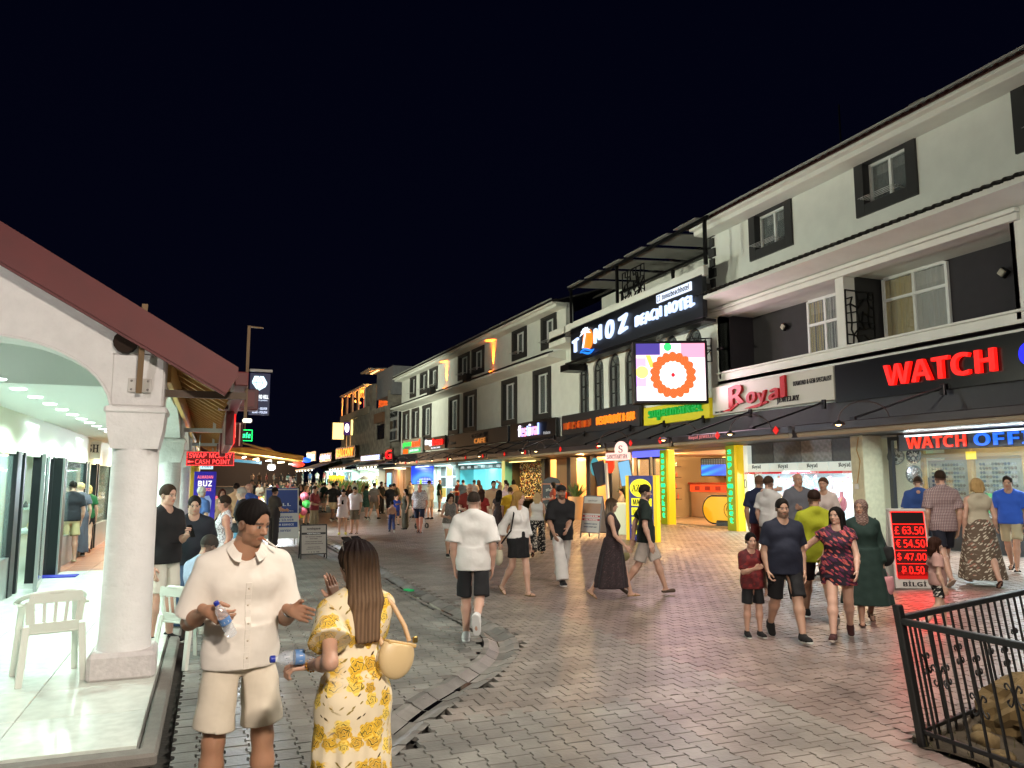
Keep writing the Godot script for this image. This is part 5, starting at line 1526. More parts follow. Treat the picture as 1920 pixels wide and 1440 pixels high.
	for k in 5:
		var t:=thing("dark_tree","dark tree standing against the night sky beyond the street, %s from the left" % ["first","second","third","fourth","fifth"][k],"tree",V(-12+k*9.0,0,-165 - (k % 2)*12),0)
		part(t,"trunk",Geo.new().tube(PackedVector3Array([V(0,0,0),V(.2,2.5,0),V(-.1,5.0,.2)]),[.35,.25,.15],8),M(Color(.12,.09,.06),.9))
		var lx:=[]
		for q in 500:
			var d:=V(tr.randfn(),tr.randfn(),tr.randfn()).normalized()*pow(tr.randf(),.4)
			lx.append(Transform3D(Basis.from_euler(V(rnd(tr,0,6),rnd(tr,0,6),0)),V(d.x*3.4,5.6+d.y*2.4,d.z*3.0)))
		scatter(t,"crown",Geo.new().quad_mesh(.45),StandardMaterial3D.new(),lx,[Color(.05,.08,.03),Color(.03,.05,.02),Color(.07,.1,.04)])
func steel_m() -> Material: return M(Color(.6,.6,.6),.35,.7)
# ================================================================ ground, pavers, gutter
const GUT:=[[3.45,-45.0],[3.42,-30.0],[3.38,-18.7],[3.28,-14.0],[3.3,-11.5],[3.37,-9.9],[3.33,-9.1],[3.18,-8.55],[2.92,-8.0],[2.4,-7.3],[1.85,-6.68],[1.38,-6.03],[.95,-5.4],[.35,-4.5],[-.4,-3.4]]
func gut_side(x: float,z: float) -> Vector2:
	var best:=1e9
	var side:=1.0
	for i in GUT.size() - 1:
		var a:=Vector2(GUT[i][0],GUT[i][1])
		var b:=Vector2(GUT[i+1][0],GUT[i+1][1])
		var d:=b - a
		var t:=clampf((Vector2(x,z) - a).dot(d)/d.length_squared(),0,1)
		var q:=Vector2(x,z) - a - d*t
		if q.length()<best:
			best=q.length()
			side=-signf(d.cross(q)) if q.length()>.0001 else 1.0
	return Vector2(best,side)
func paver_mesh(turned: bool) -> ArrayMesh:
	var L:=.2
	var W:=.165
	var s:=.012
	var gp:=.0022
	var half:=[[W*.5+s,-.5],[W*.5+s,-.3],[W*.5 - s,-.16],[W*.5 - s,.16],[W*.5+s,.3],[W*.5+s,.5]]
	var o:=PackedVector2Array()
	for h in half: o.append(Vector2(h[0] - gp,h[1]*(L - gp*2)))
	for i in range(5,-1,-1): o.append(Vector2(-half[i][0]+gp,half[i][1]*(L - gp*2)))
	var inn:=PackedVector2Array()
	for q in o: inn.append(Vector2(q.x - signf(q.x)*.005,q.y - clampf(q.y/.09,-1,1)*.005))
	var g:=Geo.new()
	var f:=func(q: Vector2,y: float) -> Vector3: return Vector3(q.y,y,q.x) if turned else Vector3(q.x,y,q.y)
	var idx:=Geometry2D.triangulate_polygon(inn)
	for i in range(0,idx.size(),3):
		var a: Vector3=f.call(inn[idx[i]],.0)
		var b: Vector3=f.call(inn[idx[i+1]],.0)
		var c: Vector3=f.call(inn[idx[i+2]],.0)
		if (b - a).cross(c - a).y<0: g.tri(a,c,b)
		else: g.tri(a,b,c)
	for i in o.size():
		var j:=(i+1) % o.size()
		var a: Vector3=f.call(inn[i],.0)
		var b: Vector3=f.call(inn[j],.0)
		var c: Vector3=f.call(o[j],-.03)
		var d: Vector3=f.call(o[i],-.03)
		if (b - a).cross(c - a).y<0: g.quad(a,d,c,b)
		else: g.quad(a,b,c,d)
	return g.mesh()
func paver_mat(c: Color,rough: float) -> StandardMaterial3D:
	var m:=StandardMaterial3D.new()
	m.albedo_color=c
	m.roughness=rough
	m.albedo_texture=noise_blotch
	m.uv1_triplanar=true
	m.uv1_world_triplanar=true
	m.uv1_scale=Vector3.ONE*.55
	m.normal_enabled=true
	m.normal_texture=bump_fine
	m.normal_scale=.35
	return m
func build_ground() -> void:
	var g:=Geo.new()
	var xs:=[-300.0,-60.0,-.3,3.0,4.2,7.0,8.0,9.0,10.0,11.5,60.0,300.0]
	for i in xs.size() - 1:
		var deep:=.075 if xs[i]>-1.0 and xs[i]<4.0 else .016
		var y0:=rise(xs[i]) - deep
		var y1:=rise(xs[i+1]) - deep
		for z in [[-600.0,-44.0],[-44.0,40.0]]: g.quad(V(xs[i],y0,z[1]),V(xs[i+1],y1,z[1]),V(xs[i+1],y1,z[0]),V(xs[i],y0,z[0]))
	struct("ground",g,MN(Color(.3,.29,.27),.75,.4,bump_fine,.5))
	var pv:=Node3D.new()
	pv.name="pavement"
	pv.set_meta("kind","structure")
	add_child(pv)
	var meshes:=[paver_mesh(false),paver_mesh(true)]
	var tones:=[Color(.57,.56,.53),Color(.595,.585,.555),Color(.55,.54,.515),Color(.6,.565,.53),Color(.58,.545,.51),Color(.62,.585,.55),Color(.6,.525,.49),Color(.575,.5,.47),Color(.62,.545,.51)]
	var pm:=[]
	for t in tones: pm.append(paver_mat(t,.42))
	var r:=seeded(9)
	var cam:=Transform3D(Basis(Vector3.UP,-21.14*DEG)*Basis(Vector3.RIGHT,atan(180.0/1450.0)),V(0,1.88,0)).affine_inverse()
	var near:=[]
	var far:=[[],[]]
	var farc:=[[],[]]
	for zone in 2:
		var px:=.165 if zone==0 else .2
		var pz:=.2 if zone==0 else .165
		var i0:=int(-.2/px)
		for i in range(i0,int(17.2/px)):
			for j in range(int(-46.0/pz),int(-2.6/pz)):
				var x:=(i+.5)*px
				var z:=(j+.5)*pz
				if zone==0 and i % 2 != 0: z += pz*.5
				if zone==1 and j % 2 != 0: x += px*.5
				if x<-.2 or x>17.1: continue
				if x>4.86 and z>-4.5 - (x - 4.84)*.28: continue
				var sd:=gut_side(x,z) if x<4.2 else Vector2(9,1)
				if sd.x<.225: continue
				var first:=sd.y<0 or z>-6.12
				if first != (zone==0): continue
				var warm:=0 if zone==0 and x<3.4 else (2 if x>4.65 else 1)
				var tone:=warm*3+r.randi() % 3
				var y:=rise(x)+rnd(r,-.0025,.0015)
				var t:=Transform3D(Basis.from_euler(V(rnd(r,-.012,.012),rnd(r,-.012,.012),rnd(r,-.012,.012)+atan(.15/4.5)*(1.0 if x>7.2 and x<11.4 else .0))),V(x,y,z))
				var c:=cam*t.origin
				if c.z<-.5 and absf(c.x)<-c.z*.67 and absf(c.y)<-c.z*.5 and near.size()<5000 and c.length()<9.0:
					near.append([c.length(),zone,tone,t])
				else:
					far[zone].append(t)
					farc[zone].append(tones[tone].srgb_to_linear())
	near.sort_custom(func(a,b): return a[0]<b[0])
	for k in near.size():
		var e: Array=near[k]
		if k<296: piece(pv,"paver",meshes[e[1]],pm[e[2]],e[3])
		else:
			far[e[1]].append(e[3])
			farc[e[1]].append(tones[e[2]].srgb_to_linear())
	for zone in 2:
		var me: ArrayMesh=paver_mesh(zone==1)
		scatter(pv,"pavers",me,paver_mat(Color.WHITE,.42),far[zone],farc[zone])
	var gt:=Node3D.new()
	gt.name="gutter"
	gt.set_meta("kind","structure")
	add_child(gt)
	var cur:=Curve3D.new()
	for i in GUT.size():
		var p:=V(GUT[i][0],0,GUT[i][1])
		var a:=V(GUT[maxi(i - 1,0)][0],0,GUT[maxi(i - 1,0)][1])
		var b:=V(GUT[mini(i+1,GUT.size() - 1)][0],0,GUT[mini(i+1,GUT.size() - 1)][1])
		var tg:=(b - a).normalized()
		cur.add_point(p,-tg*p.distance_to(a)*.3,tg*p.distance_to(b)*.3)
	var total:=cur.get_baked_length()
	var n:=int(total/.32)
	var cm:=[]
	for c in [Color(.55,.54,.51),Color(.5,.49,.465),Color(.6,.58,.55)]: cm.append(MN(c,.5,1.6,bump_fine,.6,noise_blotch))
	var prof:=[[-.2,-.004],[-.14,-.008],[-.05,-.045],[.03,-.052],[.12,-.012],[.14,.004],[.2,.006]]
	var wet:=Geo.new()
	for i in n:
		var p0:=cur.sample_baked(total*i/n+.006)
		var p1:=cur.sample_baked(total*(i+1)/n - .006)
		var d:=(p1 - p0).normalized()
		var sd:=V(-d.z,0,d.x)
		var dy:=rnd(r,.002,.011)
		var tw:=rnd(r,-.01,.01)
		var q:=Geo.new()
		for k in prof.size() - 1:
			var a: float=prof[k][0]
			var b: float=prof[k+1][0]
			var ya: float=prof[k][1]+dy+tw*a*4
			var yb: float=prof[k+1][1]+dy+tw*b*4
			q.quad(p0+sd*b+V(0,yb,0),p1+sd*b+V(0,yb,0),p1+sd*a+V(0,ya,0),p0+sd*a+V(0,ya,0))
		for e in [p0,p1]:
			for k in prof.size() - 1: q.quad(e+sd*prof[k][0]+V(0,prof[k][1]+dy,0),e+sd*prof[k+1][0]+V(0,prof[k+1][1]+dy,0),e+sd*prof[k+1][0]+V(0,-.08,0),e+sd*prof[k][0]+V(0,-.08,0))
		part(gt,"channel_stone",q,cm[r.randi() % 3])
		wet.quad(p0+sd*.05+V(0,-.044,0),p1+sd*.05+V(0,-.044,0),p1+sd*-.015+V(0,-.044,0),p0+sd*-.015+V(0,-.044,0))
	struct("gutter_water",wet,M(Color(.035,.033,.03),.06))
# ================================================================ street furniture and small things
func plastic_chair(called_label: String,at: Vector3,turn: float) -> Node3D:
	var m:=M(Color(.82,.83,.79),.4)
	var o:=thing("plastic_chair",called_label,"chair",at,turn,"white plastic garden chairs")
	var seat:=Geo.new()
	seat.box(V(0,.43,0),V(.44,.025,.42),Basis(V(1,0,0),.04),.01)
	seat.box(V(0,.405,.2),V(.44,.06,.025),Basis(),.01)
	part(o,"seat",seat,m)
	for sx in [-1.0,1.0]:
		for sz in [-1.0,1.0]:
			var lg:=Geo.new()
			var top:=V(sx*.235,.65 if sz>0 else .5,sz*.2)
			var bot:=V(sx*.265,.0,sz*.26)
			var inx:=V(-sx*.05,0,0)
			lg.bar(top+inx*.5+V(0,0,-.012),bot+inx*.4+V(0,0,-.012),.05,.014,.004)
			lg.bar(top,bot,.022,.04,.006)
			part(o,"leg",lg,m)
	var bk:=Geo.new()
	var rail:=PackedVector3Array()
	for k in 21:
		var a:=PI*k/20.0
		rail.append(V(-cos(a)*.265,.66+.13*pow(sin(a),.7),.22 - .46*pow(sin(a),.6)))
	bk.tube(rail,.022,8)
	for k in 9:
		var u:=-.16+k*.04
		if k in [2,4,6] or k in [1,3,5,7]:
			if k % 2==1: continue
		bk.bar(V(u,.47,-.2),V(u*1.15,.77,-.245),.026,.014,.004)
	bk.sheet(V(-.19,.45,-.19),V(.19,.45,-.19),V(.195,.53,-.21),V(-.195,.53,-.21),.014)
	bk.sheet(V(-.22,.7,-.235),V(.22,.7,-.235),V(.2,.79,-.24),V(-.2,.79,-.24),.014)
	for sx in [-1.0,1.0]:
		bk.sheet(V(sx*.16,.52,-.208),V(sx*.22,.52,-.2),V(sx*.235,.72,-.22),V(sx*.17,.72,-.236),.014)
	part(o,"backrest",bk,m)
	for sx in [-1.0,1.0]: part(o,"armrest",Geo.new().box(V(sx*.258,.665,.05),V(.055,.022,.36),Basis(V(1,0,0),.03),.009),m)
	return o
func a_board(label: String,at: Vector3,turn: float,w: float,h: float,cols: Array,rows: Array) -> Node3D:
	var o:=thing("pavement_board",label,"sign",at,turn)
	var lean:=.16
	for s in [1.0,-1.0]:
		var b:=Basis(V(1,0,0),-lean*s)
		var g:=Geo.new()
		for e in [-1.0,1.0]: g.box(b*V(e*(w*.5 - .015),h*.5,0)+V(0,0,s*h*lean),V(.03,h,.03),b)
		for y in [.14,.985]: g.box(b*V(0,h*y,0)+V(0,0,s*h*lean),V(w - .06,.03,.028),b)
		part(o,"frame",g,M(cols[0],.5))
		var at2:=Transform3D(b,V(0,0,s*h*lean))
		part(o,"panel",B(V(0,h*.56,0),V(w - .06,h*.82,.016)),M(cols[1],.5),at2)
		if s>0:
			for q in rows:
				if q[4] != null: part(o,"strip",B(V(0,h*q[1],.009),V(w - .07,h*q[2]*1.5,.004)),M(q[4],.5),at2)
				if q[0] != "": words(o,"lettering",q[0],M(q[3],.6),at2*on(0,h*q[1],.012),(w - .12)*(q[5] if q.size()>5 else .8),h*q[2],.004,q[6] if q.size()>6 else "sansbold")
	return o
func build_props() -> void:
	var r:=seeded(21)
	plastic_chair("white plastic chair with slotted back, standing empty on the pale tiled floor",V(-1.3,.1,-8.3),196)
	plastic_chair("white plastic chair under the seated man beside the front column",V(-.11,0,-8.95),129)
	var blk:=Color(.04,.04,.045)
	var bo:=a_board("grey pavement board in a black frame with a watch shop's printed services",V(2.38,0,-19.5),4,.64,.82,[blk,Color(.56,.53,.5)],[["unique",.87,.085,blk,null,.62],["Original Watch Store",.735,.04,Color(.85,.85,.85),blk,.62],["Sale - Gemstone - Jewellery",.64,.032,blk,null,.75],["Watch Repair",.58,.032,blk,null,.36],["Battery and Straps Change",.5,.032,blk,null,.74],["Jewellery Polish and Cleaning",.44,.032,blk,null,.84],["Please try us in inquiry",.34,.03,blk,null,.56],["Experience Swiss is here",.285,.03,blk,null,.66],["1   2   8   130",.2,.035,blk,null,.5]])
	bo.name="pavement_board"
	var bb:=Color(.72,.74,.72)
	var bl:=Color(.08,.25,.55)
	a_board("blue and white pavement board of a jeweller behind the man in the white shirt",V(1.95,0,-23.6),6,.95,1.65,[bb,Color(.75,.77,.76)],[["",.8,.28,bl,bl],["HILL",.72,.05,Color(.8,.85,.9),null,.6],["gold and",.6,.04,bl,bl],["gold and jewellery",.605,.035,Color(.8,.85,.9),null,.8],["DIAMOND",.5,.035,bl,null,.7],["GOLD SILVER",.45,.035,bl,null,.8],["",.37,.06,bl,bl],["WATCH SERVICE",.37,.035,Color(.8,.85,.9),null,.8],["best service",.27,.05,bl,null,.6,"serifslant"]])
	var to:=thing("totem_sign","tall blue and yellow stand-up sign with a yellow oval in front of the restaurant","sign",V(11.6,.13,-19.6),-76)
	part(to,"panel",B(V(0,.95,0),V(1.0,1.85,.12),.01),E(Color(.09,.09,.38),.45,Color(.12,.12,.42)))
	for s in [-1.0,1.0]: part(to,"edge",B(V(s*.56,.95,.0),V(.12,1.86,.16),.01),E(Color(.85,.7,.02),.6,Color(.8,.65,.05)))
	part(to,"oval",Geo.new().lathe(PackedVector2Array([Vector2(.001,.03),Vector2(.42,.03),Vector2(.42,0)]),28,V(0,1.52,.06),Basis(V(1,0,0),V(0,0,1),V(0,-.62,0))),E(Color(.9,.85,.05),.8,Color(.8,.75,.05)))
	words(to,"lettering","AZDA",M(Color(.03,.03,.08)),on(0,1.52,.092),.66,.2,.006,"serifbold")
	var lines:=["MARKET","EĞLENCESİ BAKLAVA","Coffee","FRUIT"]
	for k in 4:
		part(to,"yellow_plate",B(V(.02,1.12 - k*.27,.066),V(.82,.22,.012),.004),E(Color(.85,.82,.05),.75,Color(.8,.75,.05)))
		words(to,"lettering",lines[k],M(Color(.04,.06,.1)),on(.02,1.12 - k*.27,.073),.66,[.15,.13,.13,.16][k],.005,["sansbold","sans","serifslant","sansbold"][k])
	for k in 2: words(to,"mark","v",E(Color(.9,.8,.1),.6),on(-.15+k*.3,.12,.066),.1,.08,.005)
	a_board("grey framed board of a spa with a massage photo and red text boxes",V(10.95,.12,-21.4),-70,.78,1.3,[Color(.42,.42,.44),Color(.72,.7,.68)],[["SANCTUARY",.88,.035,Color(.2,.2,.22),null,.6,"serif"],["",.7,.16,blk,Color(.55,.38,.26)],["MASSAGE & SPA",.52,.03,Color(.9,.85,.85),Color(.62,.06,.06),.8],["FULL PACKAGE",.44,.03,Color(.9,.85,.85),Color(.62,.06,.06),.8],["TURKISH BATH",.34,.03,Color(.1,.2,.35),null,.8],["OPEN EVERY DAY",.27,.03,Color(.1,.2,.35),null,.8]])
	var kio:=thing("spa_kiosk","white spa kiosk frame with round top sign and two tilted screens","kiosk",V(12.6,.15,-22.6),-72)
	var kf:=Geo.new()
	kf.bar(V(-.55,0,0),V(-.7,2.3,0),.08,.08)
	kf.bar(V(.35,0,0),V(.25,2.5,0),.08,.08)
	part(kio,"frame",kf,M(Color(.8,.76,.72),.5))
	var sg:=part(kio,"top_sign",B(V(-.1,2.5,.05),V(1.1,.26,.06),.02),E(Color(1.0,.75,.72),.55,Color(.8,.7,.68)))
	words(sg,"lettering","SANCTUARY SPA",M(Color(.3,.15,.2)),on(-.1,2.5,.085),.9,.14,.006,"serif")
	part(sg,"disc",Geo.new().lathe(PackedVector2Array([Vector2(.001,.05),Vector2(.28,.05),Vector2(.28,0)]),24,V(.05,2.72,.02),Basis(V(1,0,0),V(0,0,1),V(0,-1,0))),E(Color(1.0,.75,.72),.6,Color(.8,.7,.68)))
	words(sg,"lettering","S",M(Color(.3,.15,.2)),on(.05,2.74,.075),.18,.24,.006,"serif")
	for k in 2:
		var b:=Basis(V(0,1,0),[.2,1.25][k])*Basis(V(0,0,1),[.18,.25][k])
		var sc:=part(kio,"screen_casing",Geo.new().box(V([.3,-.85][k],1.95,.12),V(.46,.82,.04),b,.006),black_metal)
		part(sc,"display",Geo.new().box(V([.3,-.85][k],1.95,.12)+b*V(0,0,.022),V(.42,.78,.006),b),E([Color(.45,.7,.85),Color(.1,.1,.12)][k],.8))
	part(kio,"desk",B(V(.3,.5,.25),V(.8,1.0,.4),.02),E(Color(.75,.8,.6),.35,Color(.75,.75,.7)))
	for k in 2:
		var pl:=thing("potted_plant",["spiky green plant in a tall cream pot by the restaurant door","leafy green plant in a cream pot behind the spa kiosk"][k],"plant",[V(15.1,.15,-31.2),V(15.3,.15,-26.9)][k])
		part(pl,"pot",Geo.new().lathe(PackedVector2Array([Vector2(.001,0),Vector2(.24,0),Vector2(.36,1.0),Vector2(.33,1.0),Vector2(.31,.92),Vector2(.001,.92)]),18),M(Color(.72,.58,.42),.6))
		var xf:=[]
		for q in 40: xf.append(Transform3D(Basis.from_euler(V(rnd(r,.1,1.0),rnd(r,0,TAU),0),EULER_ORDER_YXZ),V(0,.9,0)))
		var lf:=Geo.new()
		lf.prism(PackedVector2Array([Vector2(-.015,0),Vector2(.015,0),Vector2(.05,.35),Vector2(.0,.75),Vector2(-.05,.35)]),T(Vector3()),.008)
		scatter(pl,"leaves",lf.mesh(),StandardMaterial3D.new(),xf,[Color(.05,.1,.03),Color(.07,.14,.04),Color(.04,.07,.02)])
	var cb:=thing("chalkboard","black arched chalkboard in a wooden frame by the golden jewellery wall","sign",V(12.2,.15,-27.3),-70)
	var arch:=PackedVector2Array([Vector2(-.5,.3),Vector2(.5,.3),Vector2(.5,1.55)])
	for k in 9: arch.append(Vector2(.46*cos(PI*k/8.0),1.6+.24*sin(PI*k/8.0)))
	arch.append(Vector2(-.5,1.55))
	part(cb,"board",Geo.new().prism(arch,T(Vector3()),.04),M(Color(.02,.02,.02),.6))
	part(cb,"frame",Geo.new().bar(V(-.52,.0,.02),V(-.52,1.6,.02),.05,.05).bar(V(.52,.0,.02),V(.52,1.6,.02),.05,.05).bar(V(-.5,1.58,.05),V(.5,1.58,.05),.03,.04),M(Color(.55,.3,.12),.6))
	for k in 3: words(cb,"lettering",["menu","today","cocktails"][k],M(Color(.6,.6,.55)),on(0,1.35 - k*.28,.042),.6,.12,.004,"serifslant")
	var ex:=thing("rate_board","white A-shaped board with red LED currency rates near the fence","sign",V(10.75,.13,-9.75),-24)
	ex.scale=V(.74,.88,.85)
	var tilt:=Basis(V(1,0,0),-.12)
	part(ex,"casing",B(V(0,.72,0),V(.8,1.42,.06),.01),M(Color(.75,.74,.72),.5),Transform3D(tilt,V(0,0,.2)))
	part(ex,"back_panel",B(V(0,.72,0),V(.8,1.42,.04),.01),M(Color(.68,.67,.64),.5),Transform3D(Basis(V(1,0,0),.16),V(0,0,-.25)))
	part(ex,"top_cap",B(V(0,1.43,.02),V(.8,.05,.16),.01),M(Color(.78,.77,.75),.5))
	var xd:=Transform3D(tilt,V(0,0,.2))
	part(ex,"dark_face",B(V(0,.8,.032),V(.7,1.2,.008)),M(Color(.1,.08,.08),.4),xd)
	var led:=E(Color(1.0,.08,.05),2.6)
	var rows:=["£ 63.50","€ 54.50","$ 47.00","P 0.50"]
	var dots:=Geo.new()
	for k in 4:
		part(ex,"red_row",B(V(0,1.06 - k*.24,.038),V(.68,.2,.004)),E(Color(.6,.01,.01),.12,Color(.08,.02,.02)),xd)
		words(ex,"rate",rows[k],led,xd*on(0,1.06 - k*.24,.042),.62 if k<3 else .46,.14,.006,"sans")
		for i in 30: dots.box(V(-.34+i*.0235,1.175 - k*.24,.042),V(.013,.013,.006))
	part(ex,"rate",B(V(-.2,.32,.044),V(.11,.012,.006)),led,xd)
	for i in 50:
		for x in [-.355,.355]: dots.box(V(x,.22+i*.0238,.04),V(.012,.012,.006))
	for i in 30: dots.box(V(-.34+i*.0235,1.4,.04),V(.012,.012,.006))
	part(ex,"led_border",dots,led,xd)
	part(ex,"red_bar",B(V(0,.24,.038),V(.68,.12,.004)),E(Color(.9,.02,.01),.5,Color(.15,.02,.02)),xd)
	words(ex,"lettering","BİLGİ",M(Color(.03,.03,.03)),xd*on(0,.1,.032),.5,.1,.006)
	area(ex,V(0,.8,.42),V(0,-.1,1),Vector2(.7,1.1),Color(1.0,.08,.06),1.0)
	var iron:=MN(Color(.075,.075,.08),.42,3.0,bump_fine,.8)
	var fe:=thing("iron_fence","black wrought iron corner fence with scrollwork, leaning over by the planted bed","fence",V(4.84,0,-4.35))
	var ln:=V(-.085,.95,-.08)
	part(fe,"post",Geo.new().bar(V(0,-.05,0),ln*1.02,.06,.06,.008),iron)
	var dirs:=[V(0,0,1),V(.96,0,-.27)]
	var lens:=[1.7,3.4]
	for d in 2:
		var up:=ln*.9 if d==0 else ln*.92+V(0,0,0)
		part(fe,"top_rail",Geo.new().bar(up,up+dirs[d]*lens[d],.05,.045,.006),iron)
		part(fe,"bottom_rail",Geo.new().bar(ln*.1,ln*.1+dirs[d]*lens[d],.03,.03,.004),iron)
		var nb:=int(lens[d]/.135)
		for k in nb:
			var b: Vector3=dirs[d]*(.12+k*.135)
			var tw:=Geo.new()
			tw.box(b+ln*.46,V(.014,ln.length()*.9,.014),Basis(Quaternion(Vector3.UP,ln.normalized())))
			part(fe,"bar",tw,iron)
			if k % 2==1:
				var sc:=Geo.new()
				var mid: Vector3=b+ln*(.55 if k % 4==1 else .42)
				for s in [-1.0,1.0]:
					var pth:=PackedVector3Array()
					for q in 25:
						var t:=q/24.0*2.0 - 1.0
						var an:=t*4.4
						var rr:=.03*(1.15 - absf(t)*.75)
						var cy:=signf(t)*.045*minf(absf(t)*3.0,1.0)
						pth.append(mid+dirs[d]*s*(.04 - rr*cos(an)*.9+.0)+ln.normalized()*(cy+rr*sin(an)))
					sc.tube(pth,.0065,5)
				part(fe,"scroll",sc,iron)
	var dirt:=Geo.new()
	for i in 14:
		for j in 10:
			var q: Array[Vector3]=[]
			for e in [[0,1],[1,1],[1,0],[0,0]]:
				var x: float=4.8+(i+e[0])*.3
				var z: float=-4.4+(j+e[1])*.26 - (x - 4.84)*.28
				q.append(V(x,.005+rise(x)+.05*sin(x*5.1+1.0)*sin(z*4.3)+.03*sin(x*13.0+z*9.0),z))
			dirt.quad(q[0],q[1],q[2],q[3])
	struct("planting_bed_soil",dirt,MN(Color(.3,.25,.18),.95,1.2,bump_fine,1.2,noise_blotch))
	var bed_kerb:=Geo.new()
	bed_kerb.bar(V(4.86,.0,-4.42),V(8.0,.02,-5.3),.09,.07,.01)
	struct("bed_kerb",bed_kerb,MN(Color(.42,.38,.33),.9,1.5,bump_fine,.8))
	var gr:=Geo.new()
	for k in 170:
		var x:=4.78+absf(r.randfn())*.35
		var z:=-4.45+r.randf()*1.7
		var a:=rnd(r,0,TAU)
		var h:=rnd(r,.03,.11)
		var d:=V(cos(a),0,sin(a))
		gr.tri(V(x,.0,z),V(x,0,z)+d*.008,V(x,h,z)+V(-d.z,0,d.x)*h*.7)
	var go:=solo("grass",gr,M(Color(.25,.24,.1),.9),"dry grass tufts at the foot of the iron fence","grass")
	go.set_meta("kind","stuff")
	var rk:=seeded(3)
	for k in 7:
		var sz: float=[.25,.1,.08,.06,.12,.05,.07][k]
		var at: Vector3=[V(5.85,.17,-4.3),V(5.5,.04,-3.95),V(5.2,.03,-4.15),V(5.05,.02,-3.9),V(5.9,.05,-3.85),V(4.95,.02,-3.7),V(5.35,.03,-4.3)][k]
		var fn:=FastNoiseLite.new()
		fn.seed=40+k
		fn.frequency=1.1
		var st:=SurfaceTool.new()
		var sp:=SphereMesh.new()
		sp.radial_segments=22 if k==0 else 10
		sp.rings=14 if k==0 else 6
		var arr:=sp.get_mesh_arrays()
		var vs: PackedVector3Array=arr[Mesh.ARRAY_VERTEX]
		st.begin(Mesh.PRIMITIVE_TRIANGLES)
		st.set_smooth_group(-1 if k==0 else 0)
		var ix: PackedInt32Array=arr[Mesh.ARRAY_INDEX]
		for q in ix:
			var p:=vs[q]*2.0
			var cube:=p/maxf(absf(p.x),maxf(absf(p.y),absf(p.z)))
			p=p.lerp(cube,.6)*(1.0+fn.get_noise_3dv(p)*.35)
			st.add_vertex(p*V(1.25,.85,.9)*sz)
		st.generate_normals()
		solo("boulder" if k==0 else "pebble",st.commit(),MN(Color(.44,.36,.22),.9,2.0,bump_fine,1.0,noise_blotch),["large squared ochre boulder behind the iron fence","small ochre stone left of the boulder's foot","small stone nearest the kerb of the bed","little pebble beside the fence bars","flat stone right of the boulder's foot","little pebble nearest the fence post","stone between the boulder and the kerb"][k],"rock","",T(at,k*37.0))
	solo("wrapper",Geo.new().box(V(0,.02,0),V(.1,.03,.2),Basis(V(0,1,0),.4),.01),E(Color(.05,.6,.3),.25,Color(.1,.6,.35)),"bright green wrapper lying in the gutter","litter","",T(V(3.25,-.01,-13.3)))
	var stroller:=thing("stroller","folded-frame baby stroller pushed by the man in the black shirt","stroller",V(7.6,0,-30.0),200)
	for s in [-1.0,1.0]:
		part(stroller,"frame",Geo.new().tube(PackedVector3Array([V(s*.22,1.02,-.45),V(s*.22,.7,-.2),V(s*.22,.14,.32)]),.014,6),M(Color(.5,.5,.5),.3,.7))
		part(stroller,"rear_strut",Geo.new().rod(V(s*.22,.6,-.12),V(s*.24,.12,-.32),.012,6),M(Color(.5,.5,.5),.3,.7))
		for z in [.34,-.34]: part(stroller,"wheel",Geo.new().lathe(PackedVector2Array([Vector2(.06,-.02),Vector2(.11,-.02),Vector2(.11,.02),Vector2(.06,.02)]),14,V(s*.24,.11,z),Basis(V(0,1,0),V(1,0,0),V(0,0,-1))),M(Color(.03,.03,.03),.7))
	part(stroller,"seat",Geo.new().box(V(0,.48,.05),V(.38,.06,.4),Basis(V(1,0,0),.3),.02),M(Color(.06,.06,.07),.8))
	part(stroller,"seat_back",Geo.new().box(V(0,.72,-.18),V(.38,.5,.05),Basis(V(1,0,0),.35),.02),M(Color(.06,.06,.07),.8))
	street_lamps()
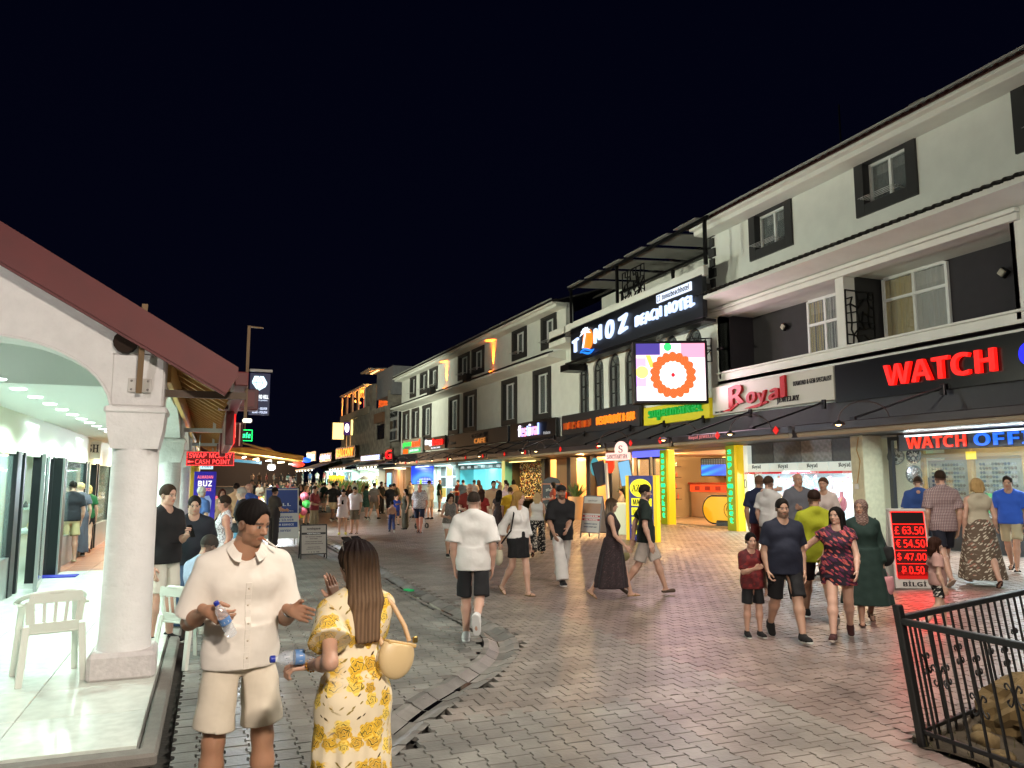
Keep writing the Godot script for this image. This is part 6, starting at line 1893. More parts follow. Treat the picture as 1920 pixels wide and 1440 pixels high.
func street_lamps() -> void:
	for q in [[1.2,5.6,3.4,100.0,"tall street lamp behind the viewer, in the middle of the street"],[-.2,5.0,-3.4,.0,""]]:
		if q[3]<=.0: continue
		var l:=thing("street_lamp",q[4],"street lamp",V(q[0],0,q[2]))
		part(l,"pole",Geo.new().tube(PackedVector3Array([V(0,0,0),V(0,q[1] - .4,0),V(0,q[1],.1)]),[.08,.05,.04],10),black_metal)
		part(l,"head",B(V(0,q[1]+.02,-.2),V(.42,.1,.7),.03),black_metal)
		part(l,"lens",B(V(0,q[1] - .05,-.2),V(.34,.03,.56)),E(Color(1.0,.93,.82),4.0))
		area(l,V(0,q[1] - .09,-.2),V(.18,-.75,-.55),Vector2(.5,.5),Color(1.0,.94,.88),q[3])
	var w:=thing("wall_lantern","lamp on a bracket left of the viewer that lights the arcade's front wall","lamp",V(-3.6,4.0,-3.2))
	part(w,"arm",Geo.new().bar(V(-.6,.25,0),V(0,.25,0),.04,.04),black_metal)
	part(w,"housing",B(V(0,.12,0),V(.3,.2,.3),.03),black_metal)
	part(w,"lens",B(V(0,.0,0),V(.24,.03,.24)),E(Color(1.0,.97,.94),4.0))
	spot(w,V(0,-.05,0),V(2.4,-1.0,-4.8),Color(1.0,.96,.94),8.0,60.0,.15,.8)
	for q in [[5.0,7.6,-5.0,"nearer"],[6.5,8.6,-7.2,"farther"]]:
		var l:=thing("hanging_street_lamp","street lamp hung on a cable high across the street, %s one" % q[3],"street lamp",V(q[0],q[1],q[2]))
		part(l,"cable",Geo.new().tube(PackedVector3Array([V(-8.5,1.4,0),V(0,.3,0),V(9.6,1.4,0)]),.012,5),black_metal)
		part(l,"head",B(V(0,.1,0),V(1.0,.12,1.0),.03),black_metal)
		part(l,"hanger",Geo.new().rod(V(0,.15,0),V(0,.32,0),.02,6),black_metal)
		part(l,"lens",B(V(0,.02,0),V(.9,.03,.9)),E(Color(1.0,.95,.88),3.0))
		area(l,V(0,-.02,0),V(0,-1,-.12),Vector2(.9,.9),Color(1.0,.97,.92),32.0)
	for k in 4:
		var z: float=[-1.0,-20.5,-30.0,-50.0][k]
		var f:=thing("roof_flood_lamp","flood lamp on the arcade roof aimed across the street, %s along the eave" % ["first","second","third","fourth"][k],"lamp",V(-1.6,4.25,z))
		part(f,"bracket",Geo.new().bar(V(0,-.4,0),V(0,.0,0),.04,.04),black_metal)
		part(f,"housing",Geo.new().box(V(0,.1,0),V(.16,.26,.36),Basis(V(0,0,1),.15),.02),black_metal)
		part(f,"lens",Geo.new().box(V(.085,.115,0),V(.02,.2,.3),Basis(V(0,0,1),.15)),E(Color(1.0,.98,.9),6.0))
		spot(f,V(.14,.12,0),V(1,.24,-.1 if k<3 else -1.1),Color(.97,.98,.88),[36.0,55.0,100.0,280.0][k],50.0,.15,.9)
# ================================================================ people: distance fields of the posed body, meshed as surface nets
class Field:
	var P:=PackedFloat32Array()
	var planes:=PackedFloat32Array()
	var wrinkle:=.0
	var strands:=.0
	func cone(a: Vector3,b: Vector3,ra: float,rb: float,k:=.03,cut:=.0,sign:=1.0) -> void:
		P.append_array(PackedFloat32Array([0,a.x,a.y,a.z,b.x,b.y,b.z,ra,rb,sign,cut,k,0,0,0,0]))
	func ell(c: Vector3,r: Vector3,k:=.03,sign:=1.0) -> void:
		P.append_array(PackedFloat32Array([1,c.x,c.y,c.z,r.x,r.y,r.z,0,0,sign,0,k,0,0,0,0]))
	func skirt(top: Vector3,bot: Vector3,ra: float,rb: float,ripple: float,n: float,ez: float,k:=.03,bow:=1.0) -> void:
		P.append_array(PackedFloat32Array([2,top.x,top.y,top.z,bot.x,bot.y,bot.z,ra,rb,1,0,k,ripple,n,ez,bow]))
	func cut(n: Vector3,through: Vector3) -> void:
		n=n.normalized()
		planes.append_array(PackedFloat32Array([n.x,n.y,n.z,n.dot(through)]))
	func value(c: PackedInt32Array,x: float,y: float,z: float) -> float:
		var d:=10.0
		for o: int in c:
			var e: float
			var kind:=P[o]
			if kind==.0:
				var ax:=x - P[o+1]
				var ay:=y - P[o+2]
				var az:=z - P[o+3]
				var bx:=P[o+4] - P[o+1]
				var by:=P[o+5] - P[o+2]
				var bz:=P[o+6] - P[o+3]
				var ll:=bx*bx+by*by+bz*bz
				var tt:=(ax*bx+ay*by+az*bz)/ll if ll>.0 else .0
				var t:=clampf(tt,.0,1.0)
				ax -= bx*t
				ay -= by*t
				az -= bz*t
				e=sqrt(ax*ax+ay*ay+az*az) - P[o+7] - (P[o+8] - P[o+7])*t
				if P[o+10]>.0: e=maxf(e,(tt - 1.0)*sqrt(ll))
			elif kind==1.0:
				var ex:=(x - P[o+1])/P[o+4]
				var ey:=(y - P[o+2])/P[o+5]
				var ez:=(z - P[o+3])/P[o+6]
				var k0:=sqrt(ex*ex+ey*ey+ez*ez)
				ex /= P[o+4]
				ey /= P[o+5]
				ez /= P[o+6]
				var k1:=sqrt(ex*ex+ey*ey+ez*ez)
				e=k0*(k0 - 1.0)/k1 if k1>1e-6 else -minf(P[o+4],minf(P[o+5],P[o+6]))
			else:
				var t:=clampf((P[o+2] - y)/(P[o+2] - P[o+5]),.0,1.0)
				var sx:=x - lerpf(P[o+1],P[o+4],t)
				var sz:=(z - lerpf(P[o+3],P[o+6],t))/P[o+14]
				var rad:=lerpf(P[o+7],P[o+8],pow(t,P[o+15]))
				var an:=atan2(sz,sx)
				rad += P[o+12]*t*(sin(an*P[o+13])+.6*sin(an*(P[o+13]*.53)+1.7+y*2.0))
				e=(sqrt(sx*sx+sz*sz) - rad)*.8
				e=maxf(e,maxf(y - P[o+2],P[o+5] - y))
			if P[o+9]<.0:
				var kk:=P[o+11]
				var hh:=kk - absf(d+e)
				d=maxf(d,-e) if hh<=.0 else maxf(d,-e)+hh*hh/(4.0*kk)
			else:
				var k:=P[o+11]
				var h:=k - absf(d - e)
				d=minf(d,e) if h<=.0 else minf(d,e) - h*h/(4.0*k)
		if wrinkle>.0: d += wrinkle*(sin(x*31.0+y*17.0)*sin(y*23.0 - z*29.0)+.7*sin(x*13.0 - y*37.0+z*21.0))
		if strands>.0:
			var an:=atan2(x,z)
			d += strands*(sin(an*19.0+1.5*sin(y*4.0))+.6*sin(an*43.0+y*2.0))
		for i in range(0,planes.size(),4): d=maxf(d,planes[i]*x+planes[i+1]*y+planes[i+2]*z - planes[i+3])
		return d
	func mesh(cell: float) -> Array:
		var n:=P.size()/16
		var lo:=Vector3.INF
		var hi:=-Vector3.INF
		var boxes:=[]
		for i in n:
			var o:=i*16
			var a:=Vector3(P[o+1],P[o+2],P[o+3])
			var bl: Vector3
			var bh: Vector3
			if P[o]==1.0:
				var r:=Vector3(P[o+4],P[o+5],P[o+6])
				bl=a - r
				bh=a+r
			else:
				var b:=Vector3(P[o+4],P[o+5],P[o+6])
				var r:=Vector3.ONE*(maxf(P[o+7],P[o+8])+P[o+12]*2.0)
				bl=a.min(b) - r
				bh=a.max(b)+r
			var g:=Vector3.ONE*(P[o+11]+wrinkle*2.0+cell)
			g += Vector3.ONE*strands
			boxes.append([bl - g,bh+g])
			if P[o+9]>.0:
				lo=lo.min(bl - g*.5)
				hi=hi.max(bh+g*.5)
		var bs:=cell*4.0
		var dim:=Vector3i((hi - lo)/bs)+Vector3i.ONE
		var lists:=[]
		lists.resize(dim.x*dim.y*dim.z)
		for i in n:
			var b0:=Vector3i(((boxes[i][0] - lo)/bs).floor()).clamp(Vector3i.ZERO,dim - Vector3i.ONE)
			var b1:=Vector3i(((boxes[i][1] - lo)/bs).floor()).clamp(Vector3i.ZERO,dim - Vector3i.ONE)
			for z in range(b0.z,b1.z+1):
				for y in range(b0.y,b1.y+1):
					for x in range(b0.x,b1.x+1):
						var q:=(z*dim.y+y)*dim.x+x
						if lists[q]==null: lists[q]=PackedInt32Array()
						lists[q].append(i*16)
		var vid:={}
		var pts:=PackedVector3Array()
		var quads:=PackedInt64Array()
		var sx:=dim.x*4+2
		var sy:=dim.y*4+2
		var f:=PackedFloat32Array()
		f.resize(125)
		var half:=bs*.866*1.25+.012
		for bz in dim.z:
			for by in dim.y:
				for bx in dim.x:
					var c=lists[(bz*dim.y+by)*dim.x+bx]
					if c==null: continue
					var cands: PackedInt32Array=c
					var o:=lo+Vector3(bx,by,bz)*bs
					if absf(value(cands,o.x+bs*.5,o.y+bs*.5,o.z+bs*.5))>half: continue
					var neg:=false
					var pos:=false
					var q:=0
					for k in 5:
						for j in 5:
							for i in 5:
								var d:=value(cands,o.x+i*cell,o.y+j*cell,o.z+k*cell)
								f[q]=d
								if d<.0: neg=true
								else: pos=true
								q += 1
					if not (neg and pos): continue
					for k in 4:
						for j in 4:
							for i in 4:
								var w:=(k*5+j)*5+i
								var c0:=f[w]
								var c1:=f[w+1]
								var c2:=f[w+5]
								var c3:=f[w+6]
								var c4:=f[w+25]
								var c5:=f[w+26]
								var c6:=f[w+30]
								var c7:=f[w+31]
								var m:=int(c0<0)+int(c1<0)+int(c2<0)+int(c3<0)+int(c4<0)+int(c5<0)+int(c6<0)+int(c7<0)
								if m==0 or m==8: continue
								var s:=Vector3.ZERO
								var cnt:=0
								if (c0<0) != (c1<0): s += Vector3(c0/(c0 - c1),0,0); cnt += 1
								if (c2<0) != (c3<0): s += Vector3(c2/(c2 - c3),1,0); cnt += 1
								if (c4<0) != (c5<0): s += Vector3(c4/(c4 - c5),0,1); cnt += 1
								if (c6<0) != (c7<0): s += Vector3(c6/(c6 - c7),1,1); cnt += 1
								if (c0<0) != (c2<0): s += Vector3(0,c0/(c0 - c2),0); cnt += 1
								if (c1<0) != (c3<0): s += Vector3(1,c1/(c1 - c3),0); cnt += 1
								if (c4<0) != (c6<0): s += Vector3(0,c4/(c4 - c6),1); cnt += 1
								if (c5<0) != (c7<0): s += Vector3(1,c5/(c5 - c7),1); cnt += 1
								if (c0<0) != (c4<0): s += Vector3(0,0,c0/(c0 - c4)); cnt += 1
								if (c1<0) != (c5<0): s += Vector3(1,0,c1/(c1 - c5)); cnt += 1
								if (c2<0) != (c6<0): s += Vector3(0,1,c2/(c2 - c6)); cnt += 1
								if (c3<0) != (c7<0): s += Vector3(1,1,c3/(c3 - c7)); cnt += 1
								var gi:=bx*4+i
								var gj:=by*4+j
								var gk:=bz*4+k
								var id:=(gk*sy+gj)*sx+gi
								vid[id]=pts.size()
								pts.append(o+(Vector3(i,j,k)+s/cnt)*cell)
								if (c0<0) != (c1<0): quads.append_array(PackedInt64Array([id,0 if c0<0 else 1]))
								if (c0<0) != (c2<0): quads.append_array(PackedInt64Array([id,2 if c0<0 else 3]))
								if (c0<0) != (c4<0): quads.append_array(PackedInt64Array([id,4 if c0<0 else 5]))
		var idx:=PackedInt32Array()
		var nrm:=PackedVector3Array()
		nrm.resize(pts.size())
		var su:=[sx,sx*sy,1]
		var sv:=[sx*sy,1,sx]
		for i in range(0,quads.size(),2):
			var id:=quads[i]
			var ax: int=quads[i+1]/2
			var i0=vid.get(id)
			var i1=vid.get(id - su[ax])
			var i2=vid.get(id - su[ax] - sv[ax])
			var i3=vid.get(id - sv[ax])
			if i1==null or i2==null or i3==null: continue
			var w:=[i0,i1,i2,i3] if quads[i+1] % 2==0 else [i0,i3,i2,i1]
			for t in [[0,2,1],[0,3,2]]:
				var a: int=w[t[0]]
				var b: int=w[t[1]]
				var c: int=w[t[2]]
				idx.append(a); idx.append(b); idx.append(c)
				var fn:=(pts[c] - pts[a]).cross(pts[b] - pts[a])
				nrm[a] += fn
				nrm[b] += fn
				nrm[c] += fn
		for i in nrm.size(): nrm[i]=nrm[i].normalized()
		return [pts,nrm,idx]
var head_t:={}
var hand_t:={}
var shoe_t:={}
func head_field(female: bool) -> Field:
	var f:=Field.new()
	f.ell(V(0,.13,-.06),V(.325,.36,.41),.08)
	f.ell(V(0,-.12,.05),V(.255,.34,.28),.08)
	var jw:=.11 if female else .145
	f.cone(V(-jw,-.3,.06),V(jw,-.3,.06),.13,.13,.1)
	f.ell(V(0,-.4,.19),V(.1 if female else .12,.09,.1),.08)
	for s in [-1.0,1.0]: f.ell(V(s*.16,-.1,.19),V(.1,.1,.09),.08)
	f.cone(V(-.13,.065,.285),V(.13,.065,.285),.05,.05,.05)
	f.cone(V(0,.03,.3),V(0,-.13,.395),.028,.05,.035)
	for s in [-1.0,1.0]: f.ell(V(s*.045,-.14,.345),V(.035,.03,.04),.03)
	for s in [-1.0,1.0]: f.ell(V(s*.125,.0,.36),V(.085,.05,.06),.02,-1.0)
	for s in [-1.0,1.0]: f.ell(V(s*.122,-.002,.262),V(.064,.054,.062),.006)
	f.ell(V(0,-.245,.298),V(.1,.024,.05),.02)
	f.ell(V(0,-.285,.292),V(.085,.028,.048),.015)
	for s in [-1.0,1.0]:
		f.ell(V(s*.325,-.03,-.06),V(.045,.125,.08),.02)
		f.ell(V(s*.36,-.02,-.045),V(.03,.07,.04),.01,-1.0)
	f.cone(V(0,-.22,-.08),V(0,-.78,-.13),.2 if female else .25,.22 if female else .29,.08)
	return f
func head_codes(pts: PackedVector3Array) -> PackedByteArray:
	var c:=PackedByteArray()
	c.resize(pts.size())
	for i in pts.size():
		var p:=pts[i]
		var ax:=absf(p.x)
		var e:=V(ax - .122,p.y+.002,p.z - .262)
		if p.z>.27 and e.length()<.075 and absf(e.y)<.03 and absf(e.x)<.056: c[i]=2 if absf(e.x)<.026 else 1
		elif p.z>.22 and absf(p.y - .088+absf(ax - .13)*.18)<.026 and ax>.045 and ax<.225: c[i]=3
		elif p.z>.26 and ax<.095 and absf(p.y+.266)<.042 - ax*.15: c[i]=4
		elif p.y<-.16 and p.y>-.55 and p.z>-.02 and (ax>.11 or p.y<-.31 or absf(p.y+.195)<.035) and not (p.y>-.2 and ax<.2 and ax>.08) : c[i]=5
		elif p.y>.3 - (.3 - p.z)*.62 and ax<.36 and not (ax>.3 and p.y<.1): c[i]=6
		elif p.z<.05 and p.y>-.3+maxf(.0,p.z) and ax>.15 and p.y>-.32: c[i]=7
	return c
func hand_field(curl: float) -> Field:
	var f:=Field.new()
	var zs:=[.032,.011,-.01,-.029]
	var ln:=[.93,1.05,.97,.78]
	f.cone(V(0,.03,.0),V(0,-.02,.0),.026,.025,.02)
	for i in 4:
		f.cone(V(0,-.012,zs[i]*.5),V(.002,-.088,zs[i]),.016,.0115,.012)
		var p:=V(.002,-.088,zs[i])
		var a:=curl*(.6+.1*i)
		for k in 3:
			var l: float=[.043,.027,.02][k]*ln[i]
			var q:=p+V(-sin(a),-cos(a),zs[i]*.12)*l
			f.cone(p,q,[.0098,.0088,.008][k],[.0088,.008,.0068][k],.003)
			p=q
			a += curl*(.75 if k==0 else .6)
	var t0:=V(-.004,-.025,.02)
	var t1:=V(-.014 - .01*curl,-.058,.052)
	var t2:=V(-.026 - .02*curl,-.088,.058 - .012*curl)
	f.cone(t0,t1,.015,.0115,.012)
	f.cone(t1,t2,.0112,.0085,.004)
	return f
func templates() -> void:
	for fe in [false,true]:
		for hi in [false,true]:
			var m:=head_field(fe).mesh(.018 if hi else .036)
			m.append(head_codes(m[0]))
			head_t[[fe,hi]]=m
	for k in [["relaxed",.35],["grip",1.0],["open",.12]]:
		hand_t[[k[0],true]]=hand_field(k[1]).mesh(.0042)
		hand_t[[k[0],false]]=hand_field(k[1]).mesh(.0075)
	for k in ["sneaker","sole","sandal","flat"]:
		var f:=Field.new()
		match k:
			"sneaker":
				f.cone(V(0,-.035,-.035),V(0,-.045,.12),.044,.037,.03)
				f.cone(V(.0,-.05,.04),V(0,-.052,.14),.045,.04,.03)
				f.cone(V(0,.005,-.015),V(0,-.03,.02),.043,.045,.03)
				f.cut(V(0,-1,0),V(0,-.064,0))
			"sole":
				f.cone(V(0,-.058,-.04),V(0,-.06,.04),.047,.046,.02)
				f.cone(V(0,-.06,.04),V(0,-.06,.145),.048,.043,.02)
				f.cut(V(0,-1,0),V(0,-.08,0))
				f.cut(V(0,1,0),V(0,-.055,0))
			"sandal":
				f.cone(V(0,-.075,-.04),V(0,-.075,.04),.04,.04,.02)
				f.cone(V(0,-.075,.04),V(0,-.075,.145),.044,.038,.02)
				f.cut(V(0,-1,0),V(0,-.08,0))
				f.cut(V(0,1,0),V(0,-.066,0))
				var s:=Field.new()
				s.cone(V(-.045,-.07,.075),V(.0,-.035,.085),.012,.012,.004)
				s.cone(V(.0,-.035,.085),V(.045,-.07,.075),.012,.012,.004)
				s.cone(V(-.03,-.02,-.02),V(.0,-.01,.035),.009,.009,.004)
				s.cone(V(.0,-.01,.035),V(.03,-.02,-.02),.009,.009,.004)
				shoe_t["strap"]=s.mesh(.007)
			"flat":
				f.cone(V(0,-.04,-.04),V(0,-.055,.12),.038,.032,.03)
				f.cut(V(0,-1,0),V(0,-.08,0))
				f.cut(V(0,1,-.1),V(0,-.032,0))
		shoe_t[k]=f.mesh(.009)
func append_arr(into: Array,m: Array,xf: Transform3D,flip: bool) -> void:
	var base: int=into[0].size()
	var b:=xf.basis.orthonormalized()
	for i in m[0].size():
		var p: Vector3=m[0][i]
		var n: Vector3=m[1][i]
		if flip:
			p.x=-p.x
			n.x=-n.x
		into[0].append(xf*p)
		into[1].append((b*n).normalized())
	var ix: PackedInt32Array=m[2]
	for i in range(0,ix.size(),3):
		into[2].append(base+ix[i])
		into[2].append(base+ix[i+(2 if flip else 1)])
		into[2].append(base+ix[i+(1 if flip else 2)])
func arr_mesh(m: Array) -> ArrayMesh:
	var a:=[]
	a.resize(Mesh.ARRAY_MAX)
	a[Mesh.ARRAY_VERTEX]=m[0]
	a[Mesh.ARRAY_NORMAL]=m[1]
	a[Mesh.ARRAY_INDEX]=m[2]
	if m.size()>3 and m[3] is PackedColorArray: a[Mesh.ARRAY_COLOR]=m[3]
	var me:=ArrayMesh.new()
	me.add_surface_from_arrays(Mesh.PRIMITIVE_TRIANGLES,a)
	return me
func ik(s: Vector3,w: Vector3,l1: float,l2: float,pole: Vector3) -> Array:
	var d:=w - s
	var dist:=clampf(d.length(),.05,(l1+l2)*.995)
	d=d.normalized()
	var a:=(l1*l1 - l2*l2+dist*dist)/(2.0*dist)
	var h:=sqrt(maxf(.0,l1*l1 - a*a))
	var p:=(pole - d*pole.dot(d)).normalized()
	return [s+d*a+p*h,s+d*dist]
const ARMS:={"h": [.128,.49,.02],"f": [.125,.53,.14],"b": [.13,.505,-.11],"p": [.03,.68,.15],"c": [.09,.62,.16],"x": [-.06,.66,.12],"u": [.07,.97,.06],"o": [.27,.6,.08],"k": [.13,.55,-.02],"n": [-.02,.86,.12],"l": [.06,.5,.17],"r": [.1,.72,.25],"B": [.02,.52,-.11]}
func skeleton(d: Dictionary) -> Dictionary:
	var h: float=d.h
	var sex: String=d.sex
	var k:={}
	var fe:=sex=="f"
	var ch:=sex=="c"
	var shw: float=h*(.094 if fe else .094 if ch else .106)*d.get("wide",1.0)
	var hipw:=h*(.052 if fe else .048)
	var hipy:=h*(.525 if not ch else .49)
	var lean: float=d.get("lean",.0)
	var pose: String=d.get("pose","s")
	var legs:={"s": [[.03,.03,.05],[-.02,.03,.05]],"a": [[.06,.08,.1],[-.04,.02,.07]],"wl": [[.42,.12,.0],[-.3,.3,.0]],"wr": [[-.3,.3,.0],[.42,.12,.0]],"ml": [[.22,.1,.01],[-.12,.5,.01]],"mr": [[-.12,.5,.01],[.22,.1,.01]],"kr": [[.05,.03,.0],[-.25,.95,.0]],"kl": [[-.25,.95,.0],[.05,.03,.0]],"sit": [[1.45,1.4,.12],[1.45,1.5,.1]]}[pose] as Array
	var L1:=hipy - h*.285
	var L2:=h*.24
	for i in 2:
		var s:=1.0 if i==0 else -1.0
		var q: Array=legs[i]
		var hp:=V(s*hipw,hipy,0)
		var sp: float=q[2]
		var kn:=hp+V(s*sin(sp),-cos(q[0]),sin(q[0])).normalized()*L1
		var fa: float=q[0] - q[1]
		var an:=kn+V(s*sin(sp)*.4,-cos(fa),sin(fa)).normalized()*L2
		k["hip%d" % i]=hp
		k["knee%d" % i]=kn
		k["ank%d" % i]=an
		k["foot%d" % i]=clampf(-fa*1.0 if fa<0 else -fa*.25,-.3,1.2) if pose != "sit" else .0
		k["toe%d" % i]=(.12*s)
	var tb:=Basis(Vector3.UP,d.get("twist",.0))*Basis(V(1,0,0),lean)*Basis(V(0,0,1),d.get("side",.0))
	var piv:=V(0,hipy,0)
	var tx:=Transform3D(tb,piv - tb*piv)
	k.tx=tx
	k.shw=shw
	k.hipw=hipw
	k.hipy=hipy
	var arms: String=d.get("arms","hh")
	for i in 2:
		var s:=1.0 if i==0 else -1.0
		var sh:=tx*V(s*shw,h*.795,-.005*h)
		k["sh%d" % i]=sh
		var w: Vector3
		if d.has("w%d" % i): w=d["w%d" % i]*h
		else:
			var a: Array=ARMS[arms[i]]
			w=tx*V(s*a[0]*h,a[1]*h,a[2]*h)
		var pole: Vector3=d.get("pole%d" % i,V(s*.5,-.35,-1.0))
		var r:=ik(sh,w,h*.168,h*.148,tb*pole)
		k["el%d" % i]=r[0]
		k["wr%d" % i]=r[1]
	var hb:=tb*Basis(Vector3.UP,d.get("hy",.0))*Basis(V(1,0,0),d.get("hp",.0)) if pose != "sit" else Basis(Vector3.UP,d.get("hy",.0))*Basis(V(1,0,0),d.get("hp",.0))
	var hh:=h*(.131 if not ch else .155)
	var nb:=tx*V(0,h*.85,-.012*h)
	k.hh=hh
	k.head=Transform3D(hb.scaled_local(V(1.0,1.0,1.0)*hh),nb+hb*V(0,hh*.56,hh*.13))
	k.neck=nb
	var low:=1e9
	for i in 2:
		var an: Vector3=k["ank%d" % i]
		var ft: float=k["foot%d" % i]
		var sc:=h/1.75
		low=minf(low,an.y - .08*sc*cos(ft) - maxf(.0,sin(ft))*.14*sc)
	if pose=="sit": low=hipy - .5
	k.drop=low
	return k
func torso(f: Field,d: Dictionary,k: Dictionary,e: float,skin:=false) -> void:
	var h: float=d.h
	var tx: Transform3D=k.tx
	var fe: bool=d.sex=="f"
	var b: float=d.get("bulk",1.0)
	var K:=.045*h
	var c:=func(x: float,y: float,z: float,r: float) -> void: f.cone(tx*V(-x*h,y*h,z*h),tx*V(x*h,y*h,z*h),r*h+e,r*h+e,K)
	var shx: float=k.shw/h
	for s in [-1.0,1.0]:
		f.cone(tx*V(s*.012*h,.838*h,-.014*h),tx*V(s*shx*.86*h,.795*h,-.008*h),.03*h+e,.032*h+e,K*.6)
	if fe:
		c.call(.042,.745,-.004,.052*b)
		for s in [-1.0,1.0]: f.cone(tx*V(s*.04*h,.725*h,.034*h),tx*V(s*.04*h,.72*h,.038*h),.034*h*b+e,.034*h*b+e,K*.7)
		c.call(.03*b,.64,.002,.05*b)
		c.call(.044*b,.555,-.004,.057*b)
		c.call(.047*b,.515,-.008,.055*b)
	else:
		c.call(.052*b,.742,-.002,.057*b)
		c.call(.04*b,.64,.003,.056*b)
		c.call(.04*b,.56,.0,.056*b)
		c.call(.04*b,.515,-.006,.054*b)
		if b>1.1: f.cone(tx*V(0,.63*h,.035*h),tx*V(0,.6*h,.035*h),.06*h*b+e,.058*h*b+e,K)
func limb(f: Field,a: Vector3,b: Vector3,t0: float,t1: float,r0: float,r1: float,k: float,cut:=.0) -> void:
	f.cone(a.lerp(b,t0),a.lerp(b,t1),r0,r1,k,cut)
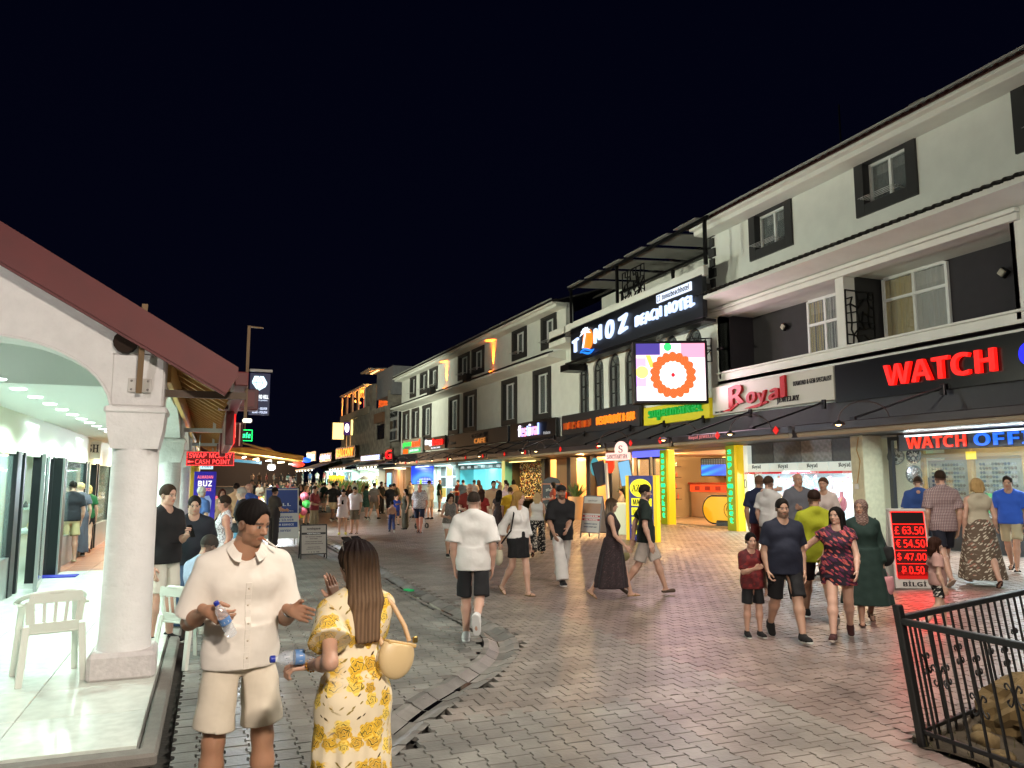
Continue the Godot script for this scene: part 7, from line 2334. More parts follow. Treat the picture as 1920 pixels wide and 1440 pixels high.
func build_person(d: Dictionary) -> Array:
	var out:=[]
	var h: float=d.h
	var k:=skeleton(d)
	var b: float=d.get("bulk",1.0)
	var lb: float=d.get("legbulk",lerpf(1.0,b,.6))
	var cell: float=d.cell
	var fe: bool=d.sex=="f"
	var sc:=h/1.75
	var up: Vector3=k.tx.basis.y
	var f:=Field.new()
	torso(f,d,k,-.004,true)
	f.cone(k.neck+V(0,-.02,0),k.neck.lerp(k.head.origin,.6),h*(.031 if fe else .036),h*(.029 if fe else .034),.03)
	for i in 2:
		var am:=(.85 if fe else 1.0)*lerpf(1.0,b,.5)
		var sh: Vector3=k["sh%d" % i]
		var el: Vector3=k["el%d" % i]
		var wr: Vector3=k["wr%d" % i]
		limb(f,sh,el,0,1,h*.03*am,h*.0235*am,.03)
		limb(f,el,wr,0,.35,h*.0235*am,h*.0245*am,.02)
		limb(f,el,wr,.35,1,h*.0245*am,h*.0155*am,.02)
		var hp: Vector3=k["hip%d" % i]
		var kn: Vector3=k["knee%d" % i]
		var an: Vector3=k["ank%d" % i]
		limb(f,hp,kn,0,1,h*.049*lb,h*.031*lb,.03)
		limb(f,kn,an,0,.3,h*.031*lb,h*.033*lb,.03)
		limb(f,kn+V(0,0,-.004*h),an,.3,1,h*.033*lb,h*.02*lerpf(1.0,lb,.5),.03)
		var fb:=Basis(Vector3.UP,k["toe%d" % i])*Basis(V(1,0,0),k["foot%d" % i])
		k["fb%d" % i]=fb
		f.cone(an+fb*V(0,-.045,-.03)*sc,an+fb*V(0,-.055,.09)*sc,.033*sc,.026*sc,.03)
		f.cone(an+fb*V(0,-.055,.09)*sc,an+fb*V(0,-.06,.14)*sc,.027*sc,.02*sc,.02)
	var body:=f.mesh(cell)
	var codes:=PackedByteArray()
	codes.resize(body[0].size())
	var hi: bool=d.dist<14.0
	var hm: Array=head_t[[fe or d.sex=="c",hi]]
	append_arr(body,hm,k.head,false)
	codes.append_array(hm[3])
	for i in 2:
		var style: String=d.get("hand%d" % i,"relaxed")
		var fd: Vector3=(k["wr%d" % i] - k["el%d" % i]).normalized()
		var th: Vector3=d.get("thumb%d" % i,V(0,1,.2) if absf(fd.y)<.75 else k.tx.basis.z)
		if d.has("hdir%d" % i): fd=d["hdir%d" % i].normalized()
		var y:=-fd
		var z:=(th - y*th.dot(y)).normalized()
		var m: Array=hand_t[[style,hi]]
		append_arr(body,m,Transform3D(Basis(y.cross(z),y,z)*sc*(.9 if fe else 1.0),k["wr%d" % i]),i==1)
	codes.resize(body[0].size())
	var skin: Color=d.skin
	var hair: Color=d.hairc
	var pal:=PackedColorArray([skin,Color(.3,.28,.26),Color(.03,.02,.015),hair.lerp(skin,.25),skin*Color(.85,.62,.6),skin.lerp(hair,d.get("beard",.0)),skin.lerp(hair,d.get("scalp",.85 if d.get("hair","")=="short" else .0)),skin.lerp(hair,d.get("fade",.75 if d.get("hair","")=="short" else .0))])
	var col:=PackedColorArray()
	col.resize(codes.size())
	for i in codes.size(): col[i]=pal[codes[i]]
	body.append(col)
	out.append(["body",body,"skin"])
	var hx: Transform3D=k.head
	var style: String="buzz" if d.has("cap") else d.get("hair","short")
	if style != "bald":
		var g:=Field.new()
		var hc:=.022 if hi else .04
		var th: float={"short": .013,"buzz": .006}.get(style,.05)
		if style=="scarf":
			g.ell(V(0,.1,-.07),V(.4,.43,.47),.1)
			g.cone(V(0,-.35,-.02),V(0,-.85,-.04),.36,.46,.15)
			g.ell(V(0,-.06,.42),V(.24,.36,.36),.02,-1.0)
			g.wrinkle=.012
			g.strands=.008
		else:
			g.ell(V(0,.14,-.065),V(.33,.37,.415)+Vector3.ONE*th,.08)
			if style=="short" or style=="buzz": g.ell(V(0,.235,-.05),V(.28,.31,.36)+Vector3.ONE*(.035 if style=="short" else .01),.1)
			g.strands=.004
			if style=="short" or style=="buzz": g.ell(V(0,-.74,-.05),V(.75,.84,.8),.05,-1.0)
			else: g.cut(V(0,-1,.6),V(0,.04,0))
			if style=="short" or style=="buzz":
				g.ell(V(0,-.02,.42),V(.27,.36,.26),.06,-1.0)
				for s in [-1.0,1.0]: g.ell(V(s*.42,-.03,-.02),V(.16,.16,.12),.02,-1.0)
			if style != "buzz" and style != "short":
				var end: float=d.get("hairlen",{"long": -1.1,"bob": -.42,"bun": .0,"pony": .0,"xlong": -1.75}.get(style,.0))
				if end<.0:
					g.planes=PackedFloat32Array()
					g.ell(V(0,.1,.4),V(.27,.4,.32),.02,-1.0)
					g.P=PackedFloat32Array()
					g.ell(V(0,.14,-.065),V(.39,.42,.46),.08)
					var bz:=-.36 - .09*absf(end)
					for s in [-1.0,.0,1.0]:
						g.cone(V(s*.2,.1,-.2),V(s*.24,end*.5,-.24 - .1*absf(end)),.22,.19,.12)
						g.cone(V(s*.24,end*.5,-.24 - .1*absf(end)),V(s*.2,end,bz),.19,.1,.12)
					if d.get("frontlocks",true):
						for s in [-1.0,1.0]: g.cone(V(s*.33,.12,-.02),V(s*.38,maxf(end,-.8),.02),.09,.06,.08)
					g.ell(V(0,-.02,.46),V(.265,.36,.36),.02,-1.0)
					g.ell(V(0,-.55,.3),V(.24,.45,.34),.02,-1.0)
					g.strands=.014
				else:
					g.strands=.008
			if style=="bun": g.ell(V(0,.42,-.33),V(.15,.15,.15),.03)
			if style=="pony":
				g.planes=PackedFloat32Array()
				g.P=PackedFloat32Array()
				g.ell(V(0,.15,-.075),V(.36,.4,.44),.08)
				g.ell(V(0,-.06,.34),V(.3,.44,.4),.02,-1.0)
				g.cone(V(0,.15,-.5),V(0,-.7,-.52),.12,.05,.05)
		var hm2:=g.mesh(hc)
		var o:=[PackedVector3Array(),PackedVector3Array(),PackedInt32Array()]
		append_arr(o,hm2,hx,false)
		if d.has("hairtip"):
			var cc:=PackedColorArray()
			cc.resize(o[0].size())
			for i in o[0].size():
				var t:=clampf(.25 - hm2[0][i].y*.75,.0,1.0)
				cc[i]=hair.lerp(d.hairtip,t*(.75+.25*sin(hm2[0][i].x*60.0+hm2[0][i].z*31.0)))
			o.append(cc)
		out.append(["headscarf" if style=="scarf" else "hair",o,["hair",hair if not d.has("hairtip") else Color.WHITE,d.get("scarf_pattern","")]])
	if d.has("cap"):
		var g:=Field.new()
		g.ell(V(0,.19,-.06),V(.4,.4,.48),.05)
		g.cut(V(0,-1,.12),V(0,.17,0))
		var g2:=Field.new()
		g2.ell(V(0,.2,.4),V(.26,.035,.3),.03)
		for gg in [g,g2]:
			var o:=[PackedVector3Array(),PackedVector3Array(),PackedInt32Array()]
			append_arr(o,gg.mesh(.03),hx,false)
			out.append(["cap" if gg==g else "cap_brim",o,["cloth",d.cap,""]])
	if d.has("top"):
		var t: Dictionary=d.top
		var g:=Field.new()
		g.wrinkle=t.get("wrinkle",.0022)*sc
		var loose: float=t.get("loose",.016)*sc
		torso(g,d,k,loose)
		var hem: float=t.get("hem",.5)*h
		var r:=h*(.092*b+(.004 if fe else .004))+loose
		var tt: Vector3=k.tx*V(0,.62*h,.004)
		var hb2: Vector3=k.tx*V(0,hem,.0)
		if not t.has("hemd"): g.skirt(tt,hb2,r*.98,r*t.get("flare",1.06),.004*sc,7.0,.66+.08*b,.04)
		var sl: float=t.get("sleeve",.62)
		for i in 2:
			var sh: Vector3=k["sh%d" % i]
			var el: Vector3=k["el%d" % i]
			var wr: Vector3=k["wr%d" % i]
			var am:=(.85 if fe else 1.0)*lerpf(1.0,b,.5)
			var sw: float=t.get("sleevewide",.02)*sc
			if sl>.0:
				if sl<=1.0: limb(g,sh,el,0,sl,h*.031*am+loose*.8,h*.027*am+loose+sw,.03,1.0)
				else:
					limb(g,sh,el,0,1,h*.031*am+loose*.8,h*.025*am+loose+sw*.5,.03)
					limb(g,el,wr,0,sl - 1.0,h*.025*am+loose+sw*.5,h*.02*am+loose+sw,.02,1.0)
		if t.has("hemd"):
			hem=t.hemd
			var far:=.0
			for i in 2:
				for nm in ["knee","ank"]:
					var q: Vector3=k["%s%d" % [nm,i]]
					if q.y>hem*h+k.drop - .1*h: far=maxf(far,Vector2(q.x,q.z*1.1).length())
			var mid:=(k.knee0+k.knee1)*.5 as Vector3
			g.skirt(k.tx*V(0,.6*h,.002),V(mid.x*.5,hem*h+k.drop,mid.z*.5+t.get("sway",.0)),r*.93,maxf(t.get("w",.14)*h,minf(far+.035*h,.2*h)),t.get("ripple",.012),t.get("n",9.0),.85,.04,t.get("bow",.8))
			for i in 2: limb(g,k["hip%d" % i],k["knee%d" % i],0,.5,h*.05*lb+loose,h*.045*lb+loose,.04)
		else: g.cut(-up,hb2)
		g.cone(k.tx*V(0,t.get("neck",.846)*h,.012*h),k.tx*V(0,.93*h,.02*h),.038*h,.06*h,.01,.0,-1.0)
		if t.has("vneck"):
			g.cone(k.tx*V(0,.86*h,.06*h),k.tx*V(0,t.vneck*h,.075*h),.05*h,.004*h,.01,.0,-1.0)
		if sl<=.0:
			for s in [-1.0,1.0]: g.cone(k.tx*V(s*(k.shw+.02*h),.86*h,0),k.tx*V(s*(k.shw+.02*h),.76*h,0),.045*h,.04*h,.01,.0,-1.0)
		out.append([t.get("name","shirt"),g.mesh(cell*.9),["cloth",t.c,t.get("pat","")]])
	if d.has("bot"):
		var t: Dictionary=d.bot
		var kind: String=t.kind
		var g:=Field.new()
		g.wrinkle=t.get("wrinkle",.0025)*sc
		var loose: float=t.get("loose",.014)*sc
		if kind=="shorts" or kind=="pants":
			var x2: float=t.get("wide",.026)*sc
			for y in [.555,.515]:
				var w:=h*(.05 if fe else .046)*b
				g.cone(k.tx*V(-w,y*h,-.006*h),k.tx*V(w,y*h,-.006*h),h*.058*b+loose*.5,h*.058*b+loose*.5,.05)
			for i in 2:
				var hp: Vector3=k["hip%d" % i]
				var kn: Vector3=k["knee%d" % i]
				var an: Vector3=k["ank%d" % i]
				var ln: float=t.get("len",.85)
				if kind=="shorts": limb(g,hp,kn,0,ln,h*.046*lb+loose,h*.036*lb+loose+x2,.008,1.0)
				else:
					limb(g,hp,kn,0,1,h*.05*lb+loose,h*.036*lb+loose+x2*.6,.02)
					limb(g,kn,an,0,t.get("len",.94),h*.036*lb+loose+x2*.6,h*.026*lb+loose+x2,.02,1.0)
			g.ell(V(0,.36*h,0),V(.012,.115,.2)*h,.01,-1.0)
			g.cut(up,k.tx*V(0,t.get("waist",.6)*h,0))
		else:
			var top: Vector3=k.tx*V(0,t.get("waist",.62)*h,.002)
			var mid:=(k.knee0+k.knee1)*.5 as Vector3
			var bot:=V(mid.x*.6,t.hem*h+k.drop,mid.z*.55+t.get("sway",.0))
			var w0:=h*(.083*b+.006)+loose
			var far:=.0
			for i in 2:
				for nm in ["knee","ank"]:
					var q: Vector3=k["%s%d" % [nm,i]]
					if q.y>bot.y - .1*h: far=maxf(far,Vector2(q.x,q.z*1.1).length())
			g.skirt(top,bot,w0,maxf(t.get("w",.16)*h,minf(far+.03*h,.19*h)),t.get("ripple",.012),t.get("n",9.0),.8,.02,t.get("bow",.75))
			var hy: Vector3=k.tx*V(0,.53*h,-.006*h)
			g.cone(hy - V(.05*h*b,0,0),hy+V(.05*h*b,0,0),h*.06*b+loose,h*.06*b+loose,.05)
		out.append([t.get("name",kind),g.mesh(cell*.9),["cloth",t.c,t.get("pat","")]])
	var shoe: String=d.get("shoe","sneaker")
	for i in 2:
		var xf:=Transform3D(k["fb%d" % i]*sc*(.92 if fe else 1.0),k["ank%d" % i])
		var parts:={"sneaker": ["sneaker","sole"],"sandal": ["sandal","strap"],"flat": ["flat"],"bare": []}[shoe] as Array
		for q in parts:
			var o:=[PackedVector3Array(),PackedVector3Array(),PackedInt32Array()]
			append_arr(o,shoe_t[q],xf,i==1)
			out.append(["shoe_sole" if q=="sole" else "sandal_strap" if q=="strap" else "sandal" if q=="sandal" else "shoe",o,["cloth",d.get("solec",Color(.75,.75,.72)) if q=="sole" else d.get("shoec",Color(.05,.05,.05)),""]])
	out.append(["",k,null])
	return out
var pats:={}
func pattern(kind: String) -> StandardMaterial3D:
	if pats.has(kind): return pats[kind]
	var n:=256
	var im:=Image.create(n,n,false,Image.FORMAT_RGB8)
	var r:=seeded(kind.length()*7+kind.unicode_at(0))
	var scale:=1.6
	var dot:=func(cx: float,cy: float,rad: float,c: Color,fn: Callable) -> void:
		var R:=int(rad)+2
		for j in range(-R,R+1):
			for i in range(-R,R+1):
				var cc=fn.call(float(i)/rad,float(j)/rad,c)
				if cc != null: im.set_pixel(posmod(int(cx)+i,n),posmod(int(cy)+j,n),cc)
	var rose:=func(x: float,y: float,c: Color):
		var d:=sqrt(x*x+y*y)
		var a:=atan2(y,x)
		if d>.85+.15*sin(a*5.0): return null
		var sw:=sin(d*13.0+a*2.0+sin(a*5.0))
		if sw>.86 and d<.7: return Color(.2,.13,.03)
		return c.lerp(Color(1.0,.9,.5),clampf(.4+.5*sw,0,1)*.7)
	var leaf:=func(x: float,y: float,c: Color):
		var t:=x*.8+y*.6
		var s:=-x*.6+y*.8
		if absf(t)>.95 or absf(s)>.3*(1 - t*t): return null
		return c if absf(s)>.03 else c*.6
	var blob:=func(x: float,y: float,c: Color): return c if x*x+y*y<1.0 else null
	match kind:
		"roses":
			im.fill(Color(.86,.8,.68))
			for q in 34: dot.call(r.randf()*n,r.randf()*n,rnd(r,14,30),[Color(.82,.64,.14),Color(.86,.74,.32),Color(.76,.58,.16)][q % 3],rose)
			for q in 60: dot.call(r.randf()*n,r.randf()*n,rnd(r,4,9),[Color(.75,.6,.15),Color(.5,.42,.12),Color(.25,.18,.05)][q % 3],leaf)
			scale=2.3
		"tropic":
			im.fill(Color(.1,.045,.12))
			for q in 60: dot.call(r.randf()*n,r.randf()*n,rnd(r,16,34),[Color(.72,.3,.32),Color(.45,.12,.25),Color(.75,.36,.3),Color(.28,.1,.24)][q % 4],leaf)
			scale=3.0
		"palm":
			im.fill(Color(.36,.3,.25))
			for q in 46: dot.call(r.randf()*n,r.randf()*n,rnd(r,14,30),[Color(.8,.77,.7),Color(.62,.42,.36)][int(q % 6==0)],leaf)
			scale=3.0
		"bw":
			im.fill(Color(.03,.03,.04))
			for q in 34: dot.call(r.randf()*n,r.randf()*n,rnd(r,16,30),Color(.8,.78,.74),leaf)
			scale=3.5
		"plum":
			im.fill(Color(.15,.1,.11))
			for q in 240: dot.call(r.randf()*n,r.randf()*n,rnd(r,3,9),[Color(.36,.28,.28),Color(.3,.2,.2),Color(.24,.19,.22),Color(.08,.05,.06)][q % 4],leaf)
			scale=2.5
		"speckle":
			im.fill(Color(.78,.76,.78))
			for q in 260: dot.call(r.randf()*n,r.randf()*n,rnd(r,3,7),[Color(.12,.12,.2),Color(.5,.4,.4)][q % 2],blob)
			scale=4.0
		"grey_leaf":
			im.fill(Color(.4,.39,.37))
			for q in 200: dot.call(r.randf()*n,r.randf()*n,rnd(r,4,10),[Color(.14,.14,.14),Color(.6,.58,.55)][q % 2],leaf)
			scale=4.0
		"red_kit":
			im.fill(Color(.36,.07,.08))
			for q in 60: dot.call(r.randf()*n,r.randf()*n,rnd(r,8,26),[Color(.42,.1,.1),Color(.28,.05,.07)][q % 2],blob)
			scale=3.0
		"green_leaf":
			im.fill(Color(.2,.36,.3))
			for q in 70: dot.call(r.randf()*n,r.randf()*n,rnd(r,10,22),[Color(.12,.25,.22),Color(.32,.48,.4)][q % 2],leaf)
			scale=3.0
		"plaid","stripe","scarf":
			for j in n:
				for i in n:
					var c:=Color(.75,.7,.68)
					if kind=="plaid":
						var u:=(i*8/n+.0)
						var fi:=fmod(i/32.0,1.0)
						var fj:=fmod(j/32.0,1.0)
						if fi<.35: c=c.lerp(Color(.22,.1,.14),.6)
						if fj<.35: c=c.lerp(Color(.22,.08,.1),.6)
						if fi>.6 and fi<.68: c=c.lerp(Color(.5,.1,.1),.8)
						if fj>.6 and fj<.68: c=c.lerp(Color(.15,.15,.35),.8)
					elif kind=="stripe":
						if i % 12<4: c=Color(.36,.45,.62)
						else: c=Color(.72,.76,.82)
					else:
						c=Color(.5,.42,.38).lerp(Color(.36,.26,.24),.5+.5*sin(i*.12+sin(j*.1)*3.0))
					im.set_pixel(i,j,c)
			scale=5.0 if kind=="plaid" else 4.0
	var m:=StandardMaterial3D.new()
	m.albedo_texture=ImageTexture.create_from_image(im)
	m.roughness=.85
	m.uv1_triplanar=true
	m.uv1_scale=Vector3.ONE*scale
	m.uv1_triplanar_sharpness=4.0
	m.normal_enabled=true
	m.normal_texture=bump_cloth
	m.normal_scale=.3
	pats[kind]=m
	return m
func cloth(c: Color) -> StandardMaterial3D:
	var key:="cloth "+c.to_html()
	if not mats.has(key):
		var m:=StandardMaterial3D.new()
		m.albedo_color=c
		m.roughness=.85
		m.uv1_triplanar=true
		m.uv1_scale=Vector3.ONE*2.2
		m.normal_enabled=true
		m.normal_texture=bump_cloth
		m.normal_scale=.45
		mats[key]=m
	return mats[key]
var skin_m: StandardMaterial3D
func part_material(spec) -> Material:
	if spec is String:
		if skin_m==null:
			skin_m=StandardMaterial3D.new()
			skin_m.vertex_color_use_as_albedo=true
			skin_m.roughness=.5
			skin_m.subsurf_scatter_enabled=true
			skin_m.subsurf_scatter_strength=.08
		return skin_m
	if spec[2] != "": return pattern(spec[2])
	if spec[0]=="hair":
		var key: String="hair "+spec[1].to_html()
		if not mats.has(key):
			var m:=StandardMaterial3D.new()
			m.albedo_color=spec[1].linear_to_srgb()
			m.vertex_color_use_as_albedo=true
			m.roughness=.72
			m.metallic_specular=.25
			m.uv1_triplanar=true
			m.uv1_scale=V(12,1.2,12)
			m.normal_enabled=true
			m.normal_texture=bump_cloth
			m.normal_scale=.5
			mats[key]=m
		return mats[key]
	return cloth(spec[1])
var queue:=[]
func person(label: String,x: float,z: float,h: float,yaw: float,sex: String,d: Dictionary) -> void:
	d.label=label
	d.at=V(x,rise(x)+d.get("y",.0),z)
	d.h=h
	d.yaw=yaw
	d.sex=sex
	d.dist=Vector2(x,z).length()
	d.cell=clampf(.0105*maxf(d.dist/8.0,1.0),.0105,.034) if d.dist>6.0 else .0095
	if d.dist>6.0: d.cell=maxf(d.cell,.014)
	if not d.has("skin"): d.skin=SK[int(absf(x*37.0+z*11.0)) % 4]
	if not d.has("hairc"): d.hairc=HC[int(absf(x*53.0+z*7.0)) % 4]
	queue.append(d)
const SK:=[Color(.42,.24,.16),Color(.46,.27,.19),Color(.38,.21,.14),Color(.5,.3,.22)]
const HC:=[Color(.01,.008,.006),Color(.02,.012,.008),Color(.03,.018,.011),Color(.013,.01,.009)]
func work(list: Array) -> Array:
	var res:=[]
	for d in list: res.append([d,build_person(d)])
	return res
func run_queue() -> void:
	templates()
	var lists:=[[],[],[],[]]
	var cost:=[.0,.0,.0,.0]
	queue.sort_custom(func(a,b): return a.cell<b.cell)
	for d in queue:
		var best:=0
		for i in 4:
			if cost[i]<cost[best]: best=i
		lists[best].append(d)
		cost[best] += 1.0/(d.cell*d.cell)
	var threads:=[]
	for l in lists:
		var t:=Thread.new()
		t.start(work.bind(l))
		threads.append(t)
	var all:=[]
	for t in threads: all.append_array(t.wait_to_finish())
	all.sort_custom(func(a,b): return a[0].dist<b[0].dist)
	for e in all:
		var d: Dictionary=e[0]
		var k: Dictionary=e[1][-1][1]
		var o:=thing("person",d.label,"person",d.at - V(0,k.drop,0),d.yaw,d.get("group",""))
		d.node=o
		d.k=k
		var last: Node3D=null
		for q in e[1]:
			if q[0]=="": continue
			var p:=part(last if q[0] in ["shoe_sole","sandal_strap","cap_brim"] else o,q[0],arr_mesh(q[1]),part_material(q[2]))
			if not q[0] in ["shoe_sole","sandal_strap","cap_brim"]: last=p
func pp(label: String,x: float,z: float,h: float,yaw: float,sex: String,pose: String,arms: String,hair: String,t: Array,b: Array,e:={}) -> Dictionary:
	e.pose=pose
	e.arms=arms
	e.hair=hair
	if t.size():
		var d:={c=Color(t[0]) if t[0] != "" else Color.WHITE,sleeve=t[1]}
		if t.size()>2 and t[2] != "": d.pat=t[2]
		if t.size()>3 and t[3]>0: d.hem=t[3]
		if t.size()>4:
			d.hemd=t[4]
			d.name="dress"
		for q in ["vneck","loose","w","sway","n","ripple","sleevewide","neck","bow"]:
			if e.has("t_"+q): d[q]=e["t_"+q]
		e.top=d
	if b.size():
		var kind: String={"s": "shorts","p": "pants","k": "skirt"}[b[0]]
		var d:={kind=kind,c=Color(b[1]) if b[1] != "" else Color.WHITE}
		if kind=="skirt":
			d.hem=b[2]
			d.w=b[4] if b.size()>4 else .12
		else: d.len=b[2]
		if b.size()>3 and b[3] != "": d.pat=b[3]
		if e.has("b_wide"): d.wide=e.b_wide
		e.bot=d
	for q in ["hairc","shoec","solec","cap"]:
		if e.has(q) and e[q] is String: e[q]=Color(e[q]) if q != "hairc" else Color(e[q]).srgb_to_linear()
	person(label,x,z,h,yaw,sex,e)
	return e
func build_people() -> void:
	hero_people()
	pp("man in a black polo standing half hidden behind the front column",-.46,-10.03,1.83,49,"m","s","ph","short",["0c0c10",.75],["s","c8c4b8",.85],{fade=.4,scalp=.8,hand0="grip"})
	pp("heavy man in a navy t-shirt and jeans, arm on another man's shoulder",-.18,-10.62,1.69,4,"m","a","hr","short",["10141f",.7],["p","3f5573",.95],{bulk=1.2,lean=.12,beard=.15,solec="b0aca0",shoec="a8a498",w1=V(-.28,.78,.14)})
	pp("woman with short dark hair in a white and blue patterned strap top",.20,-12.04,1.66,-81,"f","a","hc","short",["b8b8c0",.0,"speckle"],["s","c8c8cc",.5],{skin=Color(.42,.19,.13)})
	pp("grey-haired man in a black polo and sky blue shorts turned to the left",.57,-16.07,1.74,-101,"m","s","cc","short",["14161c",.7],["s","4f7f9c",.85],{hairc="8a8680",scalp=.5})
	pp("bald man in a blue polo with a dark strap across his back",.89,-20.37,1.80,149,"m","s","hh","bald",["2c4488",.7],["s","8a8070",.85])
	pp("white-haired man in a blue shirt near the violet banner",-.17,-17.98,1.74,129,"m","s","hh","short",["3a5488",.7],["s","5c5448",.85],{hairc="c8c4bc"})
	pp("woman with red-brown hair and a beige top by the stall",.29,-21.34,1.66,9,"f","s","ch","long",["a88c6c",.6],["k","3a2c24",.35],{hairc="3c1810"})
	pp("man in a beige t-shirt with his back turned at the stall",.65,-21.98,1.80,154,"m","s","cc","short",["b49474",.7],["s","4c4438",.85])
	pp("dark-haired person seated low by the stall goods, nearer one",1.67,-22.43,1.68,119,"m","s","cc","short",["2c2a2c",.7],["p","28282c",.94])
	pp("dark-haired person by the stall goods, farther one",2.03,-29.14,1.66,139,"m","s","cc","short",["3c3430",.7],["p","28282c",.94])
	pp("man in a black t-shirt and khaki shorts looking into the arcade shop window",-2.81,-19.43,1.76,-151,"m","s","hh","short",["10121a",.7],["s","a89c74",.85],{y=.1,shoe="flat",shoec="b8a888"})
	pp("woman in a long grey dress looking into the arcade shop window",-2.85,-20.88,1.72,-161,"f","s","hh","short",["4c505c",.6,"",0,.06],[],{y=.1,hairc="b8a070"})
	pp("woman in green and black with a red and white carrier bag in the arcade",-2.86,-22.11,1.70,-171,"f","wl","hh","bob",["1c5c34",.6],["k","101014",.4],{y=.1,hairc="b89c60",shoe="sandal",shoec="7c4c34"})
	pp("grey-haired man in a pale blue striped shirt sitting on a plastic chair",-.10,-8.89,1.74,129,"m","sit","ll","short",["",.8,"stripe"],["p","181820",.94],{hairc="3a3632",hp=.35,lean=.18,shoec="101014",solec="181818"})
	pp("man in a white t-shirt and black shorts walking away with shaved head",2.95,-8.90,1.75,157,"m","kr","hh","buzz",["d2d0cc",.85,"",.47],["s","0c0c10",.95],{hairc="2c241e",scalp=.5,fade=.3,shoec="d0d0ce",solec="d0d0ce",t_loose=.026,t_sleevewide=.035,b_wide=.04})
	pp("blonde woman in a white wrap top and short black skirt",4.78,-12.08,1.72,19,"f","ml","hb","long",["cfccc8",1.5,"",.55],["k","08080c",.36,"",.1],{hairc="8c6c3c",t_vneck=.7,t_sleevewide=.04,hy=.5,shoe="sandal",shoec="6c5a3c"})
	pp("man in a black cap and t-shirt and white baggy trousers",5.96,-12.93,1.82,-6,"m","wr","cf","buzz",["0a0a0e",.9,"",.46],["p","c4c0bc",.95],{cap="0a0a0c",beard=.75,solec="cccccc",t_loose=.024,b_wide=.05,w0=V(.0,.57,.16)})
	pp("woman in a long patterned brown dress holding a man's hand",6.09,-11.26,1.62,57,"f","wl","hf","long",["",.0,"plum",0,.11],[],{hairc="3a2c20",hairtip=Color(.3,.25,.18),t_w=.2,t_sway=-.05,t_ripple=.022,shoe="sandal",shoec="7c6434"})
	pp("bearded man in a dark green t-shirt and pale shorts walking right",6.78,-11.37,1.84,63,"m","wl","bh","short",["0e1e18",.75,"",.48],["s","a89f96",.92],{beard=.7,fade=.6,scalp=.9,shoe="flat",shoec="4c3c30",w1=V(-.2,.5,.02)})
	pp("woman in a grey leaf top and white shorts looking down at her hand",5.58,-18.70,1.59,-1,"f","mr","hc","long",["",.0,"grey_leaf",.52],["s","cfccca",.4],{hp=.4,hairc="241a12"})
	pp("bald man in a rust red polo looking down",6.29,-19.32,1.81,-16,"m","s","cc","bald",["6c1c12",.7],["s","4c4440",.85],{hp=.3,beard=.4})
	pp("woman with straight brown hair in a red top seen from behind",7.31,-21.33,1.62,149,"f","s","hh","long",["7c1410",.6],["p","18181c",.94],{hairc="2c1a12"})
	pp("bearded man in a beige t-shirt with a hand raised to his head",8.56,-23.80,1.82,-11,"m","s","uh","short",["a8886c",.75],["s","c4b4a4",.85],{beard=.7})
	pp("woman in a dark flower-patterned dress with black hair",8.09,-21.97,1.60,129,"f","wl","hh","long",["",.3,"plum",0,.28],[],{hairc="0c0a0a",shoe="sandal"})
	pp("man in a yellow and green football shirt seen from behind",8.23,-21.43,1.68,154,"m","wl","hh","short",["c8a020",.75],["s","20242c",.85])
	pp("man in a pale pink shirt behind the football shirt",9.44,-24.91,1.72,-51,"m","s","hh","short",["b8989c",.7],["s","6c645c",.85])
	pp("blonde woman in a white top and black and white flowered trousers",7.67,-18.08,1.59,151,"f","wr","hh","bob",["cfcdc8",.0,"",.56],["p","",.95,"bw"],{hairc="b49c74",hairlen=-.7,b_wide=.06,shoe="sandal"})
	pp("ruddy man in a white speckled shirt and navy shorts walking towards the viewer",6.99,-27.22,1.79,-21,"m","wl","hh","bald",["",.75,"speckle"],["s","141c38",.9],{bulk=1.12,skin=Color(.5,.2,.14),shoe="sandal"})
	pp("girl in a short white dress looking at her phone",4.32,-27.39,1.58,-11,"f","s","hp","bun",["d0c4c4",.0,"",0,.38],[],{hp=.4,hairc="1c1410",shoec="c0b450",solec="c8c080"})
	pp("man in a white shirt and khaki shorts beside the girl in white",4.79,-27.78,1.66,-31,"m","s","hh","short",["c4b8b4",.8],["s","6c6454",.95],{beard=.7,fade=.5,hp=.3,shoe="sandal"})
	pp("man in a raspberry red polo facing right",3.36,-27.49,1.68,54,"m","s","cc","short",["6c1c28",.75],["p","7c7058",.94],{fade=.3,hand0="grip"})
	pp("woman in a short green strapless dress seen from behind",6.94,-37.14,1.65,149,"f","wl","hh","bun",["",.0,"green_leaf",0,.4],[],{hairc="100c0a"})
	pp("man in a grey t-shirt and khaki shorts, arm round the woman in green",7.19,-36.50,1.78,144,"m","wr","hh","short",["6c645c",.75],["s","6c604c",.9])
	pp("man in a black shirt behind the pushchair",8.67,-42.10,1.75,39,"m","s","ff","short",["0e0e12",.7],["p","18181c",.94],{beard=.6})
	pp("person in a black t-shirt with white print seen from behind",8.02,-36.83,1.66,154,"m","s","hh","short",["0c0c10",.9,"",.4],["s","101014",.9],{cap="18181c"})
	pp("man in an olive shirt bending forward",8.55,-37.24,1.74,-81,"m","s","cc","short",["7c7458",.8],["s","6c6450",.9],{lean=.35,hp=.3})
	pp("woman with long black hair in an olive jumpsuit",6.93,-29.14,1.55,-81,"f","s","hc","long",["3a3828",.0],["p","3a3828",.96],{hairc="0c0a08",b_wide=.05})
	pp("boy in a blue t-shirt beside the woman in olive",7.23,-31.94,1.25,9,"c","s","hh","short",["1c3a8c",.7],["s","1c2c5c",.85])
	pp("bare-chested small boy in blue trousers",6.20,-28.14,1.10,-181,"c","ml","hh","short",[],["p","2c3c6c",.9])
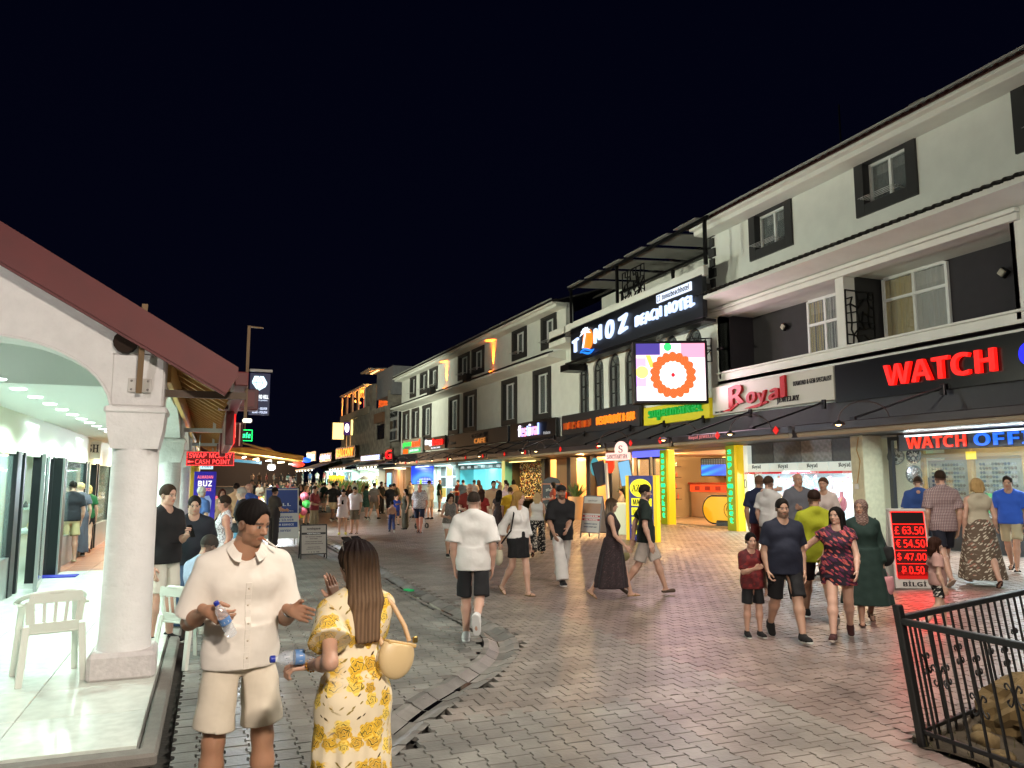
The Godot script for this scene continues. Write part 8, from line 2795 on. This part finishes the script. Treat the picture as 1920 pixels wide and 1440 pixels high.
	pp("man in a black t-shirt and cream shorts walking away",5.25,-36.27,1.78,151,"m","wl","oh","short",["0c0e14",.75],["s","a89c80",.85],{skin=Color(.16,.09,.06)})
	pp("bald man in a black t-shirt with his back turned",5.66,-36.11,1.69,144,"m","wr","hh","bald",["0e1016",.75],["s","8c8470",.85])
	pp("man in cream linen looking at his phone",9.34,-34.48,1.80,-141,"m","s","pp","short",["b8b0a0",1.4],["s","a89c88",.9],{hp=.4,beard=.6})
	pp("man in a green polo and cream shorts facing the shop",11.70,-41.22,1.76,89,"m","s","hh","bald",["14301c",.75],["s","b8b098",.9])
	pp("woman in a black dress standing by the board, left one",3.26,-33.90,1.66,-1,"f","s","hh","bun",["0c0c10",.3,"",0,.3],[])
	pp("woman in a black skirt and print top among the crowd",4.04,-38.26,1.68,-31,"f","s","hc","long",["1c181c",.0],["k","0c0c10",.4])
	pp("woman in a sleeveless black dress turned to the right",3.80,-33.69,1.64,39,"f","s","hh","bob",["0a0a0e",.0,"",0,.3],[],{hairc="5c4430"})
	pp("man in a dark green shirt among the crowd",6.13,-45.75,1.73,129,"m","s","hh","short",["14342c",.75],["s","8c8478",.85])
	pp("man in a pale shirt behind the couple in black",7.84,-56.14,1.75,-41,"m","s","hh","short",["a88c74",.75],["s","6c6050",.85])
	pp("woman in a brown print dress between the men",7.70,-46.48,1.55,-6,"f","s","hh","long",["4c3020",.3,"",0,.35],[])
	pp("man in a cream shirt by the dazzling shop",8.93,-52.04,1.79,139,"m","s","hh","short",["a8a088",.75],["s","5c564c",.85])
	pp("woman in white behind the pushchair",10.77,-51.00,1.57,-1,"f","s","cc","bun",["c8c4c0",.6],["k","b8b4b0",.4])
	pp("man in a striped shirt standing in a far doorway",12.24,-50.12,1.66,-41,"m","s","hh","short",["b8b0a8",.75],["p","5c5850",.94])
	pp("boy in a dark red patterned football shirt walking towards the viewer",6.19,-7.92,1.21,-16,"c","s","hp","short",["",.8,"red_kit",.47],["s","08080c",.8],{hairc="0a0808"})
	pp("bearded man in a navy polo and black shorts walking with a phone in his hand",6.46,-7.65,1.69,-21,"m","wl","hh","short",["0c1226",.75,"",.47],["s","08080c",.95],{bulk=1.15,beard=.6,scalp=.6,skin=Color(.42,.25,.17),hand1="grip",t_loose=.012})
	pp("young woman with long dark hair in a purple and coral leaf playsuit",7.06,-7.41,1.59,-46,"f","wr","fh","long",["",.3,"tropic",.42],["s","",.35,"tropic"],{bulk=1.15,hairc="140c0a",hp=-.1,hy=-.4,shoec="3c1a18",solec="b8b0a4",w1=V(-.3,.62,.05)})
	pp("woman in a patterned headscarf and long dark green dress",8.06,-8.00,1.63,-36,"f","mr","hh","scarf",["0c2620",1.95,"",0,.16],[],{bulk=1.12,hy=-.5,shoe="sandal",shoec="4c2c24",scarf_pattern="scarf",hand0="grip"})
	pp("person in a yellow-green t-shirt seen from behind in the jewellery window group",7.59,-8.35,1.78,154,"m","wl","cB","short",["8c9010",.85,"",.46],["s","20141a",.85],{hairc="241610",solec="c8c8c8"})
	pp("man in a navy t-shirt nearest the lime pillar",9.92,-12.37,1.86,129,"m","s","hh","short",["141c3c",.75],["s","5c1c1c",.85],{hairc="5c4434"})
	pp("man in a white t-shirt with hand on chin before the jewellery window",9.63,-11.74,1.86,99,"m","s","hn","short",["c4c2bf",.75],["s","2c2c34",.85],{hairc="3c2e24"})
	pp("balding man in a grey t-shirt with yellow rucksack straps",10.16,-11.57,1.90,-16,"m","s","xh","bald",["5c5e66",.75],["s","3c3840",.85],{bulk=1.08})
	pp("woman in a white t-shirt with tied hair facing the jewellery group",10.52,-11.32,1.80,-61,"f","s","hh","bun",["bcaea8",.8],["k","9c9890",.4],{hairc="4c3424"})
	pp("man in a plaid shirt and navy shorts walking to the watch shop",11.53,-9.70,1.93,151,"m","wr","hh","short",["",.8,"plaid",.47],["s","0c1020",.85],{hairc="2c2016",shoe="sandal",shoec="b8a898"})
	pp("woman with a blonde bob in a sand coloured top and leaf-print skirt",11.98,-9.39,1.80,149,"f","wl","hh","bob",["a8a08c",.0,"",.53],["k","",.06,"palm",.2],{hairc="a08458",shoe="sandal",shoec="4c2c20"})
	pp("young man in a blue shirt bending towards the watch window",12.86,-11.32,1.82,129,"m","s","cc","short",["2c4c8c",.9],["p","1c2434",.94],{hp=.4})
	pp("young man in a bright blue polo and cream shorts at the picture's right edge",14.33,-10.57,1.85,-61,"m","wl","hh","short",["2c5cc8",.8],["s","b0a88c",.85],{hp=.1,shoe="sandal"})
	pp("small girl in a pink frilled top and black and white shorts",8.48,-7.27,1.12,59,"c","ml","hh","long",["a07c74",.6,"",.5],["s","",.6,"bw"],{skin=Color(.5,.31,.23),hairc="2c1810",hairlen=-.75,t_sleevewide=.04,shoec="c8b8b4"})
	pp("woman seated by the spa kiosk with tied brown hair",14.83,-26.63,1.70,-111,"f","sit","cc","bun",["b0a498",.6],["p","a09080",.94],{y=.1})
	pp("guest at the orange counter of the restaurant",11.68,-26.06,1.66,-111,"f","s","cc","long",["7c3020",.6],["p","2c2020",.94])
	pp("man in grey at the pale blue window",12.48,-39.45,1.74,139,"m","s","cc","short",["6c7478",.7],["p","30303a",.94])
	pp("man in white at the pale blue window",13.03,-39.24,1.74,129,"m","s","cc","short",["b0a8a0",.7],["p","30303a",.94])
	pp("dark-haired woman at the pale blue window",13.68,-40.46,1.74,-171,"f","s","cc","long",["2c2c34",.7],["p","30303a",.94])
	pp("grey-haired woman before the golden wall",13.91,-36.87,1.74,-111,"f","s","cc","bob",["8c8478",.7],["p","30303a",.94])
	pp("fair-haired woman before the golden wall",14.29,-36.72,1.74,149,"f","s","cc","bob",["a89060",.7],["p","30303a",.94])
	pp("man in orange by the counter",12.62,-40.86,1.74,-81,"m","s","cc","short",["8c2c1c",.7],["p","30303a",.94])
	pp("far man in a sand top, first of that colour from the left",3.50,-77.00,1.70,-1,"m","s","hh","short",["a89888",.7],["s","3c3834",.85],{group="people in the far crowd"})
	pp("far woman in a charcoal top, first of that colour from the left",3.91,-76.83,1.67,-51,"f","a","hh","bob",["2c2c30",.7],["s","3c3834",.85],{group="people in the far crowd"})
	pp("far man in a brick red top, first of that colour from the left",4.15,-76.74,1.68,69,"m","a","hh","short",["7c3430",.7],["s","3c3834",.85],{group="people in the far crowd"})
	pp("far man in a pale grey top, first of that colour from the left",2.99,-53.05,1.70,-21,"m","wl","ch","short",["b0a8a0",.7],["s","7c7464",.85],{group="people in the far crowd"})
	pp("far woman in a slate blue top, first of that colour from the left",4.41,-76.64,1.80,69,"f","wl","ch","long",["3c4c6c",.7],["s","3c3834",.85],{group="people in the far crowd"})
	pp("far man in a brown top, first of that colour from the left",3.92,-63.25,1.68,-1,"m","a","ch","bald",["5c4c3c",.7],["s","7c7464",.85],{group="people in the far crowd"})
	pp("far woman in a black top, first of that colour from the left",4.92,-76.44,1.80,-21,"f","s","ch","long",["141418",.7],["s","7c7464",.85],{group="people in the far crowd"})
	pp("far woman in a tan top, first of that colour from the left",3.60,-52.82,1.70,-1,"f","wl","hh","bun",["8c7868",.7],["s","3c3834",.85],{group="people in the far crowd"})
	pp("far woman in a dark brown top, first of that colour from the left",3.69,-52.78,1.68,-51,"f","a","hc","long",["44342c",.7],["s","7c7464",.85],{group="people in the far crowd"})
	pp("far woman in a cream top, first of that colour from the left",4.67,-62.96,1.74,-111,"f","s","ch","long",["b8a898",.7],["s","7c7464",.85],{group="people in the far crowd"})
	pp("far man in a wine red top, first of that colour from the left",4.79,-62.92,1.76,149,"m","s","hh","short",["6c2030",.7],["p","1c1c22",.94],{group="people in the far crowd"})
	pp("far man in a deep green top, first of that colour from the left",5.13,-62.78,1.81,-21,"m","a","ch","short",["2c3c34",.7],["p","1c1c22",.94],{group="people in the far crowd"})
	pp("far man in a sand top, second of that colour from the left",5.29,-62.72,1.66,-111,"m","s","ch","bald",["a89888",.7],["s","7c7464",.85],{group="people in the far crowd"})
	pp("far woman in a charcoal top, second of that colour from the left",6.52,-75.83,1.69,-1,"f","a","hc","bob",["2c2c30",.7],["s","3c3834",.85],{group="people in the far crowd"})
	pp("far man in a brick red top, second of that colour from the left",5.59,-62.61,1.82,-51,"m","wl","hh","short",["7c3430",.7],["p","1c1c22",.94],{group="people in the far crowd"})
	pp("far woman in a pale grey top, second of that colour from the left",6.97,-75.65,1.76,-21,"f","wl","hh","long",["b0a8a0",.7],["s","7c7464",.85],{group="people in the far crowd"})
	pp("far man in a slate blue top, second of that colour from the left",7.12,-75.58,1.79,-1,"m","a","hh","bald",["3c4c6c",.7],["s","3c3834",.85],{group="people in the far crowd"})
	pp("far man in a brown top, second of that colour from the left",6.12,-62.40,1.70,149,"m","s","hh","short",["5c4c3c",.7],["p","1c1c22",.94],{group="people in the far crowd"})
	pp("far woman in a black top, second of that colour from the left",6.25,-62.35,1.63,149,"f","s","ch","bob",["141418",.7],["s","3c3834",.85],{group="people in the far crowd"})
	pp("far man in a tan top, second of that colour from the left",7.78,-74.84,1.66,149,"m","a","hh","short",["8c7868",.7],["p","1c1c22",.94],{group="people in the far crowd"})
	pp("far woman in a dark brown top, second of that colour from the left",5.72,-52.00,1.77,149,"f","wl","hc","bob",["44342c",.7],["s","7c7464",.85],{group="people in the far crowd"})
	pp("far woman in a cream top, second of that colour from the left",8.23,-74.02,1.71,-1,"f","a","ch","bob",["b8a898",.7],["s","7c7464",.85],{group="people in the far crowd"})
	pp("far man in a wine red top, second of that colour from the left",7.19,-61.96,1.69,-1,"m","wl","hc","bald",["6c2030",.7],["p","1c1c22",.94],{group="people in the far crowd"})
	pp("far woman in a deep green top, second of that colour from the left",7.26,-61.91,1.70,-111,"f","wl","hh","bun",["2c3c34",.7],["s","3c3834",.85],{group="people in the far crowd"})
	pp("far man in a sand top, third of that colour from the left",7.49,-61.70,1.71,69,"m","s","hc","short",["a89888",.7],["s","7c7464",.85],{group="people in the far crowd"})
	pp("far man in a charcoal top, third of that colour from the left",7.63,-61.54,1.66,69,"m","s","hh","short",["2c2c30",.7],["s","3c3834",.85],{group="people in the far crowd"})
	pp("far woman in a brick red top, third of that colour from the left",9.22,-71.66,1.65,-1,"f","wl","hh","bun",["7c3430",.7],["s","3c3834",.85],{group="people in the far crowd"})
	pp("far man in a pale grey top, third of that colour from the left",6.76,-51.59,1.66,129,"m","a","hh","short",["b0a8a0",.7],["s","3c3834",.85],{group="people in the far crowd"})
	pp("far man in a slate blue top, third of that colour from the left",8.15,-60.78,1.66,129,"m","s","hh","short",["3c4c6c",.7],["p","1c1c22",.94],{group="people in the far crowd"})
	pp("far woman in a brown top, third of that colour from the left",9.73,-70.38,1.71,69,"f","s","hh","bun",["5c4c3c",.7],["s","7c7464",.85],{group="people in the far crowd"})
	pp("far woman in a black top, third of that colour from the left",8.39,-60.35,1.64,69,"f","a","hh","bun",["141418",.7],["s","3c3834",.85],{group="people in the far crowd"})
	pp("far man in a tan top, third of that colour from the left",8.62,-59.89,1.75,149,"m","wl","ch","short",["8c7868",.7],["s","3c3834",.85],{group="people in the far crowd"})
	pp("far woman in a dark brown top, third of that colour from the left",7.59,-51.07,1.69,149,"f","s","hc","bun",["44342c",.7],["s","3c3834",.85],{group="people in the far crowd"})
	pp("far woman in a cream top, third of that colour from the left",7.59,-51.07,1.80,69,"f","a","ch","bun",["b8a898",.7],["s","7c7464",.85],{group="people in the far crowd"})
	pp("far woman raised on the far steps, first from the left",5.32,-112.34,1.70,-11,"f","s","ch","bob",["a89888",.7],["s","2c2a2a",.85],{y=1.1,group="people on the far steps"})
	pp("far man raised on the far steps, second from the left",6.23,-111.98,1.70,149,"m","s","hh","short",["5c4c3c",.7],["s","2c2a2a",.85],{y=1.1,group="people on the far steps"})
	pp("far woman raised on the far steps, third from the left",7.15,-111.60,1.70,-81,"f","s","hh","long",["6c2030",.7],["s","2c2a2a",.85],{y=1.1,group="people on the far steps"})
	pp("far man raised on the far steps, fourth from the left",7.99,-110.17,1.70,69,"m","s","ch","buzz",["b0a8a0",.7],["s","2c2a2a",.85],{y=1.1,group="people on the far steps"})
	pp("far woman raised on the far steps, fifth from the left",8.74,-107.92,1.70,-11,"f","s","hh","bob",["44342c",.7],["s","2c2a2a",.85],{y=1.1,group="people on the far steps"})
	pp("far man raised on the far steps, sixth from the left",9.45,-105.48,1.70,149,"m","s","hh","short",["2c2c30",.7],["s","2c2a2a",.85],{y=1.1,group="people on the far steps"})
	pp("far woman raised on the far steps, seventh from the left",10.14,-103.24,1.70,-81,"f","s","ch","long",["141418",.7],["s","2c2a2a",.85],{y=1.1,group="people on the far steps"})
	pp("far man raised on the far steps, eighth from the left",10.85,-101.57,1.70,69,"m","s","hh","buzz",["2c3c34",.7],["s","2c2a2a",.85],{y=1.1,group="people on the far steps"})
	pp("far woman raised on the far steps, ninth from the left",11.65,-100.76,1.70,-11,"f","s","hh","bob",["3c4c6c",.7],["s","2c2a2a",.85],{y=1.1,group="people on the far steps"})
	pp("far man raised on the far steps, tenth from the left",12.49,-100.44,1.70,149,"m","s","ch","short",["b8a898",.7],["s","2c2a2a",.85],{y=1.1,group="people on the far steps"})
	pp("far woman raised on the far steps, eleventh from the left",13.33,-100.11,1.70,-81,"f","s","hh","long",["7c3430",.7],["s","2c2a2a",.85],{y=1.1,group="people on the far steps"})
	pp("far man raised on the far steps, twelfth from the left",14.18,-99.78,1.70,69,"m","s","hh","buzz",["8c7868",.7],["s","2c2a2a",.85],{y=1.1,group="people on the far steps"})
	run_queue()
	hero_things()
var man: Dictionary
var woman: Dictionary
func hero_people() -> void:
	man=pp("young man in a white short-sleeved shirt and beige shorts with a cigarette in his mouth",.19,-4.55,1.78,9,"m","a","cc","short",["dcd5ca",.9,"",.5],["s","d2c7b4",.84],{skin=Color(.37,.195,.115),hairc="120e0c",fade=.5,scalp=.95,beard=.32,hy=.62,hp=.16,lean=.05,w0=V(.106,.673,.157),w1=V(-.121,.684,.121),pole0=V(.2,-.8,-.8),pole1=V(-.25,-.75,-.8),hand0="open",hand1="grip",hdir0=V(.45,-.12,.9),thumb0=V(.5,.8,.2),hdir1=V(.55,-.25,.8),thumb1=V(.2,1,.3),t_loose=.017,t_sleevewide=.028,t_vneck=.755,b_wide=.035,bulk=.97})
	woman=pp("young woman with very long ombre hair in a yellow rose print dress",.67,-3.79,1.6,-158,"f","a","cn","xlong",["",.62,"roses",0,.05],[],{skin=Color(.45,.26,.18),hairc="1c130e",hairtip=Color(.2,.125,.075),frontlocks=false,hy=.12,w0=V(.131,.645,.03),w1=V(-.03,.79,.165),pole0=V(.35,-.6,-1.0),hand0="grip",hand1="open",hdir0=V(.75,.0,.3),thumb0=V(.2,.3,1.0),hdir1=V(.1,1.0,.35),thumb1=V(1,.2,0),bulk=.98,hairlen=-1.6,t_w=.135,t_bow=.9,t_ripple=.02,t_n=13.0,t_sleevewide=.055,t_loose=.012,shoe="sandal"})
func who(s: String) -> Dictionary:
	for d in queue:
		if s in d.label: return d
	return {}
func hand_at(d: Dictionary,i: int,along:=.07) -> Vector3:
	var fd: Vector3=d["hdir%d" % i].normalized() if d.has("hdir%d" % i) else (d.k["wr%d" % i] - d.k["el%d" % i]).normalized()
	return d.node.transform*(d.k["wr%d" % i]+fd*along*d.h/1.75)
func bottle(label: String,at: Vector3,dir: Vector3,len: float) -> void:
	var y:=dir.normalized()
	var x:=y.cross(V(.3,.2,1)).normalized()
	var o:=thing("water_bottle",label,"bottle",at)
	o.basis=Basis(x,y,x.cross(y))*(len/.23)
	var pet:=StandardMaterial3D.new()
	pet.albedo_color=Color(.9,.95,1.0,.22)
	pet.transparency=BaseMaterial3D.TRANSPARENCY_ALPHA
	pet.roughness=.08
	var pr:=PackedVector2Array([Vector2(.001,0),Vector2(.026,.002),Vector2(.032,.012)])
	for k in 13: pr.append(Vector2(.031+.0022*sin(k*2.1),.02+k*.011))
	for q in [Vector2(.03,.168),Vector2(.02,.19),Vector2(.013,.2),Vector2(.013,.212)]: pr.append(q)
	part(o,"shell",Geo.new().lathe(pr,18),pet)
	part(o,"cap",Geo.new().lathe(PackedVector2Array([Vector2(.015,.208),Vector2(.0155,.226),Vector2(.013,.23),Vector2(.001,.23)]),14),M(Color(.12,.2,.6),.4))
	part(o,"label_band",Geo.new().lathe(PackedVector2Array([Vector2(.0335,.085),Vector2(.0335,.125)]),18),M(Color(.35,.5,.7),.5))
	part(o,"label_print",Geo.new().lathe(PackedVector2Array([Vector2(.0338,.095),Vector2(.0338,.108)]),9),M(Color(.8,.8,.78),.5))
func ring(o: Node,called: String,at: Vector3,axis: Vector3,r: float,thick: float,m: Material,flat:=1.0) -> void:
	var y:=axis.normalized()
	var x:=y.cross(V(.2,.3,1)).normalized()
	part(o,called,Geo.new().lathe(PackedVector2Array([Vector2(r,-thick),Vector2(r+thick*.5*flat,-thick),Vector2(r+thick*.5*flat,thick),Vector2(r,thick)]),20),m,Transform3D(Basis(x,y,x.cross(y)),at))
func bag(called: String,label: String,cat: String,at: Vector3,size: Vector3,c: Color,hang: Array,pat:="") -> void:
	var f:=Field.new()
	f.ell(V(0,0,0),size,.02)
	f.cut(V(0,1,0),V(0,size.y*.6,0))
	f.wrinkle=minf(size.x,size.z)*.05
	var o:=thing(called,label,cat,at)
	part(o,"body",arr_mesh(f.mesh(maxf(.008,size.x*.12))),pattern(pat) if pat else cloth(c))
	if hang.size():
		var g:=Geo.new()
		for s in [-1.0,1.0]:
			var p:=PackedVector3Array([V(s*size.x*.6,size.y*.5,0)])
			for h in hang: p.append(h - at+V(s*.008,0,0))
			g.tube(p,.006,5)
		part(o,"strap",g,cloth(c))
func hero_things() -> void:
	var k: Dictionary=man.k
	var o: Node3D=man.node
	var h: float=man.h
	var tx: Transform3D=k.tx
	var shirt: MeshInstance3D=o.get_node("shirt")
	var vs: PackedVector3Array=shirt.mesh.surface_get_arrays(0)[Mesh.ARRAY_VERTEX]
	var inv:=tx.affine_inverse()
	var front:=func(x: float,y: float) -> float:
		var z:=.0
		for v in vs:
			var q:=inv*v
			if absf(q.x - x)<.018 and absf(q.y - y)<.018: z=maxf(z,q.z)
		return z
	var g:=Geo.new()
	var n:=26
	for i in n:
		var ps:=[]
		for e in 2:
			var a:=lerpf(-2.72,2.72,float(i+e)/n)
			var d:=V(sin(a),0,-cos(a))
			var fr:=smoothstep(1.7,2.72,absf(a))
			ps.append(tx*(V(0,.866*h - fr*.03*h,.004*h)+d*(.042+.004*fr)*h))
			ps.append(tx*(V(0,.846*h - fr*.034*h,.008*h)+d*(.06+.01*fr*(1.0 - .5*smoothstep(2.3,2.72,absf(a))))*h))
		g.sheet(ps[1],ps[3],ps[2],ps[0],.004)
	part(shirt,"collar",g,cloth(Color("dcd5ca")))
	var pl:=Geo.new()
	var last:=Vector3.ZERO
	for i in 16:
		var y:=lerpf(.752,.505,i/15.0)*h
		var p:=tx*V(.004,y,front.call(.0,y)+.002)
		if i>0: pl.bar(last,p,.03,.006,.001)
		last=p
		if i % 3==1: part(shirt,"button",Geo.new().ball(p+tx.basis.z*.005,V(.006,.006,.003),8),M(Color(.75,.7,.62),.3))
	part(shirt,"placket",pl,cloth(Color("dcd5ca")))
	ring(o,"watch_strap",k.wr0+(k.el0 - k.wr0).normalized()*.03,k.el0 - k.wr0,.029,.011,M(Color(.03,.03,.035),.4))
	var hd: Transform3D=k.head
	var mouth:=o.transform*(hd*V(.02,-.262,.34))
	var cd:=o.transform.basis*(hd.basis*V(.35,-.45,1.0)).normalized()
	var cg:=thing("cigarette","cigarette between the lips of the man in white","cigarette",mouth)
	part(cg,"paper",Geo.new().rod(cd*.02,cd*.09,.005,8),M(Color(.8,.78,.74),.8))
	part(cg,"filter",Geo.new().rod(V(0,0,0),cd*.02,.0042,8),M(Color(.7,.42,.2),.8))
	var hm:=hand_at(man,1,.075)
	bottle("clear water bottle held tilted by the man in the white shirt",hm+V(.075,-.1,.02),V(-.42,.85,.15),.2)
	var hw:=hand_at(woman,0,.08)
	bottle("clear water bottle held level by the woman in the yellow dress",hw+V(.13,.045,.02),V(-1.0,.02,.1),.235)
	var wo: Node3D=woman.node
	var wk: Dictionary=woman.k
	for q in 14:
		var ax: Vector3=(wk.el0 - wk.wr0).normalized()
		var u:=ax.cross(V(0,1,0)).normalized()
		var a:=TAU*q/14.0
		part(wo,"bracelet_bead",Geo.new().ball(wk.wr0+ax*.03+(u*cos(a)+u.cross(ax)*sin(a))*.027,V(.006,.006,.006),6),M(Color(.7,.5,.2),.3,.7))
	var sg:=thing("sunglasses","dark sunglasses pushed up on the woman's dark hair","sunglasses",wo.transform*(wk.head*V(0,.0,0)))
	sg.basis=wo.transform.basis*wk.head.basis.orthonormalized()
	var hh: float=wk.hh
	var fg:=Geo.new()
	var lg:=Geo.new()
	for s in [-1.0,1.0]:
		var c:=V(s*.14,.53,.14)*hh
		fg.box(c,V(.24,.05,.18)*hh,Basis(V(1,0,0),-.5),.004)
		lg.box(c+V(0,.02,.03)*hh,V(.22,.03,.17)*hh,Basis(V(1,0,0),-.5),.003)
		fg.bar(V(s*.29,.5,.1)*hh,V(s*.39,.15,-.12)*hh,.008,.012)
	part(sg,"frame",fg,M(Color(.1,.09,.09),.2))
	part(sg,"lens",lg,M(Color(.02,.02,.025),.05))
	var bp:=V(.85,1.06,-3.7)
	var bf:=Field.new()
	bf.ell(V(0,0,0),V(.095,.105,.045),.02)
	bf.cut(V(.25,1,0),V(0,.06,0))
	var bg:=thing("shoulder_bag","cream half-moon shoulder bag hanging from the woman's right shoulder","bag",bp,20)
	part(bg,"body",arr_mesh(bf.mesh(.008)),M(Color(.8,.7,.52),.45))
	part(bg,"trim",Geo.new().box(V(.02,.055,.0),V(.16,.02,.05),Basis(V(0,0,1),-.25),.005),M(Color(.75,.62,.4),.4))
	part(bg,"buckle",B(V(.08,.07,.035),V(.025,.03,.015),.004),M(Color(.7,.6,.35),.25,.9))
	var inb:=bg.transform.affine_inverse()
	var shp: Vector3=wo.transform*(wk.tx*V(-.075*woman.h,.842*woman.h,0))
	part(bg,"strap",Geo.new().tube(PackedVector3Array([V(.07,.06,0),V(.07,.06,0).lerp(inb*shp,.3)+V(.008,0,.03),V(.07,.06,0).lerp(inb*shp,.7)+V(.01,0,.04),inb*(shp+V(.02,-.02,.04)),inb*(shp+V(0,.012,0)),inb*(shp+V(-.02,-.08,-.09)),V(-.06,.05,-.03)]),.011,6),M(Color(.78,.64,.48),.5))
	var d:=who("brown dress")
	bag("clutch_bag","straw clutch bag held by the woman in the long brown dress","bag",hand_at(d,0)+V(.06,-.06,.05),V(.16,.09,.05),Color(.5,.47,.32),[])
	d=who("headscarf")
	bag("handbag","black handbag on the arm of the woman in the headscarf","bag",d.node.transform*(d.k.el0+V(.05,-.12,0)),V(.08,.16,.14),Color(.04,.04,.045),[d.node.transform*d.k.sh0+V(0,.08,0)])
	bag("plastic_bag","white and pink plastic bag in the hand of the woman in the headscarf","bag",hand_at(d,0)+V(.02,-.2,.03),V(.1,.16,.07),Color(.72,.5,.52),[hand_at(d,0)])
	d=who("carrier bag in the arcade")
	bag("plastic_bag","red and white carrier bag of the woman in green in the arcade","bag",hand_at(d,0)+V(.02,-.26,.06),V(.17,.26,.08),Color(.75,.4,.4),[hand_at(d,0)])
	d=who("plaid")
	bag("shopping_bag","white shopping bag carried by the man in the plaid shirt","bag",hand_at(d,0)+V(-.05,-.16,.0),V(.16,.16,.06),Color(.78,.76,.76),[hand_at(d,0)])
	d=who("flowered trousers")
	bag("shoulder_bag","sand coloured shoulder bag of the woman in flowered trousers","bag",d.node.transform*V(-.24,.98,0),V(.09,.15,.12),Color(.6,.5,.32),[d.node.transform*d.k.sh1+V(0,.06,0)])
	d=who("white wrap top")
	bag("handbag","pale handbag held by the blonde woman in the black skirt","bag",hand_at(d,1)+V(-.02,-.15,0),V(.07,.16,.1),Color(.7,.67,.58),[hand_at(d,1)])
	for e in [["navy polo",1,"black phone in the hand of the man in the navy polo"],["girl in a short white",1,"phone held by the girl in the short white dress"],["cream linen",0,"phone held by the man in cream linen"],["front column",0,"phone held by the man behind the front column"]]:
		d=who(e[0])
		solo("phone",Geo.new().box(Vector3.ZERO,V(.075,.15,.01),Basis(V(1,0,0),-.4),.004),M(Color(.02,.02,.025),.2),e[2],"phone","",Transform3D(d.node.transform.basis,hand_at(d,e[1],.09)+V(0,.01,.02)))
	for e in [["white wrap top","dark bag strap across the shoulder of the blonde woman",Color(.08,.05,.04)]]:
		d=who(e[0])
		var s: Transform3D=d.node.transform
		solo("bag_strap",Geo.new().tube(PackedVector3Array([s*(d.k.sh1+V(.05,.06,.0)),s*(d.k.sh1+V(.0,-.02,.09)),s*(d.k.sh1+V(-.04,-.3,.06)),hand_at(d,1)+V(0,.02,0)]),.013,6),cloth(e[2]),e[1],"strap")
